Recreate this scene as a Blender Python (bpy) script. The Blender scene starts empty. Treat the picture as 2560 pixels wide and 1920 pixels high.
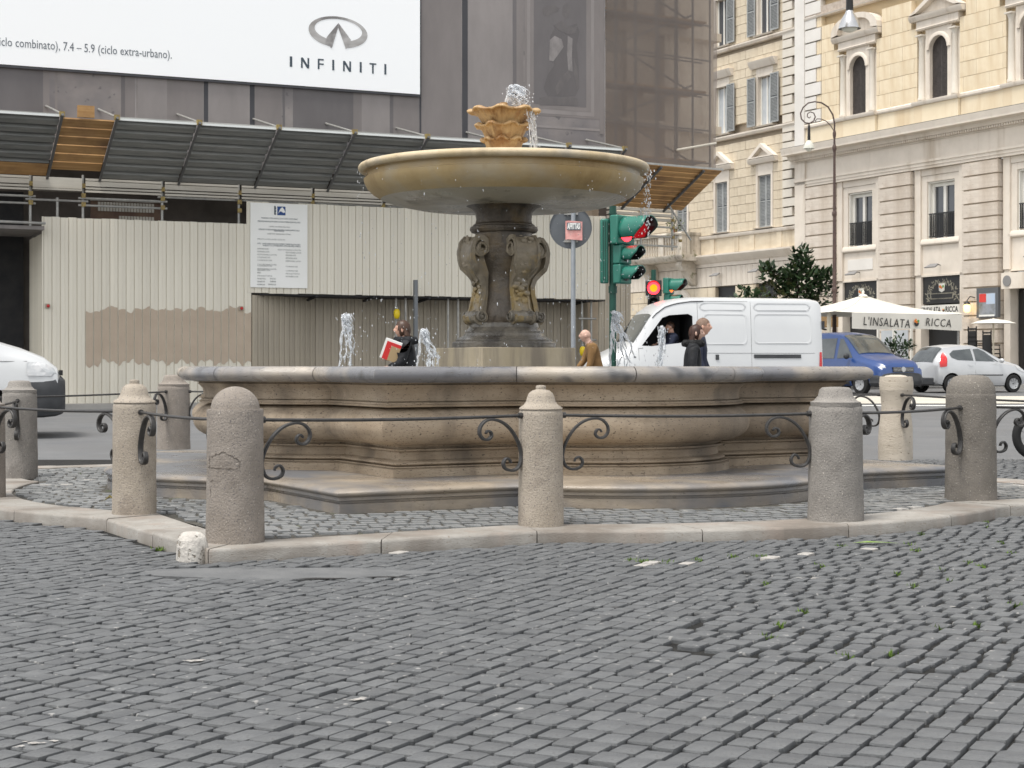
import bpy, bmesh, math, random
from math import sin, cos, pi, sqrt, atan2, radians
from mathutils import Vector, Matrix, noise as mnoise
SC = bpy.context.scene
COL = SC.collection
# ------------------------------------------------------------------ camera
F, CX, HY, EYE = 4140.0, 1280.0, 915.0, 1.125
cam_d = bpy.data.cameras.new('camera'); cam = bpy.data.objects.new('camera', cam_d); COL.objects.link(cam)
cam.location = (0, 0, EYE); cam.rotation_euler = (radians(90), 0, 0)
cam_d.sensor_width = 36; cam_d.lens = 36 * F / 2560; cam_d.shift_y = -45 / 2560
cam_d.clip_start = .1; cam_d.clip_end = 1500
cam_d.dof.use_dof = True; cam_d.dof.focus_distance = 8.5; cam_d.dof.aperture_fstop = 18
SC.camera = cam
# ------------------------------------------------------------------ sky, sun
W = bpy.data.worlds.new('World'); SC.world = W; W.use_nodes = True
nt = W.node_tree; nt.nodes.clear()
o_ = nt.nodes.new('ShaderNodeOutputWorld'); b_ = nt.nodes.new('ShaderNodeBackground')
s_ = nt.nodes.new('ShaderNodeTexSky'); s_.sky_type = 'NISHITA'; s_.sun_disc = False
SUN_E, SUN_R = radians(69), radians(222)
s_.sun_elevation = SUN_E; s_.sun_rotation = SUN_R; s_.dust_density = 1.2; s_.air_density = 1.0
h_ = nt.nodes.new('ShaderNodeHueSaturation'); h_.inputs['Saturation'].default_value = .12   # overcast: grey-white sky
nt.links.new(s_.outputs[0], h_.inputs['Color']); nt.links.new(h_.outputs[0], b_.inputs[0])
b_.inputs[1].default_value = .12; nt.links.new(b_.outputs[0], o_.inputs[0])
sd = bpy.data.lights.new('sun', 'SUN'); sd.energy = 1.5; sd.angle = radians(18); sd.color = (1, .96, .9)
sun = bpy.data.objects.new('sun', sd); COL.objects.link(sun)
# direction to the sun: sky rotation measured from +Y clockwise
sv = Vector((sin(SUN_R) * cos(SUN_E), cos(SUN_R) * cos(SUN_E), sin(SUN_E)))
sun.rotation_euler = sv.to_track_quat('Z', 'Y').to_euler()
SC.view_settings.view_transform = 'Standard'; SC.view_settings.look = 'None'
SC.view_settings.exposure = 1.2; SC.view_settings.gamma = 1
R = random.Random(7)
# ------------------------------------------------------------------ helpers
def tag(o, label=None, cat=None, group=None, kind=None):
    for k, v in (('label', label), ('category', cat), ('group', group), ('kind', kind)):
        if v: o[k] = v
    return o
def empty(name, loc=(0, 0, 0), rz=0, label=None, cat=None, group=None, kind=None, parent=None):
    o = bpy.data.objects.new(name, None); COL.objects.link(o); o.location = loc; o.rotation_euler = (0, 0, rz)
    o.empty_display_size = .1
    if parent: o.parent = parent
    return tag(o, label, cat, group, kind)
def link(name, me, parent=None, loc=None, rot=None, scale=None):
    o = bpy.data.objects.new(name, me); COL.objects.link(o)
    if parent: o.parent = parent
    if loc: o.location = loc
    if rot: o.rotation_euler = rot
    if scale: o.scale = scale
    return o
def shade(me, ang=40):
    if ang is None: return
    me.polygons.foreach_set('use_smooth', [True] * len(me.polygons))
    if ang < 180: me.set_sharp_from_angle(angle=radians(ang))
def weld(me, d=.0008):
    bm = bmesh.new(); bm.from_mesh(me); bmesh.ops.remove_doubles(bm, verts=bm.verts[:], dist=d); bmesh.ops.recalc_face_normals(bm, faces=bm.faces[:]); bm.to_mesh(me); bm.free(); shade(me, 180); return me
class MB:
    def __init__(s): s.v = []; s.f = []; s.m = []; s.mi = 0
    def add(s, v, f):
        n = len(s.v); s.v += [tuple(p) for p in v]
        for q in f: s.f.append(tuple(n + i for i in q)); s.m.append(s.mi)
    def box(s, x0, x1, y0, y1, z0, z1):
        s.add([(x0,y0,z0),(x1,y0,z0),(x1,y1,z0),(x0,y1,z0),(x0,y0,z1),(x1,y0,z1),(x1,y1,z1),(x0,y1,z1)],
              [(0,3,2,1),(4,5,6,7),(0,1,5,4),(1,2,6,5),(2,3,7,6),(3,0,4,7)])
    def tube(s, pts, r, n=8, cap=True):
        pts = [Vector(p) for p in pts]; m = len(pts); rr = r if isinstance(r, (list, tuple)) else [r] * m
        up = None; vs = []
        for i, p in enumerate(pts):
            t = (pts[min(i+1, m-1)] - pts[max(i-1, 0)])
            if t.length < 1e-9: t = Vector((0, 0, 1))
            t.normalize()
            if up is None:
                up = Vector((0, 0, 1)) if abs(t.z) < .9 else Vector((1, 0, 0))
            a = t.cross(up)
            if a.length < 1e-6: a = t.orthogonal()
            a.normalize(); b = a.cross(t).normalized(); up = b
            for k in range(n):
                q = 2 * pi * k / n; vs.append(p + (a * cos(q) + b * sin(q)) * rr[i])
        fs = [(i*n+k, i*n+(k+1) % n, (i+1)*n+(k+1) % n, (i+1)*n+k) for i in range(m-1) for k in range(n)]
        if cap: fs += [tuple(range(n))[::-1], tuple(range((m-1)*n, m*n))]
        s.add(vs, fs)
    def lathe(s, prof, n=32, c=(0, 0), caps=True, wob=None):
        vs = []
        for i, (r, z) in enumerate(prof):
            for k in range(n):
                a = 2*pi*k/n; q = r * (1 + (wob(a, z) if wob else 0)); vs.append((c[0]+q*cos(a), c[1]+q*sin(a), z))
        m = len(prof); fs = [(i*n+k, i*n+(k+1) % n, (i+1)*n+(k+1) % n, (i+1)*n+k) for i in range(m-1) for k in range(n)]
        if caps: fs += [tuple(range(n))[::-1], tuple(range((m-1)*n, m*n))]
        s.add(vs, fs)
    def prism(s, poly, d0, d1, f):
        """poly: list of 2-D points, f(a,b,d)->xyz"""
        n = len(poly); vs = [f(a, b, d0) for a, b in poly] + [f(a, b, d1) for a, b in poly]
        s.add(vs, [tuple(range(n)), tuple(range(n, 2*n))[::-1]] + [(k, k+n, (k+1) % n + n, (k+1) % n) for k in range(n)])
    def grid(s, P):
        r, c = len(P), len(P[0]); s.add([p for row in P for p in row],
            [(i*c+j, i*c+j+1, (i+1)*c+j+1, (i+1)*c+j) for i in range(r-1) for j in range(c-1)])
    def ball(s, c, r, u=8, v=5, sc=(1, 1, 1)):
        vs = [(c[0], c[1], c[2]-r*sc[2])]
        for i in range(1, v):
            t = -pi/2 + pi*i/v
            for k in range(u):
                a = 2*pi*k/u; vs.append((c[0]+r*sc[0]*cos(t)*cos(a), c[1]+r*sc[1]*cos(t)*sin(a), c[2]+r*sc[2]*sin(t)))
        vs.append((c[0], c[1], c[2]+r*sc[2])); L = len(vs)-1
        fs = [(0, 1+(k+1) % u, 1+k) for k in range(u)]
        for i in range(v-2): fs += [(1+i*u+k, 1+i*u+(k+1) % u, 1+(i+1)*u+(k+1) % u, 1+(i+1)*u+k) for k in range(u)]
        fs += [(L, 1+(v-2)*u+k, 1+(v-2)*u+(k+1) % u) for k in range(u)]
        s.add(vs, fs)
    def mesh(s, name, mat=None, ang=40, fix=True):
        me = bpy.data.meshes.new(name); me.from_pydata(s.v, [], s.f)
        for m in (mat if isinstance(mat, (list, tuple)) else [mat]):
            if m: me.materials.append(m)
        if any(s.m): me.polygons.foreach_set('material_index', s.m)
        if fix:
            bm = bmesh.new(); bm.from_mesh(me); bmesh.ops.recalc_face_normals(bm, faces=bm.faces); bm.to_mesh(me); bm.free()
        shade(me, ang); me.update(); return me
    def build(s, name, mat=None, parent=None, ang=40, fix=True, **k):
        return link(name, s.mesh(name, mat, ang, fix), parent, **k)
def bevel(o, w=.01, seg=2):
    m = o.modifiers.new('bevel', 'BEVEL'); m.width = w; m.segments = seg; m.limit_method = 'ANGLE'; m.angle_limit = radians(40)
    m.harden_normals = False
    return o
def text(name, body, size, mat, parent, loc, rot=(pi/2, 0, 0), ext=.002, align='LEFT', space=1.0, off=0.0, shear=0.0, sx=1):
    c = bpy.data.curves.new(name, 'FONT'); c.body = body; c.size = size; c.extrude = ext; c.align_x = align
    c.space_character = space; c.offset = off; c.shear = shear; c.resolution_u = 2
    t = bpy.data.objects.new('t', c); COL.objects.link(t)
    me = bpy.data.meshes.new_from_object(t.evaluated_get(bpy.context.evaluated_depsgraph_get())); bpy.data.objects.remove(t); bpy.data.curves.remove(c)
    me.name = name; me.materials.clear(); me.materials.append(mat); o = link(name, me, parent, loc, rot); o.scale = (sx, 1, 1); return o
def dup(o, loc=None, rz=None, parent=None):
    c = o.copy(); COL.objects.link(c)
    if parent: c.parent = parent
    if loc: c.location = loc
    if rz is not None: c.rotation_euler = (0, 0, rz)
    for ch in list(o.children):
        dup(ch, parent=c)
    return c
def relabel(o, label): o['label'] = label; return o
# ------------------------------------------------------------------ materials
def mat(name, c1, c2=None, scale=4, rough=.75, bump=.0, bscale=40, st=(1, 1, 1), speck=None, pits=0, streak=None, rnd=0, isl=0,
        big=None, spec=.35, metal=0, wet=None, detail=6, coat=0, moss=None):
    m = bpy.data.materials.new(name); m.use_nodes = True; n = m.node_tree.nodes; L = m.node_tree.links
    p = n['Principled BSDF']; p.inputs['Roughness'].default_value = rough; p.inputs['Specular IOR Level'].default_value = spec
    p.inputs['Metallic'].default_value = metal; p.inputs['Coat Weight'].default_value = coat; p.inputs['Coat Roughness'].default_value = .05
    tc = n.new('ShaderNodeTexCoord'); mp = n.new('ShaderNodeMapping'); mp.inputs['Scale'].default_value = st
    L.new(tc.outputs['Object'], mp.inputs[0])
    def noise(sc, det=detail, vec=None, ro=.6):
        q = n.new('ShaderNodeTexNoise'); q.inputs['Scale'].default_value = sc; q.inputs['Detail'].default_value = det
        q.inputs['Roughness'].default_value = ro; L.new(vec or mp.outputs[0], q.inputs['Vector']); return q.outputs[0]
    def ramp(src, a, b):
        q = n.new('ShaderNodeMapRange'); q.inputs[1].default_value = a; q.inputs[2].default_value = b; L.new(src, q.inputs[0]); return q.outputs[0]
    def mix(f, a, b, mode='MIX'):
        q = n.new('ShaderNodeMix'); q.data_type = 'RGBA'; q.blend_type = mode
        for s, v in ((q.inputs[0], f), (q.inputs[6], a), (q.inputs[7], b)):
            if hasattr(v, 'type'): L.new(v, s)
            elif isinstance(v, (int, float)): s.default_value = v
            else: s.default_value = (*v, 1)
        return q.outputs[2]
    col = mix(ramp(noise(scale), .36, .64), c1, c2) if c2 else mix(0.0, c1, c1)
    if big: col = mix(ramp(noise(big[1], 4, tc.outputs['Object']), big[2], big[3]), col, big[0])
    if streak:   # vertical run-off stains
        m2 = n.new('ShaderNodeMapping'); m2.inputs['Scale'].default_value = (streak[1], streak[1], streak[1]*.12); L.new(tc.outputs['Object'], m2.inputs[0])
        col = mix(ramp(noise(1, 5, m2.outputs[0]), streak[2], streak[3]), col, streak[0])
    if moss: col = mix(ramp(noise(moss[1], 6, tc.outputs['Object']), moss[2], moss[3]), col, moss[0])
    if speck:
        for sc, sp, a, b in speck: col = mix(ramp(noise(sp, 2, tc.outputs['Object']), a, b), col, sc)
    h = None
    if pits:
        pt = ramp(noise(pits[0], 3, None, .5), pits[1], pits[1] + .05); col = mix(pt, col, pits[2]); h = pt
    if rnd:
        oi = n.new('ShaderNodeObjectInfo'); hv = n.new('ShaderNodeHueSaturation'); L.new(col, hv.inputs['Color'])
        q = n.new('ShaderNodeMapRange'); q.inputs[3].default_value = 1-rnd; q.inputs[4].default_value = 1+rnd; L.new(oi.outputs['Random'], q.inputs[0]); L.new(q.outputs[0], hv.inputs['Value']); col = hv.outputs[0]
    if isl:
        g = n.new('ShaderNodeNewGeometry'); hv = n.new('ShaderNodeHueSaturation'); L.new(col, hv.inputs['Color'])
        q = n.new('ShaderNodeMapRange'); q.inputs[3].default_value = 1-isl; q.inputs[4].default_value = 1+isl; L.new(g.outputs['Random Per Island'], q.inputs[0]); L.new(q.outputs[0], hv.inputs['Value']); col = hv.outputs[0]
    L.new(col, p.inputs['Base Color'])
    if wet:   # wet film: smooth patches
        L.new(_mr(n, L, noise(wet[0], 4, tc.outputs['Object']), wet[1], wet[2], rough, wet[3]), p.inputs['Roughness'])
    if bump:
        b = n.new('ShaderNodeBump'); b.inputs['Strength'].default_value = bump; b.inputs['Distance'].default_value = .02
        hh = noise(bscale, 5)
        if h is not None:
            q = n.new('ShaderNodeMath'); q.operation = 'SUBTRACT'; L.new(hh, q.inputs[0]); L.new(h, q.inputs[1]); hh = q.outputs[0]
        L.new(hh, b.inputs['Height']); L.new(b.outputs[0], p.inputs['Normal'])
    return m
def _mr(n, L, src, a, b, c, d):
    q = n.new('ShaderNodeMapRange')
    for i, v in ((1, a), (2, b), (3, c), (4, d)): q.inputs[i].default_value = v
    L.new(src, q.inputs[0]); return q.outputs[0]
def emis(name, c, s):
    m = bpy.data.materials.new(name); m.use_nodes = True; p = m.node_tree.nodes['Principled BSDF']
    p.inputs['Base Color'].default_value = (*c, 1); p.inputs['Emission Color'].default_value = (*c, 1); p.inputs['Emission Strength'].default_value = s; return m
def glass(name, c=(.02, .025, .03), rough=.04):
    return mat(name, c, rough=rough, spec=.6, coat=.3)
M = {}
M['basalt'] = mat('basalt_cobble', (.078, .081, .084), (.108, .111, .112), 9, .6, .3, 60, isl=.13, rnd=.10, speck=[((.24, .235, .225), 24, .66, .71), ((.055, .055, .055), 13, .64, .72)], spec=.45)
M['basalt_wet'] = mat('basalt_wet', (.13, .135, .137), (.215, .216, .21), 7, .34, .3, 50, isl=.28, speck=[((.4, .38, .34), 14, .7, .74)], spec=.5)  # wet setts; the paler colour carries part of their white reflection
M['white_stone'] = mat('white_stone', (.42, .40, .37), (.28, .265, .245), 30, .8, .2, 50)
M['mortar'] = mat('dark_mortar', (.009, .0088, .008), (.022, .021, .019), 18, .95, .5, 50, moss=((.05, .075, .02), 2.2, .66, .72))
M['mortar2'] = mat('pale_mortar', (.05, .047, .04), (.10, .092, .078), 14, .9, .5, 50, moss=((.07, .10, .03), 3, .62, .7))
M['asphalt'] = mat('asphalt', (.125, .128, .132), (.155, .156, .157), 1.2, .7, .25, 90, big=((.13, .13, .13), .25, .45, .6))
M['patch'] = mat('asphalt_patch', (.115, .118, .12), (.15, .152, .152), 5, .75, .4, 70)
M['kerb'] = mat('kerb_travertine', (.255, .238, .212), (.335, .317, .288), 5, .7, .25, 60, (1, 1, 2.2), pits=(34, .63, (.22, .19, .16)), rnd=.07, big=((.19, .165, .14), 1.3, .46, .64), streak=((.27, .225, .19), 2.5, .52, .7), speck=[((.2, .17, .14), 60, .70, .74)])
M['trav'] = mat('basin_travertine', (.335, .26, .18), (.44, .355, .26), 2.4, .66, .4, 45, (1, 1, 3.2), pits=(44, .62, (.13, .10, .075)), streak=((.12, .098, .075), 1.7, .49, .70), big=((.17, .135, .10), .55, .49, .66), speck=[((.075, .06, .045), 38, .68, .72)])
M['rim'] = mat('wet_rim', (.33, .285, .23), (.43, .375, .305), 3, .5, .3, 45, (1, 1, 5), pits=(24, .65, (.10, .085, .07)), big=((.17, .17, .178), .75, .42, .56), wet=(.9, .42, .56, .2), spec=.55, speck=[((.10, .10, .10), 3, .58, .68)])  # wet stone; grey patches paint its sky sheen into the colour
M['step'] = mat('wet_step', (.235, .195, .15), (.33, .275, .21), 3, .45, .25, 45, (1, 1, 4), big=((.135, .137, .145), .8, .40, .56), wet=(1.3, .42, .58, .22), spec=.5, pits=(30, .67, (.1, .08, .06)), moss=((.07, .075, .03), 3.5, .66, .74))  # moss and wet film; grey-blue patches paint the wet sheen
M['block'] = mat('pedestal_travertine', (.40, .33, .22), (.46, .39, .28), 2, .6, .2, 40, (1, 1, .4), streak=((.24, .20, .15), 6, .45, .65), spec=.4)
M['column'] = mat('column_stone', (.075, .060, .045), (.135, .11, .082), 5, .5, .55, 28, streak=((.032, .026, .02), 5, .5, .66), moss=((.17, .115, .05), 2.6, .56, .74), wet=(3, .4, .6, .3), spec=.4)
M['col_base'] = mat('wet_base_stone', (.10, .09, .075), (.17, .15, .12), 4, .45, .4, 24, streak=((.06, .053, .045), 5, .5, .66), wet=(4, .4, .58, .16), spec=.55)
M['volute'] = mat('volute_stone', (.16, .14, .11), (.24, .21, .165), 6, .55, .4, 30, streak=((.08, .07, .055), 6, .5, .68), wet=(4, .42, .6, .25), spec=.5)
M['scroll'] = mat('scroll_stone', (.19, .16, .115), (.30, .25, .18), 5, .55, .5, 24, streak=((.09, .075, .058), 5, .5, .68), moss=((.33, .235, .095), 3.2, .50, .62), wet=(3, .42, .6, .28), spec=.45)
M['bowl'] = mat('bowl_stone', (.34, .235, .10), (.43, .32, .165), 1.8, .55, .18, 30, (1, 1, .5), big=((.38, .345, .275), .85, .47, .64), streak=((.27, .18, .075), 3, .56, .74), spec=.4)
M['bowl_lip'] = mat('bowl_lip_stone', (.47, .37, .22), (.58, .48, .33), 3, .55, .2, 40, spec=.4, streak=((.30, .235, .15), 3, .52, .7), big=((.38, .33, .25), 1.5, .5, .66))
M['bowl_under'] = mat('bowl_underside', (.40, .36, .28), (.48, .42, .32), 1.6, .45, .25, 18, streak=((.13, .12, .09), 3, .56, .72), moss=((.20, .155, .07), 1.6, .58, .72), wet=(2, .4, .6, .25), spec=.5)
M['slot'] = mat('drilled_slot', (.045, .025, .012), rough=.9)
M['leafcup'] = mat('acanthus_stone', (.38, .235, .10), (.49, .335, .165), 6, .45, .2, 30, big=((.27, .135, .045), 5, .5, .66), streak=((.20, .10, .035), 9, .55, .68), spec=.5)
def bollard_mat(name, a, b):
    return mat(name, a, b, 3, .85, .45, 80, speck=[((.13, .12, .12), 120, .60, .66), ((.50, .46, .40), 95, .66, .72)], big=((a[0]*.62, a[1]*.6, a[2]*.6), 2.2, .52, .72))
M['granite_warm'] = bollard_mat('granite_warm', (.32, .275, .22), (.39, .34, .28))
M['granite_grey'] = bollard_mat('granite_grey', (.215, .20, .18), (.285, .265, .24))
M['granite_dark'] = bollard_mat('granite_dark', (.15, .135, .115), (.205, .185, .16))
M['granite_brown'] = bollard_mat('granite_brown', (.225, .195, .165), (.295, .26, .225))
M['trav_pale'] = mat('pale_travertine', (.44, .385, .31), (.52, .46, .38), 3, .8, .4, 30, (1, 1, 3), pits=(18, .66, (.2, .16, .12)))
M['iron'] = mat('wrought_iron', (.025, .024, .023), (.045, .042, .04), 20, .5, .2, 50, spec=.5)
M['moss'] = mat('moss', (.075, .13, .02), (.12, .19, .03), 30, .9, .6, 60)
M['leaf_green'] = mat('green_leaf', (.16, .26, .05), (.22, .32, .08), 20, .6)
M['leaf_dry'] = mat('dry_leaf', (.18, .14, .03), (.10, .08, .03), 20, .8)
def water_mat():
    m = bpy.data.materials.new('splashing_water'); m.use_nodes = True; n = m.node_tree.nodes; L = m.node_tree.links
    p = n['Principled BSDF']; p.inputs['Base Color'].default_value = (.97, .98, 1, 1); p.inputs['Roughness'].default_value = .04
    p.inputs['Transmission Weight'].default_value = .92; p.inputs['IOR'].default_value = 1.2
    d = n.new('ShaderNodeBsdfDiffuse'); d.inputs[0].default_value = (.93, .95, .97, 1)
    t = n.new('ShaderNodeBsdfTranslucent'); t.inputs[0].default_value = (.93, .95, .97, 1)
    a = n.new('ShaderNodeMixShader'); a.inputs[0].default_value = .55; L.new(d.outputs[0], a.inputs[1]); L.new(t.outputs[0], a.inputs[2])
    tc = n.new('ShaderNodeTexCoord'); q = n.new('ShaderNodeTexNoise'); q.inputs['Scale'].default_value = 26; L.new(tc.outputs['Object'], q.inputs['Vector'])
    x = n.new('ShaderNodeMixShader'); L.new(_mr(n, L, q.outputs[0], .36, .58, .12, .72), x.inputs[0]); L.new(p.outputs[0], x.inputs[1]); L.new(a.outputs[0], x.inputs[2])
    L.new(x.outputs[0], n['Material Output'].inputs['Surface']); return m
M['water'] = water_mat()
M['pool'] = mat('basin_water', (.05, .06, .055), rough=.06, bump=.35, bscale=9, spec=.6)
# ------------------------------------------------------------------ ground
def gz(y): return 0 if y < 20 else (min(y, 60) - 20) * .01
def road():
    b = MB(); ys = [-30, 0, 20, 30, 40, 50, 60, 400]
    b.grid([[(x, y, gz(y) - .05 if y <= 20 else gz(y)) for x in (-300, -40, -15, 0, 15, 40, 300)] for y in ys]); return b
TH, CXF, CZF = .503, -.075, 15.25
def fl(x, y):           # fountain-local plan -> world
    return (CXF + x*cos(TH) - y*sin(TH), CZF + x*sin(TH) + y*cos(TH))
def quat(A, c, r, n=14):
    """barbed quatrefoil: square of half-side A, a round lobe (radius r, meeting the side at +-c) on each side; starts at the corner facing the viewer"""
    h = sqrt(max(r*r - c*c, 0)); out = []
    for k in range(4):
        a = k*pi/2; seg = [(-A, -A)] + [(-A + (A-c)*t/3, -A) for t in (1, 2)]
        ph = math.asin(min(1, c/r))
        for i in range(n+1):
            t = -ph + 2*ph*i/n; seg.append((r*sin(t), -A - (r*cos(t) - h)))
        seg += [(c + (A-c)*t/3, -A) for t in (1, 2)]
        out += [(x*cos(a) - y*sin(a), x*sin(a) + y*cos(a)) for x, y in seg]
    return out
def quat_off(A0, c0, d0, t, n=14):
    r0 = (c0*c0 + d0*d0) / (2*d0); yc = A0 - (r0 - d0); r, A = r0 - t, A0 - t
    return quat(A, sqrt(max(r*r - (A-yc)**2, .01)), r, n)
rd = road().build('road', M['asphalt'], ang=None); tag(rd, kind='structure')
# near pavement bed (mortar) just above the road sheet
b = MB(); b.grid([[(x, y, -.018) for x in (-14, 14)] for y in (-4, 20.2)])
pave = b.build('cobbled_pavement', M['mortar'], ang=None); tag(pave, kind='structure')
KA, KC, KD = 4.235, 1.957, .574
kerb_in = [Vector(fl(*p)) for p in quat_off(KA, KC, KD, .45)]
kerb_out = [Vector(fl(*p)) for p in quat_off(KA, KC, KD, 0)]
def inside(p, poly):
    x, y = p; c = False; n = len(poly); j = n-1
    for i in range(n):
        xi, yi = poly[i]; xj, yj = poly[j]
        if (yi > y) != (yj > y) and x < (xj-xi)*(y-yi)/(yj-yi)+xi: c = not c
        j = i
    return c
def pdist(p, poly):
    p = Vector(p); n = len(poly); m = 1e9
    for i in range(n):
        a = Vector(poly[i]); d = Vector(poly[(i+1) % n]) - a; t = max(0, min(1, (p-a).dot(d)/max(d.length_squared, 1e-9))); m = min(m, (p-a-d*t).length)
    return m
def stone(bm_, c, ax, L_, w, z, rr, crown=.0016, tilt=.018, jit=.009, dep=.055, rnd_=.24):
    """one worn sett: rounded rectangle, rounded shoulders"""
    ay = (-ax[1], ax[0]); hl, hw = L_/2, w/2; k = rnd_ * min(hl, hw)
    base = [(-hl, -hw+k), (-hl+k, -hw), (hl-k, -hw), (hl, -hw+k), (hl, hw-k), (hl-k, hw), (-hl+k, hw), (-hl, hw-k)]
    cj = [(rr.uniform(-jit, jit), rr.uniform(-jit, jit)) for _ in range(4)]
    base = [(x + cj[i//2][0], y + cj[i//2][1]) for i, (x, y) in enumerate(base[1:] + base[:1])]
    ta, tb = rr.uniform(-tilt, tilt), rr.uniform(-tilt, tilt)
    vs = []
    for s, dz in ((1.0, -dep), (1, -.007), (.965, -.0005), (.88, crown*.5)):
        for x, y in base:
            x, y = x*s, y*s; vs.append((c[0]+ax[0]*x+ay[0]*y, c[1]+ax[1]*x+ay[1]*y, z+dz+(x*ta+y*tb if dz > -.03 else 0)))
    vs.append((c[0], c[1], z+crown)); n = 8
    fs = [(i*n+q, i*n+(q+1) % n, (i+1)*n+(q+1) % n, (i+1)*n+q) for i in range(3) for q in range(n)] + [(3*n+q, 3*n+(q+1) % n, 4*n) for q in range(n)]
    bm_.append((vs, fs))
def courses(ang, wrow, lst, region, xr, yr, rr, curve=0, zf=lambda x, y: 0, jl=.18, gap=.012, **kw):
    """running-bond courses along direction ang (from +x)"""
    out = []; ax = (cos(ang), sin(ang)); ay = (-ax[1], ax[0])
    cx, cy = (xr[0]+xr[1])/2, (yr[0]+yr[1])/2; half = sqrt((xr[1]-xr[0])**2 + (yr[1]-yr[0])**2)/2
    v = -half; row = 0
    while v < half:
        w = wrow * rr.uniform(.92, 1.08); u = -half + (row % 2)*lst/2 + rr.uniform(-.02, .02)
        while u < half:
            l = lst * rr.uniform(1-jl, 1+jl); um = u + l/2; bend = curve*um*um
            x, y = cx + ax[0]*um + ay[0]*(v+w/2+bend), cy + ax[1]*um + ay[1]*(v+w/2+bend)
            if xr[0] < x < xr[1] and yr[0] < y < yr[1] and region(x, y):
                sl = 2*curve*um; a2 = (ax[0]+ay[0]*sl, ax[1]+ay[1]*sl); q = sqrt(a2[0]**2+a2[1]**2); a2 = (a2[0]/q, a2[1]/q)
                nn = len(out); stone(out, (x, y), a2, l-gap*rr.uniform(.9, 1.9), w-gap*rr.uniform(.6, 1.4), zf(x, y)+rr.uniform(-.0035, .0035), rr, **kw)
                out[nn] = (out[nn], x, y)
            u += l
        v += w; row += 1
    return out
def view(x, y, m=.35): return y > 4.0 and abs(x) < .318*y + m
def fieldB(x, y):
    # right-hand field laid the other way
    nx, ny = x-.606, y-6.6
    return (nx*cos(radians(15)) - ny*sin(radians(15))) > 0 and (nx*sin(radians(29)) + ny*cos(radians(29))) > 0
patch_c = fl(-4.15, -4.55)
def in_patch(x, y):
    dx, dy = x + 1.25, y - 9.03; return (dx/.78)**2 + (dy/.27)**2 < 1 + .3*sin(9*dx) 
rA = random.Random(3)
okA = lambda x, y: view(x, y) and not fieldB(x, y) and not in_patch(x, y) and not inside((x, y), kerb_out) and pdist((x, y), kerb_out) > .055
okB = lambda x, y: view(x, y) and fieldB(x, y) and not inside((x, y), kerb_out) and pdist((x, y), kerb_out) > .055
setts = courses(radians(64), .092, .138, okA, (-5.5, 5), (4, 14.5), rA, curve=.004, gap=.0125, jit=.0065, tilt=.012, jl=.13)
setts += courses(radians(-30), .145, .114, okB, (0, 7.5), (5.5, 20), rA, gap=.021, curve=0, jl=.09, tilt=.012, jit=.006)
setts.sort(key=lambda s: s[2])
near = [s for s in setts if abs(s[1]) < .318*s[2]+.02][:300]; nid = set(id(s) for s in near)
whites = set(min(range(len(setts)), key=lambda i: (setts[i][1]-wx)**2+(setts[i][2]-wy)**2) for wx, wy in [((px-CX)/F*(EYE*F/(ny-HY)), EYE*F/(ny-HY)) for px, ny in ((1912, 1394), (1705, 1409), (2025, 1387), (1640, 1405), (1592, 1412), (2155, 1373), (985, 1377))])
stuff, wht = MB(), MB()
for i, s in enumerate(setts):
    if id(s) in nid:
        q = MB(); q.add([(a-s[1], c-s[2], d) for a, c, d in s[0][0]], s[0][1])
        q.build('cobblestone', M['basalt'], pave, 17, fix=False, loc=(s[1], s[2], 0))
    elif i in whites: wht.add(*s[0])
    else: stuff.add(*s[0])
tag(stuff.build('cobblestones', M['basalt'], pave, 17, fix=False), kind='stuff')
tag(wht.build('white_cobblestones', M['white_stone'], pave, 50, fix=False), kind='stuff')
# moss tufts in the joints of the right-hand field and along the kerb
ms = MB(); rm = random.Random(5)
def tuft(b, x, y, z, r, n=14):
    for _ in range(n):
        a = rm.uniform(0, 2*pi); d = rm.uniform(0, r); px, py = x+d*cos(a), y+d*sin(a); h = rm.uniform(.012, .035)
        q = rm.uniform(0, 2*pi); w = .006
        b.add([(px-w*cos(q), py-w*sin(q), z), (px+w*cos(q), py+w*sin(q), z), (px+rm.uniform(-.02, .02), py+rm.uniform(-.02, .02), z+h)], [(0, 1, 2)])
for _ in range(190):
    s = R.choice(setts)
    if fieldB(s[1], s[2]) and s[1] < 4.2 and s[2] < 12: tuft(ms, s[1]+.06, s[2]+.03, -.012, .04, 14)
for px, ny in ((345*1.157, 1185*1.157), (970, 1365), (985, 1362), (1330, 1340), (1580, 1400), (1610, 1404), (1670, 1406), (1745, 1400), (1830, 1392), (1895, 1392)):
    y = EYE*F/(ny-HY); tuft(ms, (px-CX)/F*y, y, -.012, .05, 40)
tag(ms.build('moss_tufts', M['moss'], ang=None, fix=False), kind='stuff')
# smooth repair patch by the kerb corner
b = MB(); pts = []
for k in range(40):
    a = 2*pi*k/40; q = 1 + .10*sin(3*a) + .06*sin(7*a+1); pts.append((-1.25+.8*q*cos(a), 9.03+.26*q*sin(a)))
b.prism(pts, -.02, -.002, lambda x, y, d: (x, y, d)); tag(b.build('repair_patch', M['patch'], ang=30), kind='structure')
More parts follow.
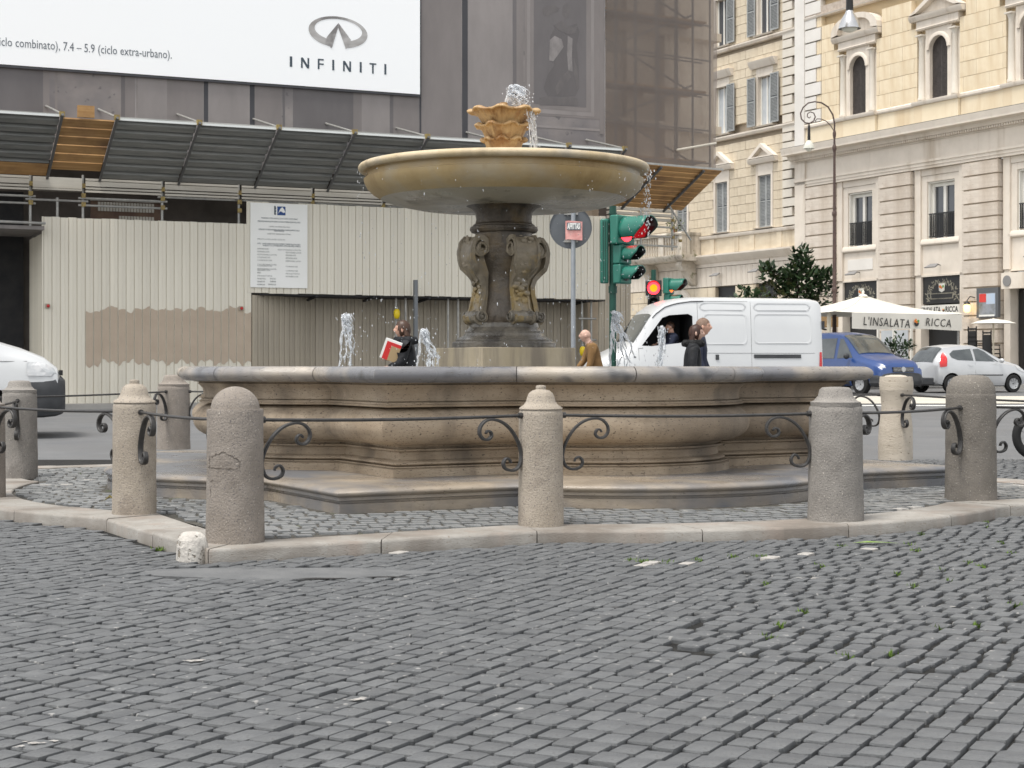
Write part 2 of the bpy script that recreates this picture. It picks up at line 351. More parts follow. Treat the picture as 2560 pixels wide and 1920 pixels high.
# ------------------------------------------------------------------ island: bed, setts, kerb
PB, PE, PG = 2.826, 1.412, .79
plinth_out = [Vector(fl(*p)) for p in quat_off(PB, PE, PG, 0)]
def iz(x, y):
    d = pdist((x, y), kerb_in); return .070 + min(d, 1.3) * .042
b = MB(); n = len(kerb_in)
ring = [[(p.x, p.y, .056) for p in kerb_in], [tuple(fl(*q)) + (.112,) for q in quat_off(PB, PE, PG, .2)]]
b.add(ring[0] + ring[1], [(i, (i+1) % n, n+(i+1) % n, n+i) for i in range(n)])
isl = b.build('island_pavement', M['mortar2'], ang=None); tag(isl, kind='structure')
okI = lambda x, y: inside((x, y), kerb_in) and not inside((x, y), plinth_out) and pdist((x, y), kerb_in) > .05 and pdist((x, y), plinth_out) > .05 and (y < 17.5)
isett = courses(radians(22), .10, .12, okI, (-5.8, 5.8), (9.3, 17.5), rA, curve=.02, zf=iz, gap=.016)
isett.sort(key=lambda s: s[2]); vis = [s for s in isett if abs(s[1]) < .312*s[2]][:300]; nid = set(id(s) for s in vis)
stuff = MB(); whites = set(R.sample(range(len(isett)), 16)); wht = MB()
for i, s in enumerate(isett):
    if id(s) in nid:
        q = MB(); q.add([(a-s[1], c-s[2], d) for a, c, d in s[0][0]], s[0][1]); q.build('cobblestone', M['basalt_wet'], isl, 50, fix=False, loc=(s[1], s[2], 0))
    elif i in whites: wht.add(*s[0])
    else: stuff.add(*s[0])
tag(stuff.build('cobblestones', M['basalt_wet'], isl, 50, fix=False), kind='stuff')
tag(wht.build('white_cobblestones', M['white_stone'], isl, 50, fix=False), kind='stuff')
def resample(poly, step, corner_keep=True):
    return poly
kerb = empty('kerb', kind='structure')
# kerb stones: cut the closed band into blocks
no = quat_off(KA, KC, KD, 0, 24); ni = quat_off(KA, KC, KD, .45, 24); N = len(no)
po = [Vector(fl(*p)) for p in no]; pi_ = [Vector(fl(*p)) for p in ni]
cum = [0]
for i in range(N): cum.append(cum[-1] + (po[(i+1) % N]-po[i]).length)
def at_s(s):
    for i in range(N):
        if cum[i] <= s <= cum[i+1]+1e-9:
            t = (s-cum[i])/max(cum[i+1]-cum[i], 1e-9); return po[i].lerp(po[(i+1) % N], t), pi_[i].lerp(pi_[(i+1) % N], t)
    return po[0], pi_[0]
s = 0.0; tot = cum[-1]; brk = [cum[i] for i in range(0, N, N//4)]
marks = []
for k in range(4):
    a0, a1 = cum[k*N//4], cum[(k+1)*N//4]; m = 8
    for j in range(m): marks.append((a0+(a1-a0)*j/m, a0+(a1-a0)*(j+1)/m))
for a0, a1 in marks:
    ss = sorted({a0+.004, a1-.004} | {c for c in cum if a0+.004 < c < a1-.004}); b = MB(); P = []
    dz = R.uniform(-.004, .004)
    for q in ss:
        o, i = at_s(q); d = (o-i).normalized(); row = []
        for t, z in ((0, -.03), (0, .055), (.004, .066), (.016, .075), (.44, .077), (.45, .07), (.45, .0)):
            p = o - d*t; row.append((p.x, p.y, z+dz if z > 0 else z))
        P.append(row)
    b.grid(P); c = len(P[0]); n0 = 0; last = (len(P)-1)*c
    b.f.append(tuple(range(c))[::-1]); b.m.append(0); b.f.append(tuple(last+i for i in range(c))); b.m.append(0)
    b.build('kerb_stone', M['kerb'], kerb, 35)
# ------------------------------------------------------------------ fountain
RA, RC, RDp = 2.355, 1.17, .65
ft = empty('fountain', (CXF, CZF, 0), TH, 'large baroque stone fountain with lobed basin and round bowl on a scrolled column', 'fountain')
def sweep(b, prof, A0, c0, d0, n=14):
    """prof: list of (inset, z); sweeps round the lobed plan (fountain-local)"""
    rows = [[(x, y, z) for x, y in quat_off(A0, c0, d0, t, n)] for t, z in prof]; m = len(rows[0])
    b.add([p for r in rows for p in r], [(i*m+k, i*m+(k+1) % m, (i+1)*m+(k+1) % m, (i+1)*m+k) for i in range(len(rows)-1) for k in range(m)])
def arc(cx, cz, rx, rz, a0, a1, n=8): return [(cx - rx*cos(radians(a0+(a1-a0)*i/n)), cz + rz*sin(radians(a0+(a1-a0)*i/n))) for i in range(n+1)]
# step
b = MB(); sweep(b, [(0, .05), (0, .17), (.02, .175), (.02, .19), (-.005, .195), (.0, .21)] + arc(.055, .242, .085, .034, -50, 90, 8) + [(.12, .276), (.9, .285)], PB, PE, PG)
b.build('step', M['step'], ft, 50)
# basin wall, bottom to top
t0 = RA
prof = [(.28, .27), (.28, .340), (.285, .344), (.315, .346), (.315, .353), (.30, .355), (.30, .362)] + arc(.36, .385, .045, .022, -90, 90, 5) + [(.37, .41), (.38, .47), (.345, .478), (.345, .492), (.37, .497), (.37, .505), (.345, .51), (.345, .523), (.40, .5235), (.40, .532), (.385, .533)]
prof += arc(.30, .668, .185, .142, -85, 80, 12) + [(.24, .812), (.17, .818), (.165, .832), (.185, .836), (.185, .85), (.218, .853), (.218, .859), (.20, .860)] + [(.205, .90), (.195, .94), (.17, .965), (.150, .982), (.165, .984), (.165, .992), (.12, .994), (.12, 1.002)]
b = MB(); sweep(b, prof, RA, RC, RDp)
b.build('basin_wall', M['trav'], ft, 38)
# coping: separate blocks round the rim
rp = [(.12, 1.002), (.05, 1.002)] + arc(.062, 1.062, .065, .058, -80, 90, 9) + [(.12, 1.121), (.44, 1.119), (.455, 1.11), (.455, .7)]
rows = [quat_off(RA, RC, RDp, t, 24) for t, z in rp]; NN = len(rows[0])
cuts = []
for k in range(4):
    q = k*NN//4; L_ = NN//4
    cuts += [(q, q+3), (q+3, q+3+8), (q+11, q+3+16), (q+19, q+27), (q+27, q+L_)]
# corner blocks straddle the corner
cuts2 = []
for k in range(4):
    q = k*NN//4; L_ = NN//4
    cuts2 += [(q-3+0, q+3), (q+3, q+11), (q+11, q+19), (q+19, q+27)]
for i0, i1 in cuts2:
    b = MB(); P = []
    for i in range(i0, i1+1):
        P.append([(rows[j][i % NN][0], rows[j][i % NN][1], rp[j][1]) for j in range(len(rp))])
    # hairline joints: pull the end sections in by 2 mm
    for e, f_ in ((0, 1), (-1, -2)):
        for j in range(len(rp)):
            a = Vector(P[e][j]); d = Vector(P[f_][j]) - a
            if d.length > 1e-6: P[e][j] = tuple(a + d.normalized()*.003)
    b.grid(P); b.build('coping_stone', M['rim'], ft, 50)
wt = MB(); wt.add([(x, y, 1.02) for x, y in quat_off(RA, RC, RDp, .45)], [tuple(range(NN if False else len(quat_off(RA, RC, RDp, .45))))])
wo = wt.build('water', M['pool'], ang=None, loc=(CXF, CZF, 0), rot=(0, 0, TH)); tag(wo, kind='structure')
# pedestal
b = MB(); a = .482; b.box(-a, a, -a, a, .6, 1.292); bevel(b.build('pedestal', M['block'], ft, 30), .008)
b = MB(); b.lathe([(.475, 1.293), (.478, 1.335), (.47, 1.345), (.445, 1.35), (.447, 1.365), (.41, 1.385), (.375, 1.40), (.36, 1.425), (.362, 1.44), (.345, 1.45), (.325, 1.475), (.318, 1.48), (.318, 1.518)], 48)
b.build('column_base', M['col_base'], ft, 35)
b = MB(); b.lathe([(.30, 1.518), (.26, 1.54), (.235, 1.60), (.22, 1.72), (.205, 1.84), (.20, 1.93), (.215, 2.0), (.25, 2.1), (.27, 2.2), (.27, 2.28), (.262, 2.345), (.30, 2.352), (.315, 2.375), (.31, 2.40), (.285, 2.41), (.285, 2.42), (.262, 2.435), (.255, 2.47), (.262, 2.53), (.30, 2.575), (.37, 2.605), (.42, 2.615)], 40)
b.build('column_shaft', M['column'], ft, 40)
# four S-shaped consoles round the shaft
def spiral(cx, cz, r0, r1, a0, a1, n):
    return [(cx+(r0+(r1-r0)*i/n)*cos(radians(a0+(a1-a0)*i/n)), cz+(r0+(r1-r0)*i/n)*sin(radians(a0+(a1-a0)*i/n))) for i in range(n+1)]
def console(rot):
    # side outline (radius, z) of the S scroll ribbon, swept across its width
    top = spiral(.31, 2.205, .022, .082, 420, 100, 18)      # upper volute, uncoils outwards
    line = top + [(.345, 2.29), (.385, 2.245), (.405, 2.17), (.40, 2.09), (.375, 2.02), (.325, 1.96), (.285, 1.92), (.262, 1.86), (.265, 1.79), (.285, 1.72), (.30, 1.65), (.31, 1.60)]
    low = spiral(.305, 1.572, .056, .016, -5, -560, 22)
    line += low
    b = MB(); w = .105
    th = .024
    P = []
    for i, (r, z) in enumerate(line):
        q = Vector(line[min(i+1, len(line)-1)]) - Vector(line[max(i-1, 0)]); q.normalize(); nx, nz = -q[1], q[0]
        t = th * (.55 if i < 4 or i > len(line)-5 else 1); ww = w * (1.18 if z > 1.98 else (.80 if z > 1.62 else 1.02))
        row = [(r+nx*t, -ww, z+nz*t), (r+nx*t, -ww*.80, z+nz*t), (r+nx*t*.35, -ww*.74, z+nz*t*.35), (r+nx*t*.35, ww*.74, z+nz*t*.35), (r+nx*t, ww*.80, z+nz*t), (r+nx*t, ww, z+nz*t), (r-nx*t, ww, z-nz*t), (r-nx*t, -ww, z-nz*t)]
        P.append(row + [row[0]])
    b.grid(P)
    # body of the console between ribbon and shaft
    body = [(.20, 2.30), (.33, 2.285), (.375, 2.235), (.392, 2.165), (.385, 2.09), (.36, 2.025), (.31, 1.965), (.268, 1.915), (.248, 1.86), (.25, 1.79), (.268, 1.72), (.285, 1.65), (.30, 1.585), (.2, 1.56)]
    b.prism(body, -.062, .062, lambda r, z, d: (r, d, z))
    for sy in (-1, 1):       # eyes of the volutes stand proud on both flanks
        sp_ = spiral(.312, 2.195, .086, .014, 75, -520, 40); b.tube([(r, sy*.118, z) for r, z in sp_], [.015-.006*i/40 for i in range(41)], 6)
    # worn acanthus relief down the front
    for k in range(46):
        z = 1.66+.64*k/45; r = .40 if z > 2.03 else (.30 if z < 1.97 else .35)
        rad_ = .021*(.6+.8*R.random())
        b.ball((r-.012+R.uniform(-.01, .01), R.uniform(-.065, .065), z), rad_, 7, 5, (.55, 1.5, 1.0))
    me = b.mesh('console', M['scroll'], None); bm = bmesh.new(); bm.from_mesh(me); bmesh.ops.subdivide_edges(bm, edges=bm.edges[:], cuts=2, use_grid_fill=True); bm.normal_update()
    for v in bm.verts:
        q = v.co*1.0+Vector((rot*3, 0, 0)); v.co += v.normal*(.006*mnoise.noise(q*24)+.009*mnoise.noise(q*9))*(.5 if abs(v.co.y) > .07 else 1.4)*(.4 if v.co.z < 1.66 else 1)
    bm.to_mesh(me); bm.free(); shade(me, 50); o = link('console', me, ft); o.rotation_euler = (0, 0, rot)
    v = MB(); n = 26; prof_ = []
    for i in range(n+1):
        t = -1+2*i/n; prof_.append(((.054-.012*abs(t)**3)*(1+.10*cos(t*pi*3.0))*(.35 if i in (0, n) else 1), t*.135))
    v.lathe(prof_, 18)
    v.v = [(.312+x, z, 1.574+y) for x, y, z in v.v]
    for sy in (-1, 1):
        sp_ = spiral(.312, 1.574, .050, .010, 60, -480, 30); v.tube([(r, sy*.136, z) for r, z in sp_], [.010-.004*i/30 for i in range(31)], 6)
    o2 = v.build('volute', M['volute'], ft, 60); o2.rotation_euler = (0, 0, rot)
    return o
for rot_w in (-58, -148, 32, 122):      # world bearing of each console face
    console(radians(rot_w) - TH)
# bowl
b = MB(); b.lathe([(.30, 2.60), (.42, 2.585), (.7, 2.575), (.86, 2.585), (1.02, 2.618), (1.13, 2.655)], 96, caps=False); b.build('bowl_underside', M['bowl_under'], ft, 60)
b = MB(); b.lathe([(1.13, 2.655), (1.205, 2.70), (1.255, 2.75), (1.28, 2.80), (1.287, 2.832), (1.27, 2.838), (1.252, 2.84), (1.25, 2.885), (1.268, 2.90)], 96, caps=False); b.build('bowl', M['bowl'], ft, 40)
b = MB(); b.lathe([(1.268, 2.90)] + [(1.297+.041*cos(radians(a)), 2.932+.036*sin(radians(a))) for a in range(-110, 136, 20)] + [(1.22, 2.935), (1.1, 2.86), (.6, 2.80), (.1, 2.79)], 96, caps=False); b.build('bowl_lip', M['bowl_lip'], ft, 60)
# acanthus cup: three tiers of curling leaves
b = MB(); b.lathe([(.13, 2.8), (.135, 3.1), (.16, 3.28), (.20, 3.40), (.24, 3.47), (.20, 3.44), (.1, 3.42)], 32); b.build('cup_core', M['leafcup'], ft, 60)
def leaf_tier(z0, z1, r0, r1, nl, ph):
    for k in range(nl):
        a0 = 2*pi*k/nl + ph; b = MB(); P = []; hw = pi/nl*1.04
        for i in range(11):
            t = i/10; z = z0+(z1-z0)*min(1, t*1.12) ; r = r0+(r1-r0)*t**1.9
            row = []
            for j in range(25):
                s = -1+2*j/24; ca = abs(s)
                # lobed outline: full in the middle, dips at the vein and edges
                curl = max(0, t-.72)/.28
                rr_ = r + .052*(1-s*s)**.8*t + .034*curl*(1-.5*ca) - .040*math.exp(-(s/.085)**2)*t*(1-.6*curl) - .016*math.exp(-((ca-.55)/.12)**2)*t*(1-curl)
                zz = z + (.026*cos(s*pi*1.0) - .012)*t - .050*curl**1.6*(1 - ca**2)
                row.append((rr_*cos(a0+s*hw), rr_*sin(a0+s*hw), zz))
            P.append(row)
        b.grid(P); b.mi = 1; sl_ = [Vector(P[i][12])*1.0 for i in range(4, 9)]; b.tube([(p.x*1.03, p.y*1.03, p.z) for p in sl_], [.002, .006, .007, .005, .002], 5); b.mi = 0; o = b.build('acanthus_leaf', [M['leafcup'], M['slot']], ft, 70)  # proud dark tube: shade of the drilled slot put in as colour
        m = o.modifiers.new('thick', 'SOLIDIFY'); m.thickness = .024; m.offset = -1
        m = o.modifiers.new('sub', 'SUBSURF'); m.levels = m.render_levels = 1
leaf_tier(3.08, 3.245, .118, .150, 8, .2)
leaf_tier(3.17, 3.375, .135, .205, 8, .2+pi/8)
leaf_tier(3.28, 3.515, .150, .270, 8, .2)
b = MB(); b.tube([(0, 0, 3.3), (0, 0, 3.55)], [.05, .035], 12); b.build('nozzle', M['leafcup'], ft, 40)
# ------------------------------------------------------------------ water jets
rw = random.Random(11)
def strand(b, p, v, T, n=18, r0=.012, r1=.006, g=9.8, wob=.012):
    """ballistic strand of water, wavering and breaking into beads"""
    pts, rr_ = [], []; p = Vector(p); v = Vector(v); f1_, f2_, q1, q2 = rw.uniform(.6, 1.6), rw.uniform(1.5, 3), rw.uniform(0, 6), rw.uniform(0, 6)
    for i in range(n+1):
        t = T*i/n; u = i/n; q = p + v*t + Vector((0, 0, -.5*g*t*t)); a_ = wob*(.4+1.6*u)
        q += Vector((a_*sin(6.28*f1_*u+q1)+.35*a_*sin(6.28*f2_*u*2+q2), a_*cos(6.28*f1_*u+q2)*.7, .3*a_*sin(6.28*f2_*u)))
        pts.append(q); rr_.append((r0+(r1-r0)*u)*(.75+.45*sin(6.28*f2_*2.2*u+q1))*rw.uniform(.75, 1.3))
    k = 0
    while k < n:
        m = rw.randint(5, 10); seg = pts[k:k+m+1]
        if len(seg) > 2: q_ = rr_[k:k+m+1]; q_[0] *= .35; q_[-1] *= .25; b.tube(seg, q_, 6)
        k += m + (1 if k > n*.5 else 0)
    for i in range(3, n+1):
        if rw.random() < .4: b.ball(pts[i]+Vector((rw.gauss(0, .02), rw.gauss(0, .02), rw.gauss(0, .02))), rw.uniform(.003, .007), 6, 4)
def jet(loc, h, lean, spread, ns, label, w=.022, name='water_jet', head=1.0):
    o = MB(); n = 16; pts, rr_ = [], []
    for i in range(n+1):
        t = i/n; pts.append((lean[0]*.10*t+rw.gauss(0, .004), rw.gauss(0, .004), h*t)); rr_.append(w*(.30+.30*t)*rw.uniform(.6, 1.3))
    o.tube(pts, rr_, 8)
    # broken, folded crest
    for k in range(int(34*head)):
        a = rw.uniform(0, 2*pi); q = w*rw.uniform(.1, 1.5); p0 = Vector((lean[0]*.10+q*cos(a), q*sin(a), h-abs(rw.gauss(0, .03+w*.8)))); d_ = Vector((lean[0]*.08+rw.gauss(0, w*.5), rw.gauss(0, w*.5), rw.uniform(.0, .02)))
        m_ = [p0+d_*t_+Vector((rw.gauss(0, w*.08), 0, -.05*t_*t_)) for t_ in (0, .25, .5, .75, 1, 1.25)]; r_ = w*rw.uniform(.10, .26)
        o.tube(m_, [r_*.3, r_, r_*1.25, r_, r_*.7, r_*.15], 6)
    for k in range(ns):
        a = rw.uniform(0, 2*pi); s = spread*rw.uniform(.2, 1); vx = lean[0]*rw.uniform(.15, 1.1)+s*cos(a)*.4; vy = s*sin(a)
        h0 = h*rw.uniform(.72, .99); T = sqrt(2*max(h0, .05)/9.8)*rw.uniform(.85, 1.08)
        strand(o, (lean[0]*.10+rw.gauss(0, .01), rw.gauss(0, .01), h0), (vx, vy, rw.uniform(0, .3)), T, 18, .013, .008, wob=.016)
    for k in range(40): o.ball((lean[0]*rw.uniform(0, .35)+rw.gauss(0, .04), rw.gauss(0, .06), h*rw.uniform(.05, 1.02)), rw.uniform(.002, .006), 6, 4, (1, 1, 1.6))
    q = o.build(name, M['water'], ang=180, loc=loc)
    return tag(q, label, 'water jet', 'jets of water in the fountain')
def jpos(px, y): return ((px-CX)/F*y, y, 1.02)
jet(jpos(845, 15.0), .58, (.55, 0), .16, 6, 'tall splashing water jet leftmost in the basin in front of the beige hoarding', .026)
jet(jpos(1040, 14.0), .42, (.50, 0), .25, 7, 'short water jet in the basin in front of the woman carrying a folder', .022)
jet(jpos(1522, 15.4), .62, (.50, 0), .35, 8, 'water jet rising in front of the green traffic light pole', .028)
jet(jpos(1652, 14.6), .46, (.04, 0), .16, 6, 'narrow water jet in front of the white van cab window', .024)
jet((CXF, CZF, 3.5), .21, (.75, 0), .30, 14, 'plume of water spouting from the leaf cup on top of the fountain', .045, head=2.2)
# spill from the cup and the bowl rim
dr = MB()
for k in range(10):
    a = rw.uniform(-.9, .35); strand(dr, (CXF+.27*cos(a), CZF+.27*sin(a)-.02, 3.46), (.10*cos(a), .1*sin(a), 0), .33, 14, .010, .007, wob=.008)
q = dr.build('spilling_water', M['water'], ang=180); tag(q, 'strand of water spilling off the right side of the leaf cup into the bowl', 'water spill')
dp = MB()
for k in range(620):
    a = rw.uniform(0, 2*pi)
    z = 1.1+1.8*rw.random()
    if rw.random() < .25: a = rw.gauss(-.25, .22)
    rad_ = rw.choice((1.33, 1.30, 1.22, rw.uniform(.3, 1.3))) if z < 2.55 else 1.345
    l = rw.choice((1, 1, 2, 3.5)); r = rw.uniform(.002, .0042)
    dp.ball((CXF+rad_*cos(a), CZF+rad_*sin(a), z), r, 6, 4, (1, 1, l))
for k in range(90):
    a = rw.gauss(-.22, .03); dp.ball((CXF+1.335*cos(a)+rw.gauss(0, .02), CZF+1.335*sin(a), rw.uniform(2.3, 2.9)), rw.uniform(.003, .006), 6, 4, (1, 1, 2.2))
tag(dp.build('falling_drops', M['water'], ang=180, fix=False), kind='stuff')
# ------------------------------------------------------------------ bollards and iron rails
def bollard(px, ny, ntop, nw, kind, m, label, y=None, bz=.075):
    yf = (EYE-bz)*F/(ny-HY); r = nw/F*yf/2; yc = yf + r*.9; r = nw/F*yc/2; H_ = EYE+(HY-ntop)/F*yc - bz
    x = (px-CX)/F*yc; e = empty('bollard', (x, yc, bz), R.uniform(0, 6), label, 'bollard', 'stone bollards round the fountain')
    sd_ = R.uniform(0, 50)
    def wob(a, z): p_ = Vector((cos(a)*1.3+sd_, sin(a)*1.3, z*5)); n1 = mnoise.noise(p_*1.5); n2 = mnoise.noise(p_*5+Vector((9, 0, 0))); return .014*n1 + .009*n2 - .055*max(0, mnoise.noise(p_*2.3+Vector((0, 7, 0)))-.42)
    def dens(pr): out = []; [out.extend([(r0+(r1-r0)*i/m, z0+(z1-z0)*i/m) for i in range(m)]) for (r0, z0), (r1, z1) in zip(pr, pr[1:]) for m in [max(1, int(abs(z1-z0)/.025))]]; return out+[pr[-1]]
    if kind == 'bell':
        s = H_-.165*H_/.93; b = MB(); b.lathe(dens([(r*1.02, -.01), (r*1.02, .05), (r, .3), (r*.985, s-.03), (r*.97, s-.012), (r*.93, s)]), 56, wob=wob); b.build('shaft', M[m], e, 40)
        h = H_-s; b = MB(); b.lathe([(r*.95, s), (r*.93, s+.02*h), (r*.98, s+.04*h), (r*.96, s+.10*h), (r*.78, s+.20*h), (r*.66, s+.34*h), (r*.61, s+.52*h), (r*.53, s+.68*h), (r*.38, s+.79*h), (r*.24, s+.82*h), (r*.22, s+.84*h), (r*.235, s+.93*h), (r*.2, s+.985*h), (r*.1, s+h)], 36, wob=lambda a, z: .6*wob(a, z)); b.build('cap', M[m], e, 50)
    elif kind == 'dome':
        s = H_-r*.80; b = MB(); b.lathe(dens([(r*1.03, -.01), (r*1.03, .05), (r, .4), (r*.99, s-.01), (r*.975, s)]), 56, wob=wob); b.build('shaft', M[m], e, 40)
        b = MB(); b.lathe([(r*.86*cos(t), s+(H_-s)*sin(t)) for t in [i*pi/2/12 for i in range(12)]] + [(.004, H_)], 36, wob=lambda a, z: .6*wob(a, z)); b.build('cap', M[m], e, 60)
    elif kind == 'flatdome':
        s = H_-r*.82; b = MB(); b.lathe(dens([(r*1.03, -.01), (r*1.02, .05), (r, .4), (r*.985, s), (r*.96, s+.012)]), 56, wob=wob); b.build('shaft', M[m], e, 40)
        b = MB(); b.lathe([(r*.95, s+.012), (r*.93, s+.06), (r*.84, s+.6*(H_-s)), (r*.68, s+.88*(H_-s)), (r*.45, s+.98*(H_-s)), (.01, H_)], 36, wob=lambda a, z: .02*sin(2*a+1)); b.build('cap', M[m], e, 60)
    elif kind == 'broken':
        s = H_-r*.72; w2 = lambda a, z: .03*sin(2*a+1)+.02*sin(5*a)
        b = MB(); b.lathe(dens([(r*1.03, -.01), (r*1.02, .05), (r*.99, .4), (r*.965, s-.015), (r*.93, s)]), 56, wob=wob); b.build('shaft', M[m], e, 40)
        b = MB(); b.lathe([(r*.92, s), (r*.94, s+.03), (r*.80, s+.3*(H_-s)), (r*.65, s+.55*(H_-s)), (r*.60, s+.85*(H_-s)), (r*.5, s+.97*(H_-s)), (r*.2, H_), (.01, H_-.006)], 40, wob=w2); b.build('cap', M[m], e, 60)
    else:   # worn head with a waist
        w2 = lambda a, z: .05*sin(a+1)*(z > .35)+.02*sin(3*a+9*z)
        b = MB(); b.lathe([(r*1.02, -.01), (r*1.02, .2), (r*.99, .36), (r*.90, .50), (r*.86, .60), (r*.92, .70), (r*1.0, .78)], 40, wob=w2, caps=False); b.build('shaft', M[m], e, 60)
        b = MB(); b.lathe([(r*1.0, .78), (r*1.01, .86), (r*.96, .93), (r*.84, H_-.04), (r*.6, H_-.01), (r*.3, H_), (.01, H_-.008)], 40, wob=w2, caps=False); b.build('cap', M[m], e, 60)
    return Vector((x, yc)), r
B = {}
B['corner'] = bollard(588, 1360, 966, 141, 'dome', 'granite_brown', 'round topped bollard with a cracked patch, at the near kerb corner beside the stump')
B['mid'] = bollard(1352, 1317, 963, 112, 'bell', 'granite_warm', 'clean pale bell capped bollard standing in front of the middle of the basin')
B['left'] = bollard(336, 1288, 949, 107, 'bell', 'granite_warm', 'bell capped bollard with a button top, left of the domed corner bollard')
B['right'] = bollard(2089, 1304, 967, 136, 'broken', 'granite_grey', 'grey bollard with a chipped, broken cap in front of the right basin lobe')
B['rend'] = bollard(2427, 1252, 937, 124, 'flatdome', 'granite_dark', 'wide dark grey bollard with a flattened dome, in front of the silver hatchback')
B['rfar'] = bollard(2238, 1149, 937, 83, 'worn', 'trav_pale', 'pale worn travertine bollard with a rounded head, behind the others at right')
B['lfar'] = bollard(434, 1122.6, 937, 81, 'broken', 'granite_brown', 'stained brown bollard farthest back at left against the hoarding')
B['lend'] = bollard(49, 1195.5, 951, 87, 'broken', 'granite_grey', 'grey bollard with a worn cap in front of the white van nose')
B['edge'] = bollard(-36, 1246, 985, 96, 'broken', 'granite_brown', 'bollard cut off by the left edge of the photo')
def scroll_mesh():
    P = [(1460,740),(1468,722),(1490,715),(1507,738),(1500,765),(1475,779),(1440,781),(1408,760),(1393,705),(1408,640),(1448,570),(1500,522),(1560,499),(1615,503),(1650,535),(1655,575),(1632,604),(1600,606),(1582,588),(1588,566),(1606,560),(1618,574)]
    P = [((x-1388)*.00118, -(y-490)*.00118) for x, y in P]
    # Catmull-Rom
    Q = []
    for i in range(len(P)-1):
        p0, p1, p2, p3 = [Vector(P[max(0, min(len(P)-1, j))]) for j in (i-1, i, i+1, i+2)]
        for k in range(5):
            t = k/5; Q.append(.5*((2*p1)+(p2-p0)*t+(2*p0-5*p1+4*p2-p3)*t*t+(3*p1-p0-3*p2+p3)*t**3))
    Q.append(Vector(P[-1])); b = MB(); G = []
    for i, q in enumerate(Q):
        d = (Q[min(i+1, len(Q)-1)]-Q[max(i-1, 0)]).normalized(); nx = Vector((-d.y, d.x)); e = min(i, len(Q)-1-i)/len(Q); t = .0075*(.75+min(e*3, .4)); w = .015+.004*min(1, e*4)
        row = [(q.x+nx.x*t*sx, y*w, q.y+nx.y*t*sx) for sx, y in ((1, -.7), (1, .7), (.6, 1), (-.6, 1), (-1, .7), (-1, -.7), (-.6, -1), (.6, -1), (1, -.7))]
        G.append(row)
    b.grid(G); return b.mesh('scroll_bracket', M['iron'], 50)
SCR = scroll_mesh()
def rail(a, b_, label, z=.80, sc=(1, 1), z2=None):
    (pa, ra), (pb, rb) = a, b_; d = pb-pa; L_ = d.length; an = atan2(d.y, d.x); z2 = z if z2 is None else z2
    e = empty('iron_rail', (pa.x, pa.y, z), an, label, 'railing', 'wrought iron rails between the bollards')
    b = MB(); n = 8; b.tube([(ra*.9+(L_-.9*ra-.9*rb)*i/n, 0, (z2-z)*i/n-.012*sin(pi*i/n)) for i in range(n+1)], .0105, 8)
    b.tube([(ra*.9, 0, 0), (ra+.02, 0, 0)], .02, 8); b.tube([(L_-rb*.9, 0, z2-z), (L_-rb-.02, 0, z2-z)], .02, 8); b.build('rod', M['iron'], e)
    if sc[0]: link('scroll_bracket', SCR, e, (ra-.006, 0, -.014))
    if sc[1]: link('scroll_bracket', SCR, e, (L_-rb+.006, 0, z2-z-.014), (0, 0, pi))
    return e
# bollards of the far corners, beyond the frame or behind the basin, that the rails run to
def far_corner(lx, ly): return Vector(fl(lx, ly)), .16
CR, CB, CL = far_corner(3.98, -3.98), far_corner(3.98, 3.98), far_corner(-3.98, 3.98)
rail(B['left'], B['corner'], 'short iron rail from the left bell capped bollard to the domed corner bollard')
rail(B['corner'], B['mid'], 'long iron rail with scrolls from the domed corner bollard to the middle bollard')
rail(B['mid'], B['right'], 'long iron rail with scrolls from the middle bollard to the chipped grey bollard')
rail(B['right'], B['rend'], 'iron rail from the chipped grey bollard to the dark flat domed bollard')
rail(B['rend'], CR, 'iron rail running off to the right from the dark flat domed bollard')
rail(CR, B['rfar'], 'far iron rail at right, running to the pale worn bollard from outside the photo')
rail(B['rfar'], CB, 'iron rail from the pale worn bollard going back behind the basin')
rail(B['edge'], B['left'], 'iron rail from the left edge of the photo to the left bell capped bollard')
rail(B['lend'], B['edge'], 'iron rail between the two bollards at the left edge of the photo')
rail(CL, B['lfar'], 'far iron rail at left, passing in front of the hoarding to the brown bollard')
rail(B['lfar'], CB, 'iron rail from the brown far bollard going back behind the basin')
# stone stump at the kerb corner
b = MB(); b.lathe([(.088, -.03), (.092, .05), (.086, .11), (.074, .145), (.05, .163), (.01, .168)], 28, wob=lambda a, z: .08*sin(3*a+10*z)+.05*sin(7*a+25*z))
o = b.build('stone_stump', mat('stump_stone', (.48, .45, .41), (.58, .55, .5), 8, .9, .7, 40, pits=(24, .60, (.25, .22, .18))), loc=(-1.855, 9.58, 0)); tag(o, 'small rough pale stone stump at the kerb corner', 'stump')
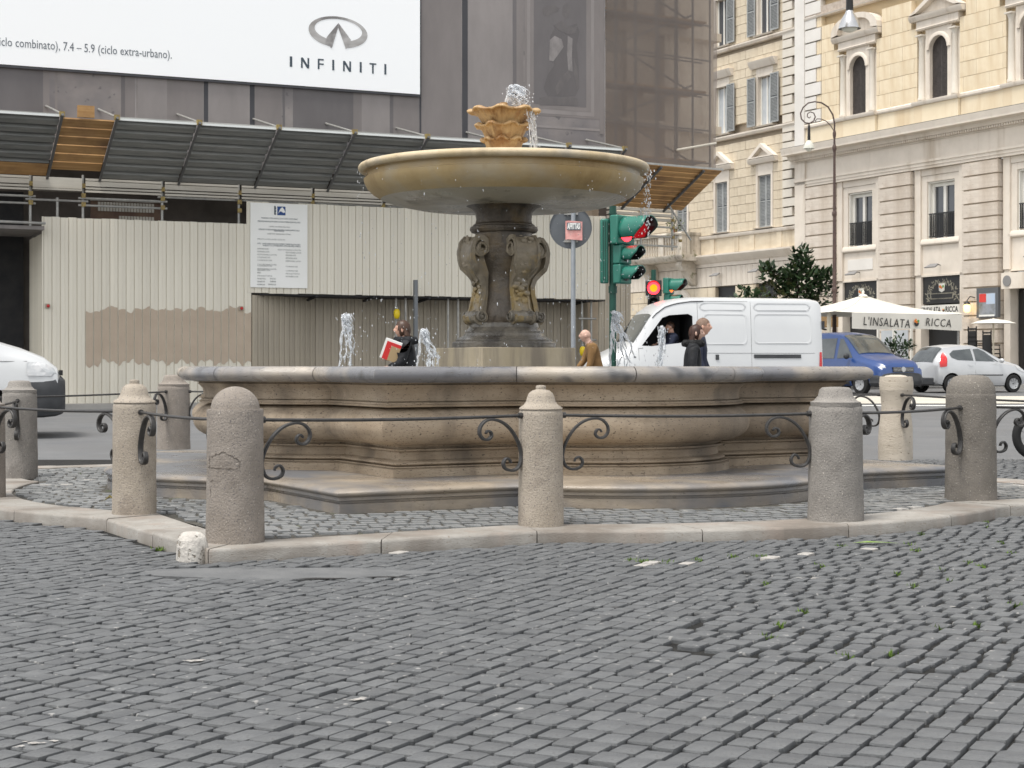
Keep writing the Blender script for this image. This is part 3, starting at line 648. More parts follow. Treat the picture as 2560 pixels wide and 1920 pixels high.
# cracks in the old bollard, chewing-gum blotches and the hollow under the patch, its shade painted on flat
bx, by = B['corner'][0]; br = B['corner'][1]
b = MB()
for cr in ([(170, 800), (172, 735), (185, 705), (235, 690), (290, 662), (325, 655), (360, 680), (400, 700), (440, 725), (452, 750), (450, 800)], [(170, 803), (250, 798), (340, 800), (450, 806)], [(190, 925), (205, 905), (250, 912), (295, 912)], [(188, 960), (192, 1000), (185, 1080), (190, 1150)]):
    P = []
    for x, y in cr:
        px, ny = 480+x/3.4545, 940+y/3.4545; dx = (px-CX)/F*by-bx; dx = max(-br*.97, min(br*.97, dx)); P.append((dx, EYE+(HY-ny)/F*(by-br)))
    Q = []
    for (x0, z0), (x1, z1) in zip(P, P[1:]):
        for q_ in range(5): t_ = q_/5; dx = max(-br*.97, min(br*.97, x0+(x1-x0)*t_+R.gauss(0, .0035))); Q.append((bx+dx, by-sqrt(br*br-dx*dx)*1.008, z0+(z1-z0)*t_+R.gauss(0, .0035)))
    b.tube(Q, [.0004+.0017*R.random() for _ in Q], 5)
o = b.build('crack', mat('crack_dark', (.10, .082, .066), rough=.95)); e_ = [q for q in bpy.data.objects if q.name == 'bollard'][0]; o.parent = e_; o.matrix_parent_inverse = (Matrix.Translation(e_.location) @ e_.rotation_euler.to_matrix().to_4x4()).inverted()
b = MB()
for px, ny, w_ in ((880, 1753, .045), (495, 1655, .04), (85, 1862, .035), (50, 1872, .02), (980, 1665, .015), (1185, 1500, .02), (2110, 1450, .03), (2015, 1448, .04), (2380, 1520, .02)):
    y = EYE*F/(ny-HY); x = (px-CX)/F*y; [b.add([(x+ox+w_*q_*(1+.45*sin(k*2.3+px+j_))*cos(2*pi*k/9), y+oy+w_*q_*.6*(1+.45*cos(k*3.1+px+j_))*sin(2*pi*k/9), .0065+.0003*j_) for k in range(9)], [tuple(range(9))]) for j_, (ox, oy, q_) in enumerate([(R.gauss(0, w_*.6), R.gauss(0, w_*.4), R.uniform(.15, .6)) for _ in range(5)])]
tag(b.build('paint_spatters', M['white_stone'], ang=None), kind='stuff')
b = MB()
for x, y, w_, h_ in ((-1.0, 8.74, .13, .028), (-.66, 8.80, .12, .022)): b.add([(x+w_*cos(2*pi*k/10)*(1+.2*sin(3*k)), y+h_*sin(2*pi*k/10)*(1+.2*cos(2*k)), .0045) for k in range(10)], [tuple(range(10))])  # flat dark shapes paint the shade of the hollow
tag(b.build('tar_stain', mat('tar', (.018, .017, .016), (.03, .028, .026), 20, .9), ang=None), kind='structure')
# litter
b = MB(); b.add([(0, 0, .0), (.10, .02, .01), (.23, .01, .004), (.30, -.01, .0), (.2, -.04, .008), (.08, -.03, .006)], [(0, 1, 5), (1, 2, 4, 5), (2, 3, 4)])
o = b.build('fallen_leaf', M['leaf_green'], loc=(2.15, 10.47, .008), rot=(0, 0, -.1)); tag(o, 'long green leaf lying on the setts under the right kerb', 'leaf')
b = MB(); b.add([(0, 0, 0), (.05, .03, .03), (.10, 0, .01), (.05, -.03, .035), (.05, 0, .05)], [(0, 1, 4), (1, 2, 4), (2, 3, 4), (3, 0, 4)])
o = b.build('fallen_leaf', M['leaf_dry'], loc=(-3.05, 12.35, .115)); tag(o, 'curled brown leaf on the island setts left of the step', 'leaf')
# ------------------------------------------------------------------ church under scaffolding
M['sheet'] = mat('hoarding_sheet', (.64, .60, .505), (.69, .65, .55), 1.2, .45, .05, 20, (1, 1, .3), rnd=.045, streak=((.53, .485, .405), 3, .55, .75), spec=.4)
M['sheet_low'] = mat('old_hoarding_sheet', (.36, .315, .245), (.42, .37, .29), 1.2, .5, .05, 20, (1, 1, .3), rnd=.06, streak=((.27, .245, .205), 3, .5, .7))  # darker than the main sheet, for the recessed and end hoardings
M['paint'] = mat('brown_paint', (.415, .335, .255), (.455, .37, .285), 2, .7, .05, 30)
M['galv'] = mat('galvanised_sheet', (.16, .165, .157), (.235, .235, .222), 3, .5, .05, 30, (.4, 3, 3), rnd=.06, metal=.3)
M['galv_edge'] = mat('galvanised_edge', (.68, .70, .68), rough=.4)
M['tube'] = mat('scaffold_tube', (.30, .30, .285), (.40, .39, .36), 8, .45, metal=.4)
M['clamp'] = mat('rusty_clamp', (.36, .28, .10), (.22, .16, .08), 20, .7, metal=.3)
M['board'] = mat('pale_board', (.42, .39, .33), (.50, .47, .41), 4, .7, .05, 30, (.3, 1, 3), rnd=.08)
M['plank'] = mat('orange_plank', (.30, .165, .06), (.42, .25, .105), 3, .7, .15, 30, (.25, 4, 4), rnd=.16, big=((.20, .11, .05), 1.2, .5, .7))
M['dark'] = mat('dark_cloth', (.022, .022, .024), (.035, .034, .034), 3, .9)  # near-black for soffit, brackets and the gateway's painted shade
M['net'] = mat('printed_net', (.23, .208, .198), (.29, .263, .25), .9, .9, .1, 60, (1, 1, 1.4), big=((.18, .168, .17), .5, .45, .65), speck=[((.15, .14, .14), 5, .64, .70)])
def netc(name, c, c2=None, sc=1.5, st=(1, 1, .35)): return mat(name, c, c2 or tuple(x*1.15 for x in c), sc, .9, .08, 60, st)
M['net_dark'] = netc('net_print_dark', (.14, .13, .13)); M['net_mid'] = netc('net_print_mid', (.20, .181, .174)); M['net_pale'] = netc('net_print_pale', (.285, .26, .25), (.235, .215, .207), 1.2)
M['net_line'] = netc('net_print_line', (.06, .06, .065)); M['net_hi'] = netc('net_print_highlight', (.33, .305, .30), (.25, .235, .23), 2.5, (1, 1, 1))
M['net_line2'] = netc('net_print_shadow', (.122, .113, .113)); M['net_fig'] = netc('net_print_figure', (.27, .25, .243), (.19, .176, .172), 4, (1, 1, .6)); M['net_fig2'] = netc('net_print_fold', (.155, .143, .14), (.13, .12, .12), 4, (1, 1, .6)); M['banner'] = mat('white_vinyl', (.93, .94, .94), rough=.5); M['print_grey'] = mat('print_grey', (.13, .15, .17), rough=.6); M['print_dark'] = mat('print_slate', (.055, .075, .095), rough=.6)
M['paper'] = mat('white_board', (.84, .84, .81), (.80, .80, .76), 1, .5); M['print_pale'] = mat('print_pale_grey', (.36, .37, .36), rough=.7); M['print_blue'] = mat('print_blue', (.03, .075, .22), rough=.6)
M['yellow'] = mat('yellow_plastic', (.75, .55, .01), rough=.35, spec=.5); M['red'] = mat('red_plastic', (.45, .02, .02), rough=.35, spec=.5)
O1, A1 = Vector((-10.15, 37.2)), atan2(.411, .911); E1 = Vector((.911, .411)).normalized(); N1 = Vector((E1.y, -E1.x))
def planef(O, E, N):
    def f(px, ny, out=0):
        k = (px-CX)/F; P = O + N*out; u = (k*P.y - P.x)/(E.x - k*E.y); y = P.y + u*E.y
        return u, EYE + (HY-ny)/F*y
    return f
f1 = planef(O1, E1, N1)
def fempty(O, A, *a, **k): return empty(a[0], (O.x, O.y, 0), A, *a[1:], **k)
def fbox(p, name, m, u0, u1, z0, z1, o0, o1, bv=0, ang=None):
    b = MB(); b.box(u0, u1, -o1, -o0, z0, z1); o = b.build(name, m, p, ang)
    return bevel(o, bv) if bv else o
unit = {}
def ublock(m):
    """shared slightly chamfered unit block"""
    if m.name not in unit:
        b = MB(); c = .03
        b.box(-.5, .5, -.5, .5, -.5, .5); unit[m.name] = b.mesh('block', m, None)
    return unit[m.name]
def sblock(p, name, m, u0, u1, z0, z1, o0, o1):
    return link(name, ublock(m), p, ((u0+u1)/2, -(o0+o1)/2, (z0+z1)/2), None, (u1-u0, o1-o0, z1-z0))
def ptext(p, body, u, z, h, m, out, **k): return text('lettering', body, h/.72, m, p, (u, -out, z), **k)
# --- hoarding of sheet-metal strips
G1 = .15
def strip_mesh(w, h, m, name):
    b = MB(); n = [(0, 0), (.010, 0), (.014, -.022), (.020, -.024), (w*.5, -.024), (w*.5+.004, -.030), (w*.5+.012, -.030), (w*.5+.016, -.024), (w-.008, -.024), (w-.003, 0), (w, 0)]
    P = [[(x, y, z) for x, y in n] for z in (0, h)]; b.grid(P); return b.mesh(name, m, 30)
def hoarding(p, u0, u1, z0, z1, w, m, out=0, name='panel', A=None):
    n = max(1, round((u1-u0)/w)); w = (u1-u0)/n; me = strip_mesh(w, z1-z0, m, name)
    for i in range(n): link(name, me, p, (u0+i*w, -out, z0+R.uniform(-.004, .012)))
hl = fempty(O1, A1, 'hoarding', 'tall beige sheet metal hoarding at left with a brown paint patch', 'hoarding')
uL, uM, uR = f1(108, 900)[0], f1(628, 900)[0], 13.78
hoarding(hl, uL, uM, G1, 4.46, .182, M['sheet'])
# return wall at the left end going back into the gateway
e2 = empty('side_wall', parent=hl, loc=(uL, 0, 0), rz=pi/2)
hoarding(e2, 0.02, 4.6, G1, 4.1, .19, M['sheet'], 0)
fbox(hl, 'corner_post', M['sheet'], uL-.03, uL+.0, G1, 4.47, -.02, .03)
# brown repaint over old posters: ragged sheet of paint
b = MB(); top, bot = [], []; n = 130; ua, ub = f1(215, 840)[0], f1(640, 840)[0]-.02
for i in range(n+1):
    u = ua+(min(ub, uM)-ua)*i/n; zt = f1(215+425*i/n, 770+3*sin(i*.61)+4*sin(i*.21)+(7 if i % 25 < 11 else 0))[1]; zb = f1(215+425*i/n, 906+5*sin(i*.32)+5*sin(i*.83)+(0 if i > 9 else 6))[1]
    top.append((u, -.032, zt)); bot.append((u, -.032, zb))
ns_ = max(1, round((uM-uL)/.182)); ws_ = (uM-uL)/ns_
for k in range(ns_):
    a_, c_ = uL+k*ws_+.016, uL+(k+1)*ws_-.010; q_ = [i for i in range(n+1) if a_ <= top[i][0] <= c_]
    if len(q_) > 1: b.grid([[(top[i][0] if i not in (q_[0], q_[-1]) else (a_ if i == q_[0] else c_),)+top[i][1:] for i in q_], [(bot[i][0] if i not in (q_[0], q_[-1]) else (a_ if i == q_[0] else c_),)+bot[i][1:] for i in q_]])
b.build('paint_patch', M['paint'], hl, None)
fbox(hl, 'base_plinth', mat('hoarding_base', (.36, .34, .30), (.42, .40, .36), 3, .9, .2), uL-.4, uR, G1-.1, G1+.07, -.02, .22)
for px, ny in ((118, 765), (601, 771)):
    u, z = f1(px, ny); lamp = fempty(O1, A1, 'warning_lamp', 'small red warning lamp fixed on the hoarding near its %s' % ('left end' if px < 300 else 'right end beside the notice board'), 'lamp', group='red warning lamps')
    fbox(lamp, 'housing', M['sheet_low'], u-.05, u+.05, z-.05, z+.05, .033, .07); b = MB(); b.ball((u+.01, -.085, z), .038, 10, 6); b.build('lens', M['red'], lamp)
# raised hoarding over the walkway
hu = fempty(O1, A1, 'raised_hoarding', 'raised beige sheet metal hoarding above the pedestrian walkway behind the fountain', 'hoarding')
hoarding(hu, uM-.12, uR, 2.84, 4.99, .179, M['sheet'], .012)
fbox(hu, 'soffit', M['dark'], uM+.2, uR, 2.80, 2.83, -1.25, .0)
for i in range(6):
    u = uM+1.6+i*1.45; b = MB(); b.tube([(u, -.03, 2.80), (u+.06, .9, 2.74)], .035, 6); b.build('bracket', M['dark'], hu)
# recessed hoarding along the walkway
hr = fempty(O1, A1, 'recessed_hoarding', 'weathered lower hoarding set back under the raised one along the walkway', 'hoarding')
uD = f1(785, 850, -1.2)[0]; an = atan2(1.2, uD-uM); ln = sqrt(1.44+(uD-uM)**2)
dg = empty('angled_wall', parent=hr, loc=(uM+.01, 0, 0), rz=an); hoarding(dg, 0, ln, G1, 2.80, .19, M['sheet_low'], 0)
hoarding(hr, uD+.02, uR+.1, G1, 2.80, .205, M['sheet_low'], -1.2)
wp = fempty(O1, A1, 'walkway_props', 'row of scaffold tubes propping the raised hoarding along the walkway', 'scaffold')
for px in (990, 1014, 1120, 1145, 1455, 1478):
    u = f1(px, 850, -.25)[0]; b = MB(); b.tube([(u, .25, G1), (u, .25, 2.8)], .028, 8); b.build('pole', M['tube'], wp)
for z in (1.2, 1.75):
    ua, ub = f1(1446, 850, -.2)[0], f1(1490, 850, -.2)[0]; b = MB(); b.tube([(ua, .2, z+.6), (ub, .2, z+.6)], .024, 8); b.build('pole', M['tube'], wp)
u0_ = f1(1039, 800, .35)[0]; sp = fempty(O1, A1, 'steel_post', 'grey square steel post standing before the walkway, left of the column', 'post'); fbox(sp, 'shaft', mat('grey_steel', (.17, .18, .19), rough=.5, metal=.4), u0_-.045, u0_+.045, G1, f1(1039, 700, .35)[1], .3, .39)
for i, (px, ny, lab) in enumerate(((990, 784, 'yellow warning lamp on a tube above the woman with the folder'), (1454, 877, 'yellow warning lamp on a tube in front of the bald man'))):
    o_ = -.2 if i == 0 else .6; u, z = f1(px, ny, o_); y = -o_; lp = fempty(O1, A1, 'warning_lamp', lab, 'lamp', group='yellow warning lamps')
    b = MB(); b.lathe([(.03, z-.13), (.05, z-.12), (.075, z-.06), (.08, z), (.075, z+.06), (.05, z+.10), (.03, z+.11)], 14, (u, y-.06)); b.build('lens', M['yellow'], lp, 60)
    b = MB(); b.tube([(u, y, z-.16), (u, y, z+.15)], .02, 8); b.lathe([(.03, z+.11), (.03, z+.16), (.01, z+.18)], 10, (u, y-.06)); b.build('bracket', M['tube'], lp)
    if i: b = MB(); b.tube([(u, y, G1-.1), (u, y, z-.16)], .025, 8); b.build('pole', M['tube'], lp)
# notice board
nb = fempty(O1, A1, 'notice_board', 'white works notice board with small print hung on the hoarding', 'notice board')
o_ = .07; (ua, zt), (ub, zt2) = f1(626, 506, o_), f1(768.5, 512, o_); zb = f1(626, 718, o_)[1]
fbox(nb, 'panel', M['paper'], ua, ub, zb, zt, .05, o_)
def nz(x, y): # zoom6 pixel of the board -> (u, z)
    return f1(620+x/7.54, 500+y/7.54, o_)
(eu0, ez0), (eu1, ez1) = nz(552, 285), nz(706, 127)
fbox(nb, 'emblem', M['print_blue'], eu0, eu1, ez0, ez1, o_, o_+.004)
b = MB(); b.prism([(eu0+(eu1-eu0)*a, ez0+(ez1-ez0)*c) for a, c in ((.08, .15), (.35, .72), (.62, .95), (.86, .62), (.98, .35), (.72, .28), (.55, .4), (.32, .45))], -(o_+.005), -(o_+.008), lambda a, c, d: (a, d, c)); b.build('emblem_figure', M['paper'], nb, None)
b = MB()
for k in range(6): zz = ez0+(ez1-ez0)*(k+.2)/6; b.box(eu0-.075, eu0-.03-(k % 2)*.012, -(o_+.006), -(o_+.002), zz, zz+.035)
b.build('emblem_marks', M['print_dark'], nb, None)
lines = [(342, 250, 930, 'MINISTERO PER I BENI E LE ATTIVITA CULTURALI', 1), (402, 180, 985, 'DIREZIONE REGIONALE PER I BENI CULTURALI E PAESAGGISTICI DEL LAZIO', 1), (503, 390, 790, 'CANTIERE  SAN ANDREA DELLA VALLE', 0), (556, 200, 970, 'INTERVENTO DI RESTAURO DELLA FACCIATA E CONSOLIDAMENTO DELLA', 1), (585, 490, 680, 'FACCIATA PRINCIPALE', 1), (640, 360, 805, 'COMMITTENTE  MINISTERO BENI CULTURALI', 0), (738, 175, 690, 'IMPORTO E FONDI LAVORI  LEGGE 190', 0), (822, 175, 990, 'NOTE   LAVORI DI RESTAURO DELLE SUPERFICI LAPIDEE DELLA FACCIATA', 1), (860, 280, 985, 'INTERVENTO DI CONSOLIDAMENTO E PULITURA DELLE SUPERFICI', 1)]
for y, xl, xr in ((920, 175, 385), (975, 175, 395), (1030, 175, 535), (1083, 175, 415), (1138, 175, 450), (1218, 175, 535), (1243, 175, 450), (1300, 175, 530), (1325, 175, 415), (1372, 175, 240), (1432, 175, 455), (1487, 175, 330), (1487, 415, 525), (1540, 175, 315), (1540, 415, 525), (1595, 175, 315), (1595, 380, 525), (940, 560, 990), (995, 710, 1000), (1045, 710, 900), (1100, 710, 920), (1155, 710, 990), (1258, 710, 935), (1338, 710, 935), (1392, 710, 970), (1445, 710, 945)):
    lines.append((y, xl, xr, ['RESPONSABILE LAVORI', 'DIRETTORE LAVORI', 'PROGETTISTA', 'COORDINATORE', 'IMPRESA'][y % 5], 0))
for y, xl, xr, s_t, bold in lines:
    u, z = nz(xl, y+9); u2 = nz(xr, y)[0]; t = ptext(nb, s_t, u, z, .036, M['print_grey' if bold else 'print_pale'], o_+.003, ext=.001)
    bpy.context.view_layer.update(); w_ = max(t.dimensions.x, .01); t.scale = ((u2-u)/w_*t.scale[0], 1, 1)
# --- outward sloping canopy (mantovana)
cn = fempty(O1, A1, 'scaffold_canopy', 'sloping protective scaffold canopy of corrugated metal sheets above the hoarding', 'canopy')
ZL, ZU, OL, OU = 5.38, 6.43, .05, 2.0
ribs = [f1(px, 300, OU)[0] for px in (-60, 154, 291, 497, 696, 885, 1067, 1250, 1420, 1560)]
def slope(t): return -(OL+(OU-OL)*t), ZL+(ZU-ZL)*t
for i in range(len(ribs)-1):
    a, c = ribs[i]+.03, ribs[i+1]-.03
    if i == 1:    # bay of orange planks
        for k in range(6):
            t0, t1 = .12+k*.145, .12+(k+1)*.145-.016; (y0, z0), (y1, z1) = slope(t0), slope(t1); b = MB(); th = .03
            b.add([(a, y0, z0), (c, y0, z0), (c, y1, z1), (a, y1, z1), (a, y0+th*.5, z0+th), (c, y0+th*.5, z0+th), (c, y1+th*.5, z1+th), (a, y1+th*.5, z1+th)], [(0, 1, 2, 3), (4, 7, 6, 5), (0, 4, 5, 1), (1, 5, 6, 2), (2, 6, 7, 3), (3, 7, 4, 0)])
            b.build('plank', M['plank'], cn, None)
        y0, z0 = slope(1.04); b = MB(); b.box((a+c)/2-.25, (a+c)/2+.1, y0, y0+.1, z0-.03, z0+.22); o = b.build('plank', M['plank'], cn, None)
        continue
    if i == 0: ts = .22
    else: ts = 0
    b = MB(); P = []
    for j in range(85):
        t = ts+(1.0-ts)*j/84; y, z = slope(t); q = (t*7) % 1; off = .0 if q < .60 else (.10 if .68 < q < .92 else .05)
        P.append([(a, y+off*.45, z+off), (c, y+off*.45, z+off)])
    b.grid(P); b.build('corrugated_sheet', M['galv'], cn, 25)
    if i == 0:
        y0, z0 = slope(0); y1, z1 = slope(.21); b = MB(); b.add([(a, y0, z0), (c, y0, z0), (c, y1, z1), (a, y1, z1)], [(0, 1, 2, 3)]); b.build('plank', M['plank'], cn, None)
    b = MB(); y, z = slope(1.0); b.box(a, c, y-.02, y+.03, z+.0, z+.045); b.build('edge_trim', M['galv_edge'], cn, None)
for i, u in enumerate(ribs):
    b = MB(); (y0, z0), (y1, z1) = slope(-.03), slope(1.05); b.tube([(u, y0-.05, z0-.03), (u, y1-.04, z1-.02)], .032, 8); b.build('rib', mat('dark_tube%d' % i, (.12, .12, .12), rough=.5) if i == 0 else M['rib'], cn) if False else b.build('rib', M.setdefault('rib', mat('dark_tube', (.11, .11, .11), rough=.5, metal=.3)), cn)
    y, z = slope(1.0); b = MB(); b.tube([(u+.02, y+.02, z+.06), (u-.02, .02, z+.52)], .026, 8); b.build('tie_tube', M['tube'], cn)
    b = MB(); b.box(u-.05, u+.06, y-.08, y+.02, z+.0, z+.11); b.build('clamp', M['clamp'], cn, None)
# --- scaffold level visible between hoarding and canopy
sc = fempty(O1, A1, 'scaffold', 'scaffold tubes and boards in the dark gap under the canopy', 'scaffold')
for i, u in enumerate(ribs):
    u -= .35
    z_lo = 4.2 if u < uM-.2 else 4.9; b = MB(); b.tube([(u, .10, z_lo), (u, .10, 5.45)], .03, 8); b.build('pole', M['tube'], sc)
    for z in ((4.78, 4.98, 5.2) if u < uM-.2 else (5.04, 5.2)):
        b = MB(); b.box(u-.045, u+.05, .015, .07, z-.05, z+.05); b.build('clamp', M['clamp'], sc, None)
for i in range(len(ribs)-1):
    a, c = ribs[i]-.31, ribs[i+1]-.39
    if i == 1:
        fbox(sc, 'board', M['board'], a, c, 5.12, 5.36, .0, .03); fbox(sc, 'board', M['board'], a, c, 5.07, 5.11, -.3, .05)
    else:
        for z, h in ((5.05, .045), (5.12, .045), (5.19, .11), (5.315, .05)): fbox(sc, 'board', M['board'], a, c, z, z+h, .0, .03)
    for z in ((4.76, 4.92) if i in (0, 2) else (4.85,) if i == 1 else (5.02,)):
        b = MB(); b.tube([(a-.15, .06, z), (c+.15, .06, z)], .026, 8); b.build('pole', M['tube'], sc)
(u, z), (u2, z2) = f1(145, 585), f1(145, 493); b = MB(); b.tube([(u, .1, 4.2), (u, .1, z2)], .03, 8); b.build('pole', M['tube'], sc)
# carved shelf of pale dentils in the shadow
ps = fempty(O1, A1, 'plank_rack', 'rack with two rows of pale block ends in the shadow above the hoarding', 'rack')
ua, ub = f1(228, 520, -.8)[0], f1(402, 520, -.8)[0]
fbox(ps, 'shelf', mat('rack_brown', (.10, .06, .045), (.14, .09, .06), 4, .8), ua, ub, 4.35, 4.95, -.9, -.84)
fbox(ps, 'rail', M['board'], ua, ub, 4.955, 4.985, -.9, -.8)
for k in range(19):
    uu = ua+.16+k*(ub-ua-.3)/19; sblock(ps, 'block', M['board'], uu, uu+.055, 4.72, 4.93, -.84, -.82)
    if k > 6: sblock(ps, 'block', M['board'], uu, uu+.055, 4.42, 4.62, -.84, -.82)
# the church front behind (coloured dark for the shade in the gap)
ch = fempty(O1, A1, 'church_wall', 'dark church wall behind the scaffolding and the hoarding', 'building')
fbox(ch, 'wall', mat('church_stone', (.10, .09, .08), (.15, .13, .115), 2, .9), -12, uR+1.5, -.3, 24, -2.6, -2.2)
fbox(ch, 'gateway_lining', M['dark'], -6.0, uL-.15, -.3, 5.2, -2.15, -2.0)  # dark sheet painted in for the shade inside the gateway
fbox(ch, 'gateway_roof', mat('gateway_roof', (.16, .15, .14), (.22, .2, .19), 4, .8), -6, uL-.02, 4.15, 4.23, -2.1, .3)
b = MB(); b.tube([(-6, -.34, 4.33), (uL, -.34, 4.29)], .03, 8); b.build('gateway_rail', M['tube'], ch)
# --- printed netting with the banner
nt_ = fempty(O1, A1, 'printed_netting', 'grey building-site netting printed with a church front of pilasters and a niche', 'netting')
zB, zT = 5.75, 21
uE = f1(1514, 300)[0]
fbox(nt_, 'sheet', M['net'], -6, uE, zB, zT, -.04, -.02)
def stripe(px0, px1, m, z0=None, z1=None, o=.0, name='printed_band'):
    a, c = f1(px0, 300)[0], f1(px1, 300)[0]
    o_ = -.018+o
    fbox(nt_, name, M[m], a, c, z0 or zB+.01, z1 or zT-.02, o_-.002, o_)
for px0, px1, m in ((-300, 108, 'net_dark'), (108, 124, 'net_mid'), (138, 144, 'net_mid'), (303, 313, 'net_dark'), (313, 337, 'net_mid'), (338.5, 340.5, 'net_hi'), (345, 418, 'net_pale'), (418, 508, 'net_mid'), (510, 521, 'net_line'), (521, 625, 'net_pale'), (625, 637, 'net_line'), (637, 705, 'net_mid'), (707, 713, 'net_dark'), (733, 884, 'net_dark'), (884, 905, 'net_mid'), (905, 975, 'net_pale'), (975, 984, 'net_dark'), (984, 1046, 'net_mid')):
    stripe(px0, px1, m)
stripe(1049.5, 1053.5, 'net_line', o=.006, name='seam')
stripe(1054, 1154, 'net_mid'); stripe(1156, 1170, 'net_line'); stripe(1171, 1282, 'net_pale'); stripe(1283, 1292, 'net_dark'); stripe(1292, 1310, 'net_mid')
stripe(1512, 1514, 'net_hi', o=.006, name='seam')
# niche print: frame mouldings, dark recess, pale draped figure
def rect(px0, px1, ny0, ny1, m, o, name='niche_print'):
    (a, z1_), (c, _) = f1(px0, ny0), f1(px1, ny0); z0_ = f1((px0+px1)/2, ny1)[1]; z1_ = zT-.1 if ny0 < -50 else f1((px0+px1)/2, ny0)[1]
    fbox(nt_, name, M[m], a, c, z0_, z1_, -.018+o-.002, -.018+o)
rect(1312, 1500, -100, 292, 'net_mid', .002); rect(1318, 1486, -100, 286, 'net_pale', .004); rect(1326, 1478, -100, 275, 'net_mid', .006); rect(1335, 1466, -100, 264, 'net_dark', .008)
rect(1310, 1500, 316, 322, 'net_pale', .004); rect(1500, 1511, -100, 335, 'net_mid', .004)
def blob(pts, m, o):
    b = MB(); q = [f1(1040+x/2.9105, y/2.9105) for x, y in pts]; b.prism(q, .018-o, .018-o+.002, lambda a, c, d: (a, d, c)); b.build('niche_print', M[m], nt_, None)
blob([(900, 712), (960, 700), (1040, 712), (1120, 700), (1175, 715), (1180, 765), (900, 765)], 'net_fig2', .010)
blob([(975, 270), (1010, 200), (1060, 170), (1110, 190), (1170, 170), (1190, 230), (1170, 330), (1185, 480), (1190, 640), (1160, 700), (960, 700), (930, 640), (960, 540), (1010, 470), (985, 400)], 'net_line2', .010)
blob([(920, 60), (960, 40), (1010, 35), (1045, 60), (1035, 85), (990, 95), (955, 120), (925, 105)], 'net_fig2', .010)
blob([(1070, 40), (1105, 20), (1130, 60), (1115, 120), (1090, 140), (1065, 100)], 'net_fig2', .010)
blob([(1000, 185), (1060, 150), (1100, 185), (1150, 200), (1180, 180), (1160, 240), (1110, 250), (1050, 225)], 'net_fig2', .012)
blob([(975, 290), (1010, 260), (1060, 285), (1075, 340), (1040, 390), (1000, 445), (970, 440)], 'net_fig', .012)
blob([(1105, 260), (1140, 280), (1135, 400), (1140, 520), (1110, 510), (1100, 400)], 'net_fig', .012)
blob([(1010, 640), (1060, 560), (1110, 510), (1130, 560), (1080, 620), (1030, 690)], 'net_fig2', .012)
blob([(1150, 420), (1175, 500), (1188, 640), (1170, 650), (1150, 540)], 'net_fig2', .012)
bn = fempty(O1, A1, 'advertising_banner', 'huge white advertising banner with a car emblem hung on the netting', 'banner')
uB = f1(1050, 200, .06)[0]
fbox(bn, 'sheet', M['banner'], -9, uB, 7.80, 21, .03, .06)
fbox(bn, 'border', M['net_line'], -9, uB+.02, 7.74, 7.798, .028, .055)
t = ptext(bn, 'iclo combinato), 7.4 – 5.9 (ciclo extra-urbano).', 0, 0, .20, M['print_grey'], .064, ext=.001); bpy.context.view_layer.update()
ua, z_ = f1(-3, 111, .06); ub, z_b = f1(428, 145, .06); t.location = (ua, -.064, (z_+z_b)/2-.02); t.scale = ((ub-ua)/t.dimensions.x, 1, 1)
for ch_, x0, x1, y1 in (('I', 150, 187, 902), ('N', 322, 447, 920), ('F', 580, 670, 938), ('I', 802, 832, 956), ('N', 968, 1090, 972), ('I', 1224, 1254, 990), ('T', 1375, 1477, 1004), ('I', 1602, 1632, 1020)):
    g = lambda x, y: f1(700+x/6.144, 20+y/6.144, .06); (a, z0), (c, _) = g(x0, y1), g(x1, y1); H_ = .158*6.5/6.144*1.0; h_ = g(x0, y1-160)[1]-z0; w_ = c-a; s_ = h_*.165; b = MB(); f_ = lambda x, z, d: (x, -d, z)
    if ch_ == 'I': b.prism([(a, z0), (c, z0), (c, z0+h_), (a, z0+h_)], .062, .066, f_)
    if ch_ == 'N': b.prism([(a, z0), (a+s_, z0), (a+s_, z0+h_*.68), (c-s_*1.2, z0), (c, z0), (c, z0+h_), (c-s_, z0+h_), (c-s_, z0+h_*.32), (a+s_*1.2, z0+h_), (a, z0+h_)], .062, .066, f_)
    if ch_ == 'F': b.prism([(a, z0), (a+s_, z0), (a+s_, z0+h_*.43), (c, z0+h_*.43), (c, z0+h_*.57), (a+s_, z0+h_*.57), (a+s_, z0+h_*.86), (c, z0+h_*.86), (c, z0+h_), (a, z0+h_)], .062, .066, f_)
    if ch_ == 'T': m_ = (a+c)/2; b.prism([(m_-s_/2, z0), (m_+s_/2, z0), (m_+s_/2, z0+h_*.86), (c, z0+h_*.86), (c, z0+h_), (a, z0+h_), (a, z0+h_*.86), (m_-s_/2, z0+h_*.86)], .062, .066, f_)
    b.build('letter', M['print_dark'], bn, None)
M['chrome'] = mat('print_chrome', (.30, .285, .27), (.50, .49, .48), 1.1, .6, st=(1, 1, 3.0), big=((.20, .19, .185), 1.3, .5, .62))
g = lambda x, y: f1(700+x/6.144, 20+y/6.144, .06)
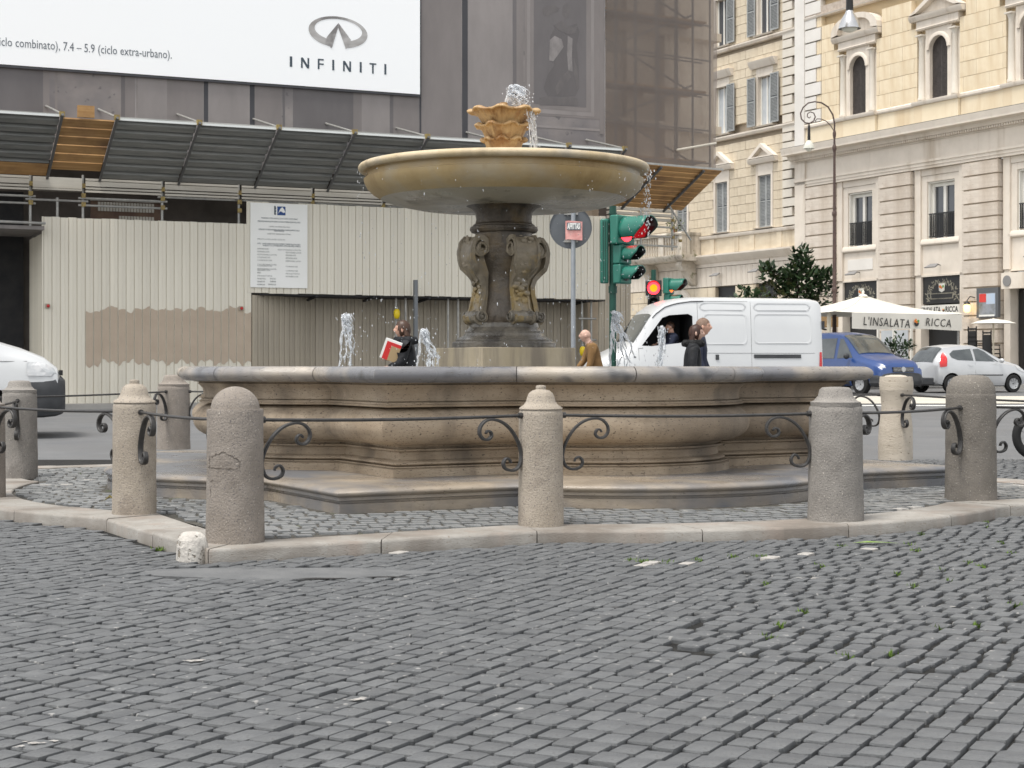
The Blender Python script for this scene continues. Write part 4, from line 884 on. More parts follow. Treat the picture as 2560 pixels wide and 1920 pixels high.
def emblem():
    # open oval ring, thin above and thick below, its cut ends running up to a peak like a road
    cx, cy, n = 890, 372, 60; sk = .115
    out = [(cx+452*cos(a), cy+240*sin(a)) for a in [radians(d) for d in [104+ (436-104)*i/n for i in range(n+1)]]]
    inn = [(cx+5+365*cos(a), cy-32+170*sin(a)) for a in [radians(d) for d in [122+(418-122)*i/n for i in range(n+1)]]]
    sh = lambda p: (p[0], p[1]+(p[0]-cx)*sk)
    for k in range(0, n, 1): pass
    b = MB(); O_ = [g(*sh(p)) for p in out]; I_ = [g(*sh(p)) for p in inn]
    b.add([(u, -.066, z) for u, z in O_] + [(u, -.066, z) for u, z in I_], [(i, i+1, n+2+i, n+1+i) for i in range(n)]); b.build('emblem_ring', M['chrome'], bn, None)
    for L_ in ([(888, 240), (890, 300), (800, 600), (783, 616), (700, 480), (722, 440)], [(893, 228), (1088, 492), (1085, 512), (1012, 632), (1000, 600), (893, 300)]):
        b = MB(); b.prism([g(*p) for p in L_], .067, .069, lambda x, z, d: (x, -d, z)); b.build('emblem_leg', M['chrome'], bn, None)
emblem()
# --- right-hand end of the scaffold: open net over a frame
P3 = O1+E1*uE; E3 = Vector((.837, .548)).normalized(); N3 = Vector((E3.y, -E3.x)); A3 = atan2(E3.y, E3.x); f3 = planef(P3, E3, N3)
m = bpy.data.materials.new('debris_net'); m.use_nodes = True; n = m.node_tree.nodes; L = m.node_tree.links
p = n['Principled BSDF']; p.inputs['Base Color'].default_value = (.30, .262, .238, 1); p.inputs['Roughness'].default_value = .9
tr = n.new('ShaderNodeBsdfTransparent'); mx = n.new('ShaderNodeMixShader'); mx.inputs[0].default_value = .63
tl = n.new('ShaderNodeBsdfTranslucent'); tl.inputs[0].default_value = (.30, .25, .215, 1); mx2 = n.new('ShaderNodeMixShader'); mx2.inputs[0].default_value = .35
L.new(p.outputs[0], mx2.inputs[1]); L.new(tl.outputs[0], mx2.inputs[2]); L.new(tr.outputs[0], mx.inputs[1]); L.new(mx2.outputs[0], mx.inputs[2]); L.new(mx.outputs[0], n['Material Output'].inputs['Surface'])
M['debris'] = m
dn = fempty(P3, A3, 'debris_net', 'brownish see-through debris net over the end of the scaffold', 'netting')
uN = f3(1791, 300)[0]; b = MB(); P = []
for j in range(25):
    z = 6.42+14.5*j/24; P.append([(uN*i/14, .02*sin(i*1.9+j*.7)+.015*sin(i*.7-j), z) for i in range(15)])
b.grid(P); b.build('net', M['debris'], dn, 60, fix=False)
fs = fempty(P3, A3, 'scaffold_tower', 'scaffold frame of tubes and decks showing through the debris net', 'scaffold')
for i, u in enumerate((.25, .5, .8, 1.15, 1.45, 1.85, 2.2, 2.5, 2.85, 3.1, 3.4, uN-.02)):
    b = MB(); b.tube([(u,   .25 if i % 2 else .6, 6.4), (u, .25 if i % 2 else .6, 20)], .026, 8); b.build('pole', M['rib'], fs)
for j in range(14):
    z = 6.6+j*.95
    for y in (.22, .62): b = MB(); b.tube([(0.05, y, z), (uN, y, z+R.uniform(-.05, .05))], .022, 8); b.build('pole', M['rib'], fs)
    if j % 2 == 0: fbox(fs, 'deck', M['plank'], .1, uN-.1, z+.05, z+.10, -1.2, -.3)
    a = (.2, uN-.5) if j % 2 else (uN-.4, .3); b = MB(); b.tube([(a[0], .4, z), (a[1], .4, z+1.2)], .026, 8); b.build('brace', M['rib'], fs)
(u, z), (u2, z2) = f3(1692, 375, .12), f3(1790, 358, .12); b = MB(); b.tube([(u, -.12, z), (u2, -.12, z2)], .03, 8); b.build('brace', M['board'], fs)
cs = fempty(P3, A3, 'church_flank', 'warm stone church flank with pilasters behind the debris net', 'building')
M['churchs'] = mat('church_flank_stone', (.56, .46, .35), (.66, .56, .43), 1.5, .85, .1, 30, (1, 1, 2), streak=((.34, .26, .19), 1.2, .5, .7))
uW = f3(1784, 300, -1.4)[0]; fbox(cs, 'wall', M['churchs'], -.1, uW, 6.6, 22, -2.2, -1.4); fbox(cs, 'lower_wall', M['churchs'], -.1, .8, -.3, 6.59, -2.2, -1.4)
for u in (.15, 1.6, 2.9): fbox(cs, 'pilaster', M['churchs'], u, u+.55, 6.6, 22, -1.39, -1.2)
for z in (7.6, 10.2, 12.9): fbox(cs, 'cornice', M['churchs'], 0, uW-.01, z, z+.22, -1.395, -1.05)
# timber canopy at this end
tc_ = fempty(P3, A3, 'timber_canopy', 'sloping canopy of orange timber planks at the right end of the scaffold', 'canopy')
cu0, cu1 = -1.2, f3(1806, 425, 1.75)[0]
zU2 = f3(1700, 418, 1.75)[1]; zL2 = f3(1720, 527, .1)[1]
for k in range(9):
    t0, t1 = k/9, (k+1)/9-.014; y0, z0 = -(.1+1.65*t0), zL2+(zU2-zL2)*t0; y1, z1 = -(.1+1.65*t1), zL2+(zU2-zL2)*t1; th = .03
    xa, xe0, xe1 = cu0, cu1, cu1; b = MB()
    b.add([(xa, y0, z0), (xe0, y0, z0), (xe1, y1, z1), (xa, y1, z1), (xa, y0+.01, z0+th), (xe0, y0+.01, z0+th), (xe1, y1+.01, z1+th), (xa, y1+.01, z1+th)], [(0, 1, 2, 3), (4, 7, 6, 5), (0, 4, 5, 1), (1, 5, 6, 2), (2, 6, 7, 3), (3, 7, 4, 0)]); b.build('plank', M['plank'], tc_, None)
b = MB(); b.box(cu0, cu1, -1.79, -1.76, zU2, zU2+.05); b.build('edge_trim', M['tube'], tc_, None)
for u in (-.6, cu1-2.0, cu1-.62):
    b = MB(); b.tube([(u, -.09, zL2-.06), (u, -1.76, zU2-.04)], .035, 8); b.build('rib', M['rib'], tc_)
# side return of the canopy

lf = fempty(P3, A3, 'scaffold_deck_edge', 'stacked scaffold boards and tubes below the timber canopy', 'scaffold')
for k, z in enumerate((4.98, 5.1, 5.22, 5.36)):
    fbox(lf, 'board', M['board'], .1, uN-1.5, z-.02, z+.05, -.1, .03)
for z in (4.3, 4.55, 4.8): b = MB(); b.tube([(.0, -.05, z), (uN-1.4, -.05, z)], .026, 8); b.build('pole', M['tube'], lf)
for u in (uN-1.55, uN-2.6): b = MB(); b.tube([(u, -.03, 4.2), (u, -.03, 5.5)], .03, 8); b.build('pole', M['tube'], lf)
b = MB(); b.tube([(uN-2.0, -.3, 5.5), (uN-1.3, -.5, 4.45)], .028, 8); b.build('brace', M['tube'], lf)
for u, z in ((uN-1.55, 4.55), (uN-1.55, 4.8), (uN-1.3, 4.47), (uN-1.55, 5.0)): b = MB(); b.box(u-.03, u+.035, -.09, -.02, z-.04, z+.03); b.build('clamp', M['clamp'], lf, None)
he = fempty(P3, A3, 'end_hoarding', 'narrow end of the beige hoarding behind the traffic light', 'hoarding')
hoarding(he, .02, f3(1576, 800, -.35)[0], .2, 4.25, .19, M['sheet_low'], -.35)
# ------------------------------------------------------------------ palazzi on the right
O2 = Vector((18.4, 60)); E2 = Vector((.466, -.885)).normalized(); N2 = Vector((E2.y, -E2.x)); A2 = atan2(E2.y, E2.x); f2 = planef(O2, E2, N2)
M['yel'] = mat('yellow_stucco', (.73, .62, .445), (.78, .675, .50), 1.2, .85, .05, 25, rnd=.04, streak=((.59, .45, .28), .9, .52, .75))
M['cream'] = mat('cream_stone', (.65, .585, .50), (.72, .65, .56), 1.6, .8, .1, 25, streak=((.47, .39, .30), 1.3, .55, .75))
M['white_st'] = mat('white_stucco', (.66, .63, .58), (.72, .69, .64), 1, .8, .05, 25, rnd=.03)
M['colst'] = mat('column_stucco', (.60, .55, .47), (.66, .61, .53), 1, .8, .05, 25); M['rust'] = mat('rusticated_stone', (.56, .495, .42), (.64, .57, .49), 2.5, .85, .35, 18, (1, 1, 2), rnd=.06, pits=(9, .66, (.32, .26, .2)), streak=((.41, .335, .26), 1.2, .52, .72))
M['ashlar'] = mat('pale_ashlar', (.575, .49, .365), (.645, .56, .43), 2, .85, .2, 25, (1, 1, 2), rnd=.055, streak=((.43, .345, .24), 1.4, .52, .72))
M['joint'] = mat('joint_mortar', (.38, .32, .24), (.44, .37, .29), 3, .95)
M['yjoint'] = mat('yellow_joint', (.55, .43, .27), rough=.95)
M['shut'] = mat('grey_shutter', (.30, .31, .305), (.36, .37, .36), 4, .6, rnd=.05); M['shut_dark'] = mat('brown_shutter', (.045, .038, .034), (.065, .055, .05), 6, .55)
M['shut_slot'] = mat('shutter_slot', (.12, .125, .13), rough=.8)
M['win'] = glass('window_glass', (.05, .055, .065), .08); M['win_pale'] = mat('curtained_glass', (.42, .45, .47), (.5, .52, .53), 2, .15, spec=.5)
M['frame_w'] = mat('white_frame', (.74, .72, .66), rough=.6); M['black'] = mat('black_paint', (.022, .022, .022), rough=.5); M['blackg'] = mat('black_gloss', (.015, .015, .016), rough=.15, spec=.5)
M['roofing'] = mat('lead_flashing', (.22, .215, .21), rough=.7)
def cut(iv, holes):
    out = [iv]
    for h0, h1 in holes:
        nx = []
        for a, c in out:
            if h1 <= a or h0 >= c: nx.append((a, c)); continue
            if a < h0: nx.append((a, h0))
            if h1 < c: nx.append((h1, c))
        out = nx
    return out
def block_wall(p, name, m, u0, u1, z0, z1, rh, bw, holes, o0, o1, gap=.025, rr=R, stag=.5, mass=-1e9):
    mb = MB()
    n = max(1, round((z1-z0)/rh)); rh = (z1-z0)/n
    for i in range(n):
        a, c = z0+i*rh+gap/2, z0+(i+1)*rh-gap/2
        hs = [(h[0], h[1]) for h in holes if h[2] < c-.02 and h[3] > a+.02]
        u = u0-(bw*stag if i % 2 else 0)
        while u < u1:
            for q0, q1 in cut((max(u, u0), min(u+bw, u1)), hs):
                if q1-q0 > .09 and q1 < mass: mb.box(q0+gap/2, q1-gap/2, -o1-rr.uniform(-.004, .004), -o0, a, c)
                elif q1-q0 > .09: sblock(p, name, m, q0+(gap/2 if q0 > u0 else 0), q1-gap/2, a, c, o0, o1+rr.uniform(-.004, .004))
            u += bw
    if mb.v: tag(mb.build(name+'s', m, p, None), kind='stuff')
def moulding(p, name, m, u0, u1, prof, ret=True):
    """prof: list of (out, z) closed polygon, extruded along the facade"""
    b = MB(); b.prism(prof, u0, u1, lambda o, z, d: (d, -o, z)); return b.build(name, m, p, 30)
def shutter(p, u0, u1, z0, z1, out, m, slats=True, tilt=0, split=1):
    b = MB(); w = .055; y1, y0 = -out, -out+.04
    def leaf(a, c):
        b.mi = 0; b.box(a, a+w, y1, y0, z0, z1); b.box(c-w, c, y1, y0, z0, z1); b.box(a+w, c-w, y1, y0, z0, z0+w); b.box(a+w, c-w, y1, y0, z1-w, z1); b.box(a+w, c-w, y1, y0, (z0+z1)/2-w/2, (z0+z1)/2+w/2)
        b.mi = 1; b.box(a+w, c-w, y0-.012, y0-.006, z0+w, z1-w); b.mi = 0
        z = z0+w+.015
        while z < z1-w-.03:
            if abs(z-(z0+z1)/2) > .06:
                b.add([(a+w, y1+.004, z), (c-w, y1+.004, z), (c-w, y0-.013, z+.032), (a+w, y0-.013, z+.032)], [(0, 1, 2, 3)])
            z += .062
    for k in range(split): leaf(u0+(u1-u0)*k/split+.004, u0+(u1-u0)*(k+1)/split-.004)
    return b.build('shutter', [m, M['shut_slot'] if m is M['shut'] else M['black']], p, None, fix=False)
# ---- yellow palazzo
pa = fempty(O2, A2, 'yellow_palazzo', 'yellow palazzo with arched upper windows over a rusticated stone ground floor', 'building')
fbox(pa, 'wall', M['yjoint'], -12.84, 6.5, 10.4, 24, -.6, 0); fbox(pa, 'ground_floor_wall', M['cream'], -12.84, 6.5, 9.0, 10.4, -.6, 0)
bays = [-8.78, -4.03, .72]
ho = []
for c in bays: ho += [(c-1.22, c+1.22, 10.45, 11.42), (c-1.17, c+1.17, 11.42, 14.45), (c-1.5, c+1.5, 14.45, 15.0)]
block_wall(pa, 'stone', M['yel'], -12.18, 6.5, 11.42, 20, .572, 1.36, [(-12.2, -11.1, 11.4, 20), (-12.2, 6.5, 15.92, 16.28)] + ho, .002, .22, .014)
for i in range(15):   # white quoins of the upper storeys
    z = 11.42+i*.572; sblock(pa, 'quoin', M['white_st'], -12.18, -11.12-(.32 if i % 2 else 0), z+.03, z+.542, .002, .26)
    if i % 2: sblock(pa, 'stone', M['yel'], -11.42, -11.12, z+.011, z+.561, .002, .22)
fbox(pa, 'pilaster', M['white_st'], -12.84, -12.19, 10.5, 22, .002, .30); fbox(pa, 'pilaster', M['cream'], -12.84, -12.13, .3, 9.79, .002, .30)
# pedestal zone
for a, c in cut((-12.18, 6.5), [(c-1.24, c+1.24) for c in bays]): fbox(pa, 'dado', M['yel'], a, c, 10.46, 11.22, .002, .22)
moulding(pa, 'sill_band', M['cream'], -12.18, 6.5, [(.0, 11.22), (.26, 11.22), (.30, 11.27), (.30, 11.36), (.24, 11.415), (0, 11.415)])
moulding(pa, 'carved_frieze', mat('carved_frieze', (.40, .33, .27), (.52, .45, .38), 7, .85, .6, 12), -12.18, 6.5, [(.0, 15.93), (.24, 15.93), (.24, 16.27), (0, 16.27)])
moulding(pa, 'frieze_moulding', M['cream'], -12.18, 6.5, [(.0, 15.84), (.28, 15.84), (.31, 15.92), (0, 15.92)])
# main cornice, frieze, architrave
moulding(pa, 'cornice', M['cream'], -13.1, 6.6, [(0, 9.80), (.28, 9.80), (.32, 9.95), (.46, 9.96), (.50, 10.12), (.82, 10.14), (.82, 10.26), (.88, 10.40), (.88, 10.43), (0, 10.46)])
moulding(pa, 'roof_flashing', M['roofing'], -13.1, 6.6, [(0, 10.465), (.88, 10.435), (.89, 10.445), (0, 10.48)])
fbox(pa, 'frieze', M['cream'], -12.84, 6.5, 9.10, 9.795, .002, .26)
moulding(pa, 'architrave', M['cream'], -12.84, 6.5, [(0, 8.76), (.27, 8.76), (.27, 8.86), (.30, 8.87), (.30, 8.98), (.34, 9.0), (.34, 9.09), (0, 9.095)])
b = MB()
for k in range(150): u = -12.7+k*.125; b.box(u, u+.07, -.46, -.33, 9.86, 9.945)
b.build('dentils', M['cream'], pa, None)
# rusticated piers
piers = [(-12.1, -10.2), (-7.4, -5.5), (-2.65, -.8), (2.0, 3.9)]
for a, c in piers:
    for i in range(16):
        z1 = 8.73-i*.521; z0 = z1-.521
        if z0 < .35: z0 = .35
        o = sblock(pa, 'stone', M['rust'], a, c, z0+.028, z1-.028, .002, .30)
    fbox(pa, 'pier_core', M['joint'], a+.03, c-.03, .3, 8.74, -.4, .24)
for c in bays:   # bay between piers: smooth surround, mezzanine window, panel, shop opening
    a0, a1 = c-1.40, c+1.40; w = .70
    fbox(pa, 'surround', M['cream'], a0+.01, c-1.06, 4.65, 8.75, -.3, .16); fbox(pa, 'surround', M['cream'], c+1.06, a1-.01, 4.65, 8.75, -.3, .16)
    fbox(pa, 'surround', M['cream'], c-1.055, c+1.055, 8.50, 8.75, -.3, .12)
    fbox(pa, 'architrave_frame', M['cream'], c-1.05, c-w-.06, 5.86, 8.49, -.3, .09); fbox(pa, 'architrave_frame', M['cream'], c+w+.06, c+1.05, 5.86, 8.49, -.3, .09); fbox(pa, 'architrave_frame', M['cream'], c-w-.055, c+w+.055, 8.25, 8.49, -.3, .085)
    fbox(pa, 'inner_frame', M['frame_w'], c-w-.055, c-w, 6.05, 8.245, -.3, .02); fbox(pa, 'inner_frame', M['frame_w'], c+w, c+w+.055, 6.05, 8.245, -.3, .02); fbox(pa, 'inner_frame', M['frame_w'], c-w+.003, c+w-.003, 8.19, 8.243, -.3, .02)
    wd = empty('window', parent=pa, loc=(c, 0, 0)); fbox(wd, 'pane', M['win'], -w+.06, -.07, 6.08, 8.12, -.22, -.2); fbox(wd, 'pane', M['win'], .07, w-.06, 6.08, 8.12, -.22, -.2)
    for q0, q1 in ((-w+.002, -w+.13), (-.07, .07), (w-.13, w-.002)): fbox(wd, 'frame', M['frame_w'], q0, q1, 6.06, 8.185, -.2, -.12)
    fbox(wd, 'frame', M['frame_w'], -w+.132, -.072, 8.05, 8.18, -.2, -.122); fbox(wd, 'frame', M['frame_w'], .072, w-.132, 8.05, 8.18, -.2, -.122)
    rl = MB()
    for k in range(15): u = c-w+.04+k*.094; rl.box(u, u+.03, -.06, -.035, 6.10, 6.98)
    rl.box(c-w+.01, c+w-.01, -.065, -.03, 6.98, 7.02); rl.box(c-w+.01, c+w-.01, -.065, -.03, 6.10, 6.14)
    for k in range(30): u = c-w+.03+k*.046; rl.box(u, u+.012, -.05, -.04, 6.14, 6.98)
    rl.build('balcony_rail', M['black'], pa, None)
    moulding(pa, 'window_sill', M['cream'], c-1.12, c+1.12, [(-.3, 5.80), (.12, 5.80), (.16, 5.85), (.16, 5.93), (.10, 6.04), (-.3, 6.05)])
    fbox(pa, 'panel', M['cream'], c-1.05, c+1.05, 4.65, 5.79, -.3, .06); fbox(pa, 'panel', M['white_st'], c-.78, c+.78, 5.05, 5.5, .061, .085) if c == bays[0] else None
    fbox(pa, 'shop_lintel', M['cream'], a0+.012, a1-.012, 4.58, 4.645, -.3, .10)
    fbox(pa, 'shop_jamb', M['cream'], a0+.012, c-1.07, .3, 4.575, -.3, .12); fbox(pa, 'shop_jamb', M['cream'], c+1.07, a1-.012, .3, 4.575, -.3, .12)
    fbox(pa, 'shop_front', M['black'], c-1.06, c+1.06, .3, 4.57, -.32, -.28)
    # upper arched window
    s = empty('arched_window', parent=pa, loc=(c, 0, 0)); r = .49; zs = 13.31
    b = MB(); n = 16; ar = [(r*cos(pi*i/n), zs+r*sin(pi*i/n)) for i in range(n+1)]; ot = [(.72*cos(pi*i/n)*1.0, zs+.72*sin(pi*i/n)) for i in range(n+1)]
    # stone field with arched hole
    for i in range(n):
        (x0, z0), (x1, z1) = ar[i], ar[i+1]; bx0, bx1 = (x0, x1)
        b.add([(x0, -.20, z0), (x1, -.20, z1), (x1*1.5 if False else x1, -.20, 14.14), (x0, -.20, 14.14)], [(0, 1, 2, 3)]); b.add([(x0, -.20, z0), (x1, -.20, z1), (x1, .35, z1), (x0, .35, z0)], [(0, 1, 2, 3)])
    b.box(-.72, -r, -.20, .35, 11.42, 14.14); b.box(r, .72, -.20, .35, 11.42, 14.14); b.build('surround', M['cream'], s, 40, fix=False)
    b = MB(); P = []
    for i in range(n+1): q = pi*i/n; P.append([(rr_*cos(q), -o, zs+rr_*sin(q)) for rr_, o in ((r+.002, .202), (r+.01, .25), (.60, .26), (.64, .235), (.66, .202))])
    b.grid(P); b.build('archivolt', M['cream'], s, 40)
    b = MB(); b.prism([(-r, 11.43)] + [(x, z) for x, z in [( -r, zs)]] + [(-x if False else x, z) for x, z in ar[::-1]][0:] + [(r, 11.43)], -.05, -.012, lambda x, z, d: (x, d, z)); b.build('shutter', M['shut_dark'], s, None)
    b = MB(); z = 11.5
    while z < 13.75:
        hw = r-.05 if z < zs else sqrt(max(r*r-(z-zs)**2, .0))-.05
        if hw > .06:
            for q0, q1 in ((-hw, -.03), (.03, hw)): b.add([(q0, -.068, z), (q1, -.068, z), (q1, -.052, z+.03), (q0, -.052, z+.03)], [(0, 1, 2, 3)])
        z += .06
    tag(b.build('shutter_slats', M['shut_dark'], s, None, fix=False), kind='stuff')
    for sx in (-1, 1):
        b = MB(); cx_ = sx*.92; b.lathe([(.165, 11.42), (.17, 11.50), (.14, 11.55), (.135, 12.4), (.115, 13.6), (.12, 13.62), (.125, 13.66), (.115, 13.70), (.16, 13.86), (.17, 13.9)], 14, (cx_, -.20)); b.build('column', M['colst'], s, 40)
        fbox(s, 'capital', M['colst'], cx_-.19, cx_+.19, 13.9, 13.96, .002, .40); fbox(s, 'column_backing', M['cream'], cx_-.20, cx_+.20, 11.42, 13.89, .002, .16)
    moulding(s, 'entablature', M['cream'], -1.16, 1.16, [(.002, 14.145), (.28, 14.145), (.32, 14.2), (.28, 14.24), (.28, 14.5), (.002, 14.5)])
    moulding(s, 'pediment_cornice', M['cream'], -1.46, 1.46, [(.002, 14.51), (.34, 14.51), (.42, 14.62), (.44, 14.72), (.002, 14.74)])
    # curved or triangular gable
    hi = .78; P = [(-1.46, 14.745)] + ([(1.46*cos(pi-pi*i/14), 14.745+hi*sin(pi*i/14)**.8) for i in range(1, 14)] if c == bays[0] else [(0, 14.745+hi)]) + [(1.46, 14.745)]
    Q = [(x*.72, 14.80+(z-14.745)*.66) for x, z in P]; b = MB(); b.prism(Q, -.20, -.002, lambda x, z, d: (x, d, z)); b.build('tympanum', M['cream'], s, None)
    b = MB(); nP = len(P); b.add([(x, -.44, z) for x, z in P]+[(x, -.44, z) for x, z in Q]+[(x, -.02, z) for x, z in P]+[(x, -.02, z) for x, z in Q], [(i, i+1, nP+i+1, nP+i) for i in range(nP-1)]+[(nP+i, nP+i+1, 3*nP+i+1, 3*nP+i) for i in range(nP-1)]+[(i, i+1, 2*nP+i+1, 2*nP+i) for i in range(nP-1)]); b.build('pediment', M['cream'], s, None)
    fbox(s, 'pedestal', M['yel'], -1.22, 1.22, 10.47, 11.22, .002, .34); moulding(s, 'window_sill', M['cream'], -1.28, 1.28, [(.002, 11.225), (.40, 11.225), (.44, 11.3), (.44, 11.38), (.002, 11.418)])
# shop fanlights and signs
M['wreath'] = mat('wreath_gold', (.30, .28, .22), (.16, .15, .12), 20, .7); M['sign_white'] = mat('sign_white', (.70, .68, .62), rough=.6); M['signtext'] = mat('sign_text', (.03, .03, .03), rough=.6)
M['orange'] = mat('badge_orange', (.75, .22, .03), rough=.6); M['green'] = mat('badge_green', (.1, .3, .05), rough=.6)
def badge(p, u, z, r, out, bowl=None):
    b = MB(); b.prism([(u+r*cos(pi+pi*i/10), z+r*1.0*sin(pi+pi*i/10)) for i in range(11)], -out-.006, -out-.002, lambda x, zz, d: (x, d, zz)); b.build('emblem_bowl', bowl or M['signtext'], p, None)
    for dx, dz, m, q in ((-.5, .35, 'orange', .42), (.1, .45, 'sign_white', .38), (.55, .40, 'green', .36), (0, .12, 'orange', .35)):
        b = MB(); b.prism([(u+r*dx+r*q*cos(2*pi*i/8), z+r*dz+r*q*sin(2*pi*i/8)) for i in range(8)], -out-.010, -out-.007, lambda x, zz, d: (x, d, zz)); b.build('emblem_salad', M[m], p, None)
for c, nm in ((bays[0], 'left'), (bays[1], 'right')):
    fs_ = fempty(O2, A2, 'shop_sign', 'black fanlight sign with a pale wreath above the %s' % ('white parasol' if nm == 'left' else 'lettered white restaurant board'), 'sign', group='restaurant fanlights')
    fbox(fs_, 'panel', M['black'], c-1.04, c+1.04, 3.53, 4.56, -.27, .03)
    b = MB(); P = []
    rg = random.Random(2)
    for k in range(70):
        a = pi*(k+.5)/70; q = .82+rg.uniform(-.12, .12); x, z = c+q*cos(a), 3.62+.74*q/.82*sin(a)*1.05; l = rg.uniform(.05, .10); t = a+rg.uniform(-1, 1)
        if z < 4.5: b.add([(x-l*cos(t), -.034, z-l*sin(t)), (x+.03*sin(t), -.038, z-.03*cos(t)), (x+l*cos(t), -.034, z+l*sin(t)), (x-.03*sin(t), -.038, z+.03*cos(t))], [(0, 1, 2, 3)])
    tag(b.build('wreath', M['wreath'], fs_, None, fix=False), kind='stuff')
    b = MB(); b.prism([(c-.62, 3.70), (c+.62, 3.70), (c+.66, 3.93), (c-.66, 3.93)], -.036, -.033, lambda x, z, d: (x, d, z)); b.build('ribbon', M['wreath'], fs_, None)
    b = MB(); b.prism([(c-.57, 3.735), (c+.57, 3.735), (c+.60, 3.895), (c-.60, 3.895)], -.040, -.037, lambda x, z, d: (x, d, z)); b.build('ribbon_face', M['black'], fs_, None)
    badge(fs_, c, 4.12, .15, .04, M['sign_white'])
    b = MB(); b.prism([(c-.17, 4.30), (c-.15, 4.02), (c, 3.95), (c+.15, 4.02), (c+.17, 4.30)], -.037, -.034, lambda x, z, d: (x, d, z)); b.build('emblem_shield', M['sign_white'], fs_, None)
sg = fempty(O2, A2, 'restaurant_board', 'long white restaurant board with black capitals under the right fanlight', 'sign')
c = bays[1]; fbox(sg, 'panel', M['sign_white'], c-1.16, c+1.04, 3.10, 3.47, -.1, .10)
for o in (text('lettering', "L'INSALATA", .30, M['signtext'], sg, (c-1.10, -.104, 3.19), sx=.70, off=.006), text('lettering', 'RICCA', .30, M['signtext'], sg, (c+.27, -.104, 3.19), sx=.78, off=.006)): pass
badge(sg, c+.18, 3.27, .07, .102)
def wlamp(u, z, label, lit):
    e = fempty(O2, A2, 'wall_lamp', label, 'lamp', group='shop front lamps'); b = MB(); b.tube([(u, -.05, z+.02), (u, -.32, z+.05)], .018, 6); b.build('arm', M['black'], e)
    b = MB(); b.add([(u-.22, -.36, z+.07), (u+.22, -.36, z+.07), (u+.30, -.62, z-.07), (u-.30, -.62, z-.07), (u-.22, -.36, z+.01), (u+.22, -.36, z+.01), (u+.30, -.58, z-.10), (u-.30, -.58, z-.10)], [(0, 1, 2, 3), (4, 7, 6, 5), (0, 4, 5, 1), (1, 5, 6, 2), (2, 6, 7, 3), (3, 7, 4, 0)]); b.build('hood', M['roofing'], e, None)
    b = MB(); b.add([(u-.2, -.42, z-.01), (u+.2, -.42, z-.01), (u+.24, -.56, z-.085), (u-.24, -.56, z-.085)], [(0, 1, 2, 3)]); b.build('lens', M['lampglow'] if lit else M['win_pale'], e, None, fix=False)
M['lampglow'] = emis('floodlight_glow', (1, .96, .85), 4)
wlamp(bays[0]-.05, 4.93, 'lit floodlight over the fanlight behind the parasol', True); wlamp(bays[1]-.05, 4.98, 'brightly lit floodlight above the lettered restaurant board', True)
wlamp(bays[2]+.35, 5.1, 'grey floodlight at the right edge of the photo over the doorway', False)
# poster case, lantern, air conditioner
(u0, z1), (u1, z0) = f2(1980+1278/2.7655, 200+1440/2.7655, .4), f2(1980+1428/2.7655, 200+1640/2.7655, .4)
pc = fempty(O2, A2, 'poster_case', 'dark poster case with a red and blue poster on the rusticated pier', 'poster case')
fbox(pc, 'case', mat('poster_frame', (.10, .105, .11), rough=.4), u0, u1, z0, z1, .302, .42); w_ = u1-u0; h_ = z1-z0
fbox(pc, 'poster', mat('poster_grey', (.28, .30, .33), (.14, .15, .14), 3, .4), u0+.12*w_, u1-.12*w_, z0+.05*h_, z1-.18*h_, .421, .424)
fbox(pc, 'poster_red', mat('poster_red', (.62, .05, .04), rough=.5), u0+.14*w_, u0+.45*w_, z0+.52*h_, z1-.20*h_, .425, .427); fbox(pc, 'poster_sky', mat('poster_sky', (.42, .52, .66), (.5, .55, .6), 3, .5), u0+.46*w_, u1-.14*w_, z0+.45*h_, z1-.20*h_, .425, .427); fbox(pc, 'poster_strip', M['paper'], u0+.12*w_, u1-.16*w_, z0+.04*h_, z0+.10*h_, .425, .428)
u, z = f2(1980+1210/2.7655, 200+1575/2.7655, .6); ln = fempty(O2, A2, 'lantern', 'small lit yellow lantern on a bracket beside the restaurant board', 'lamp')
b = MB(); b.lathe([(.05, z-.17), (.11, z-.13), (.13, z), (.11, z+.10), (.05, z+.13)], 10, (u, -.6)); b.build('glass', emis('lantern_glow', (1, .62, .16), 2.2), ln, 60)
b = MB(); b.lathe([(.13, z+.13), (.10, z+.19), (.03, z+.24), (.02, z+.28)], 10, (u, -.6)); b.tube([(u, -.6, z+.27), (u+.05, -.5, z+.42), (u+.1, -.31, z+.38)], .018, 6); b.build('bracket', M['black'], ln, 40)
ac = fempty(O2, A2, 'air_conditioner', 'pale air conditioning unit over the doorway at the right edge of the photo', 'air conditioner')
fbox(ac, 'casing', M['cream'], -.42, .75, 3.92, 4.50, .05, .50); b = MB(); b.lathe([(.20, .0), (.20, .02), (.02, .02)], 20); o = b.build('fan_grille', M['roofing'], ac); o.location = (-.12, -.505, 4.2); o.rotation_euler = (pi/2, 0, 0)
fbox(pa, 'doorway', M['blackg'], bays[2]-1.0, bays[2]+1.05, .3, 3.9, -.26, -.22)
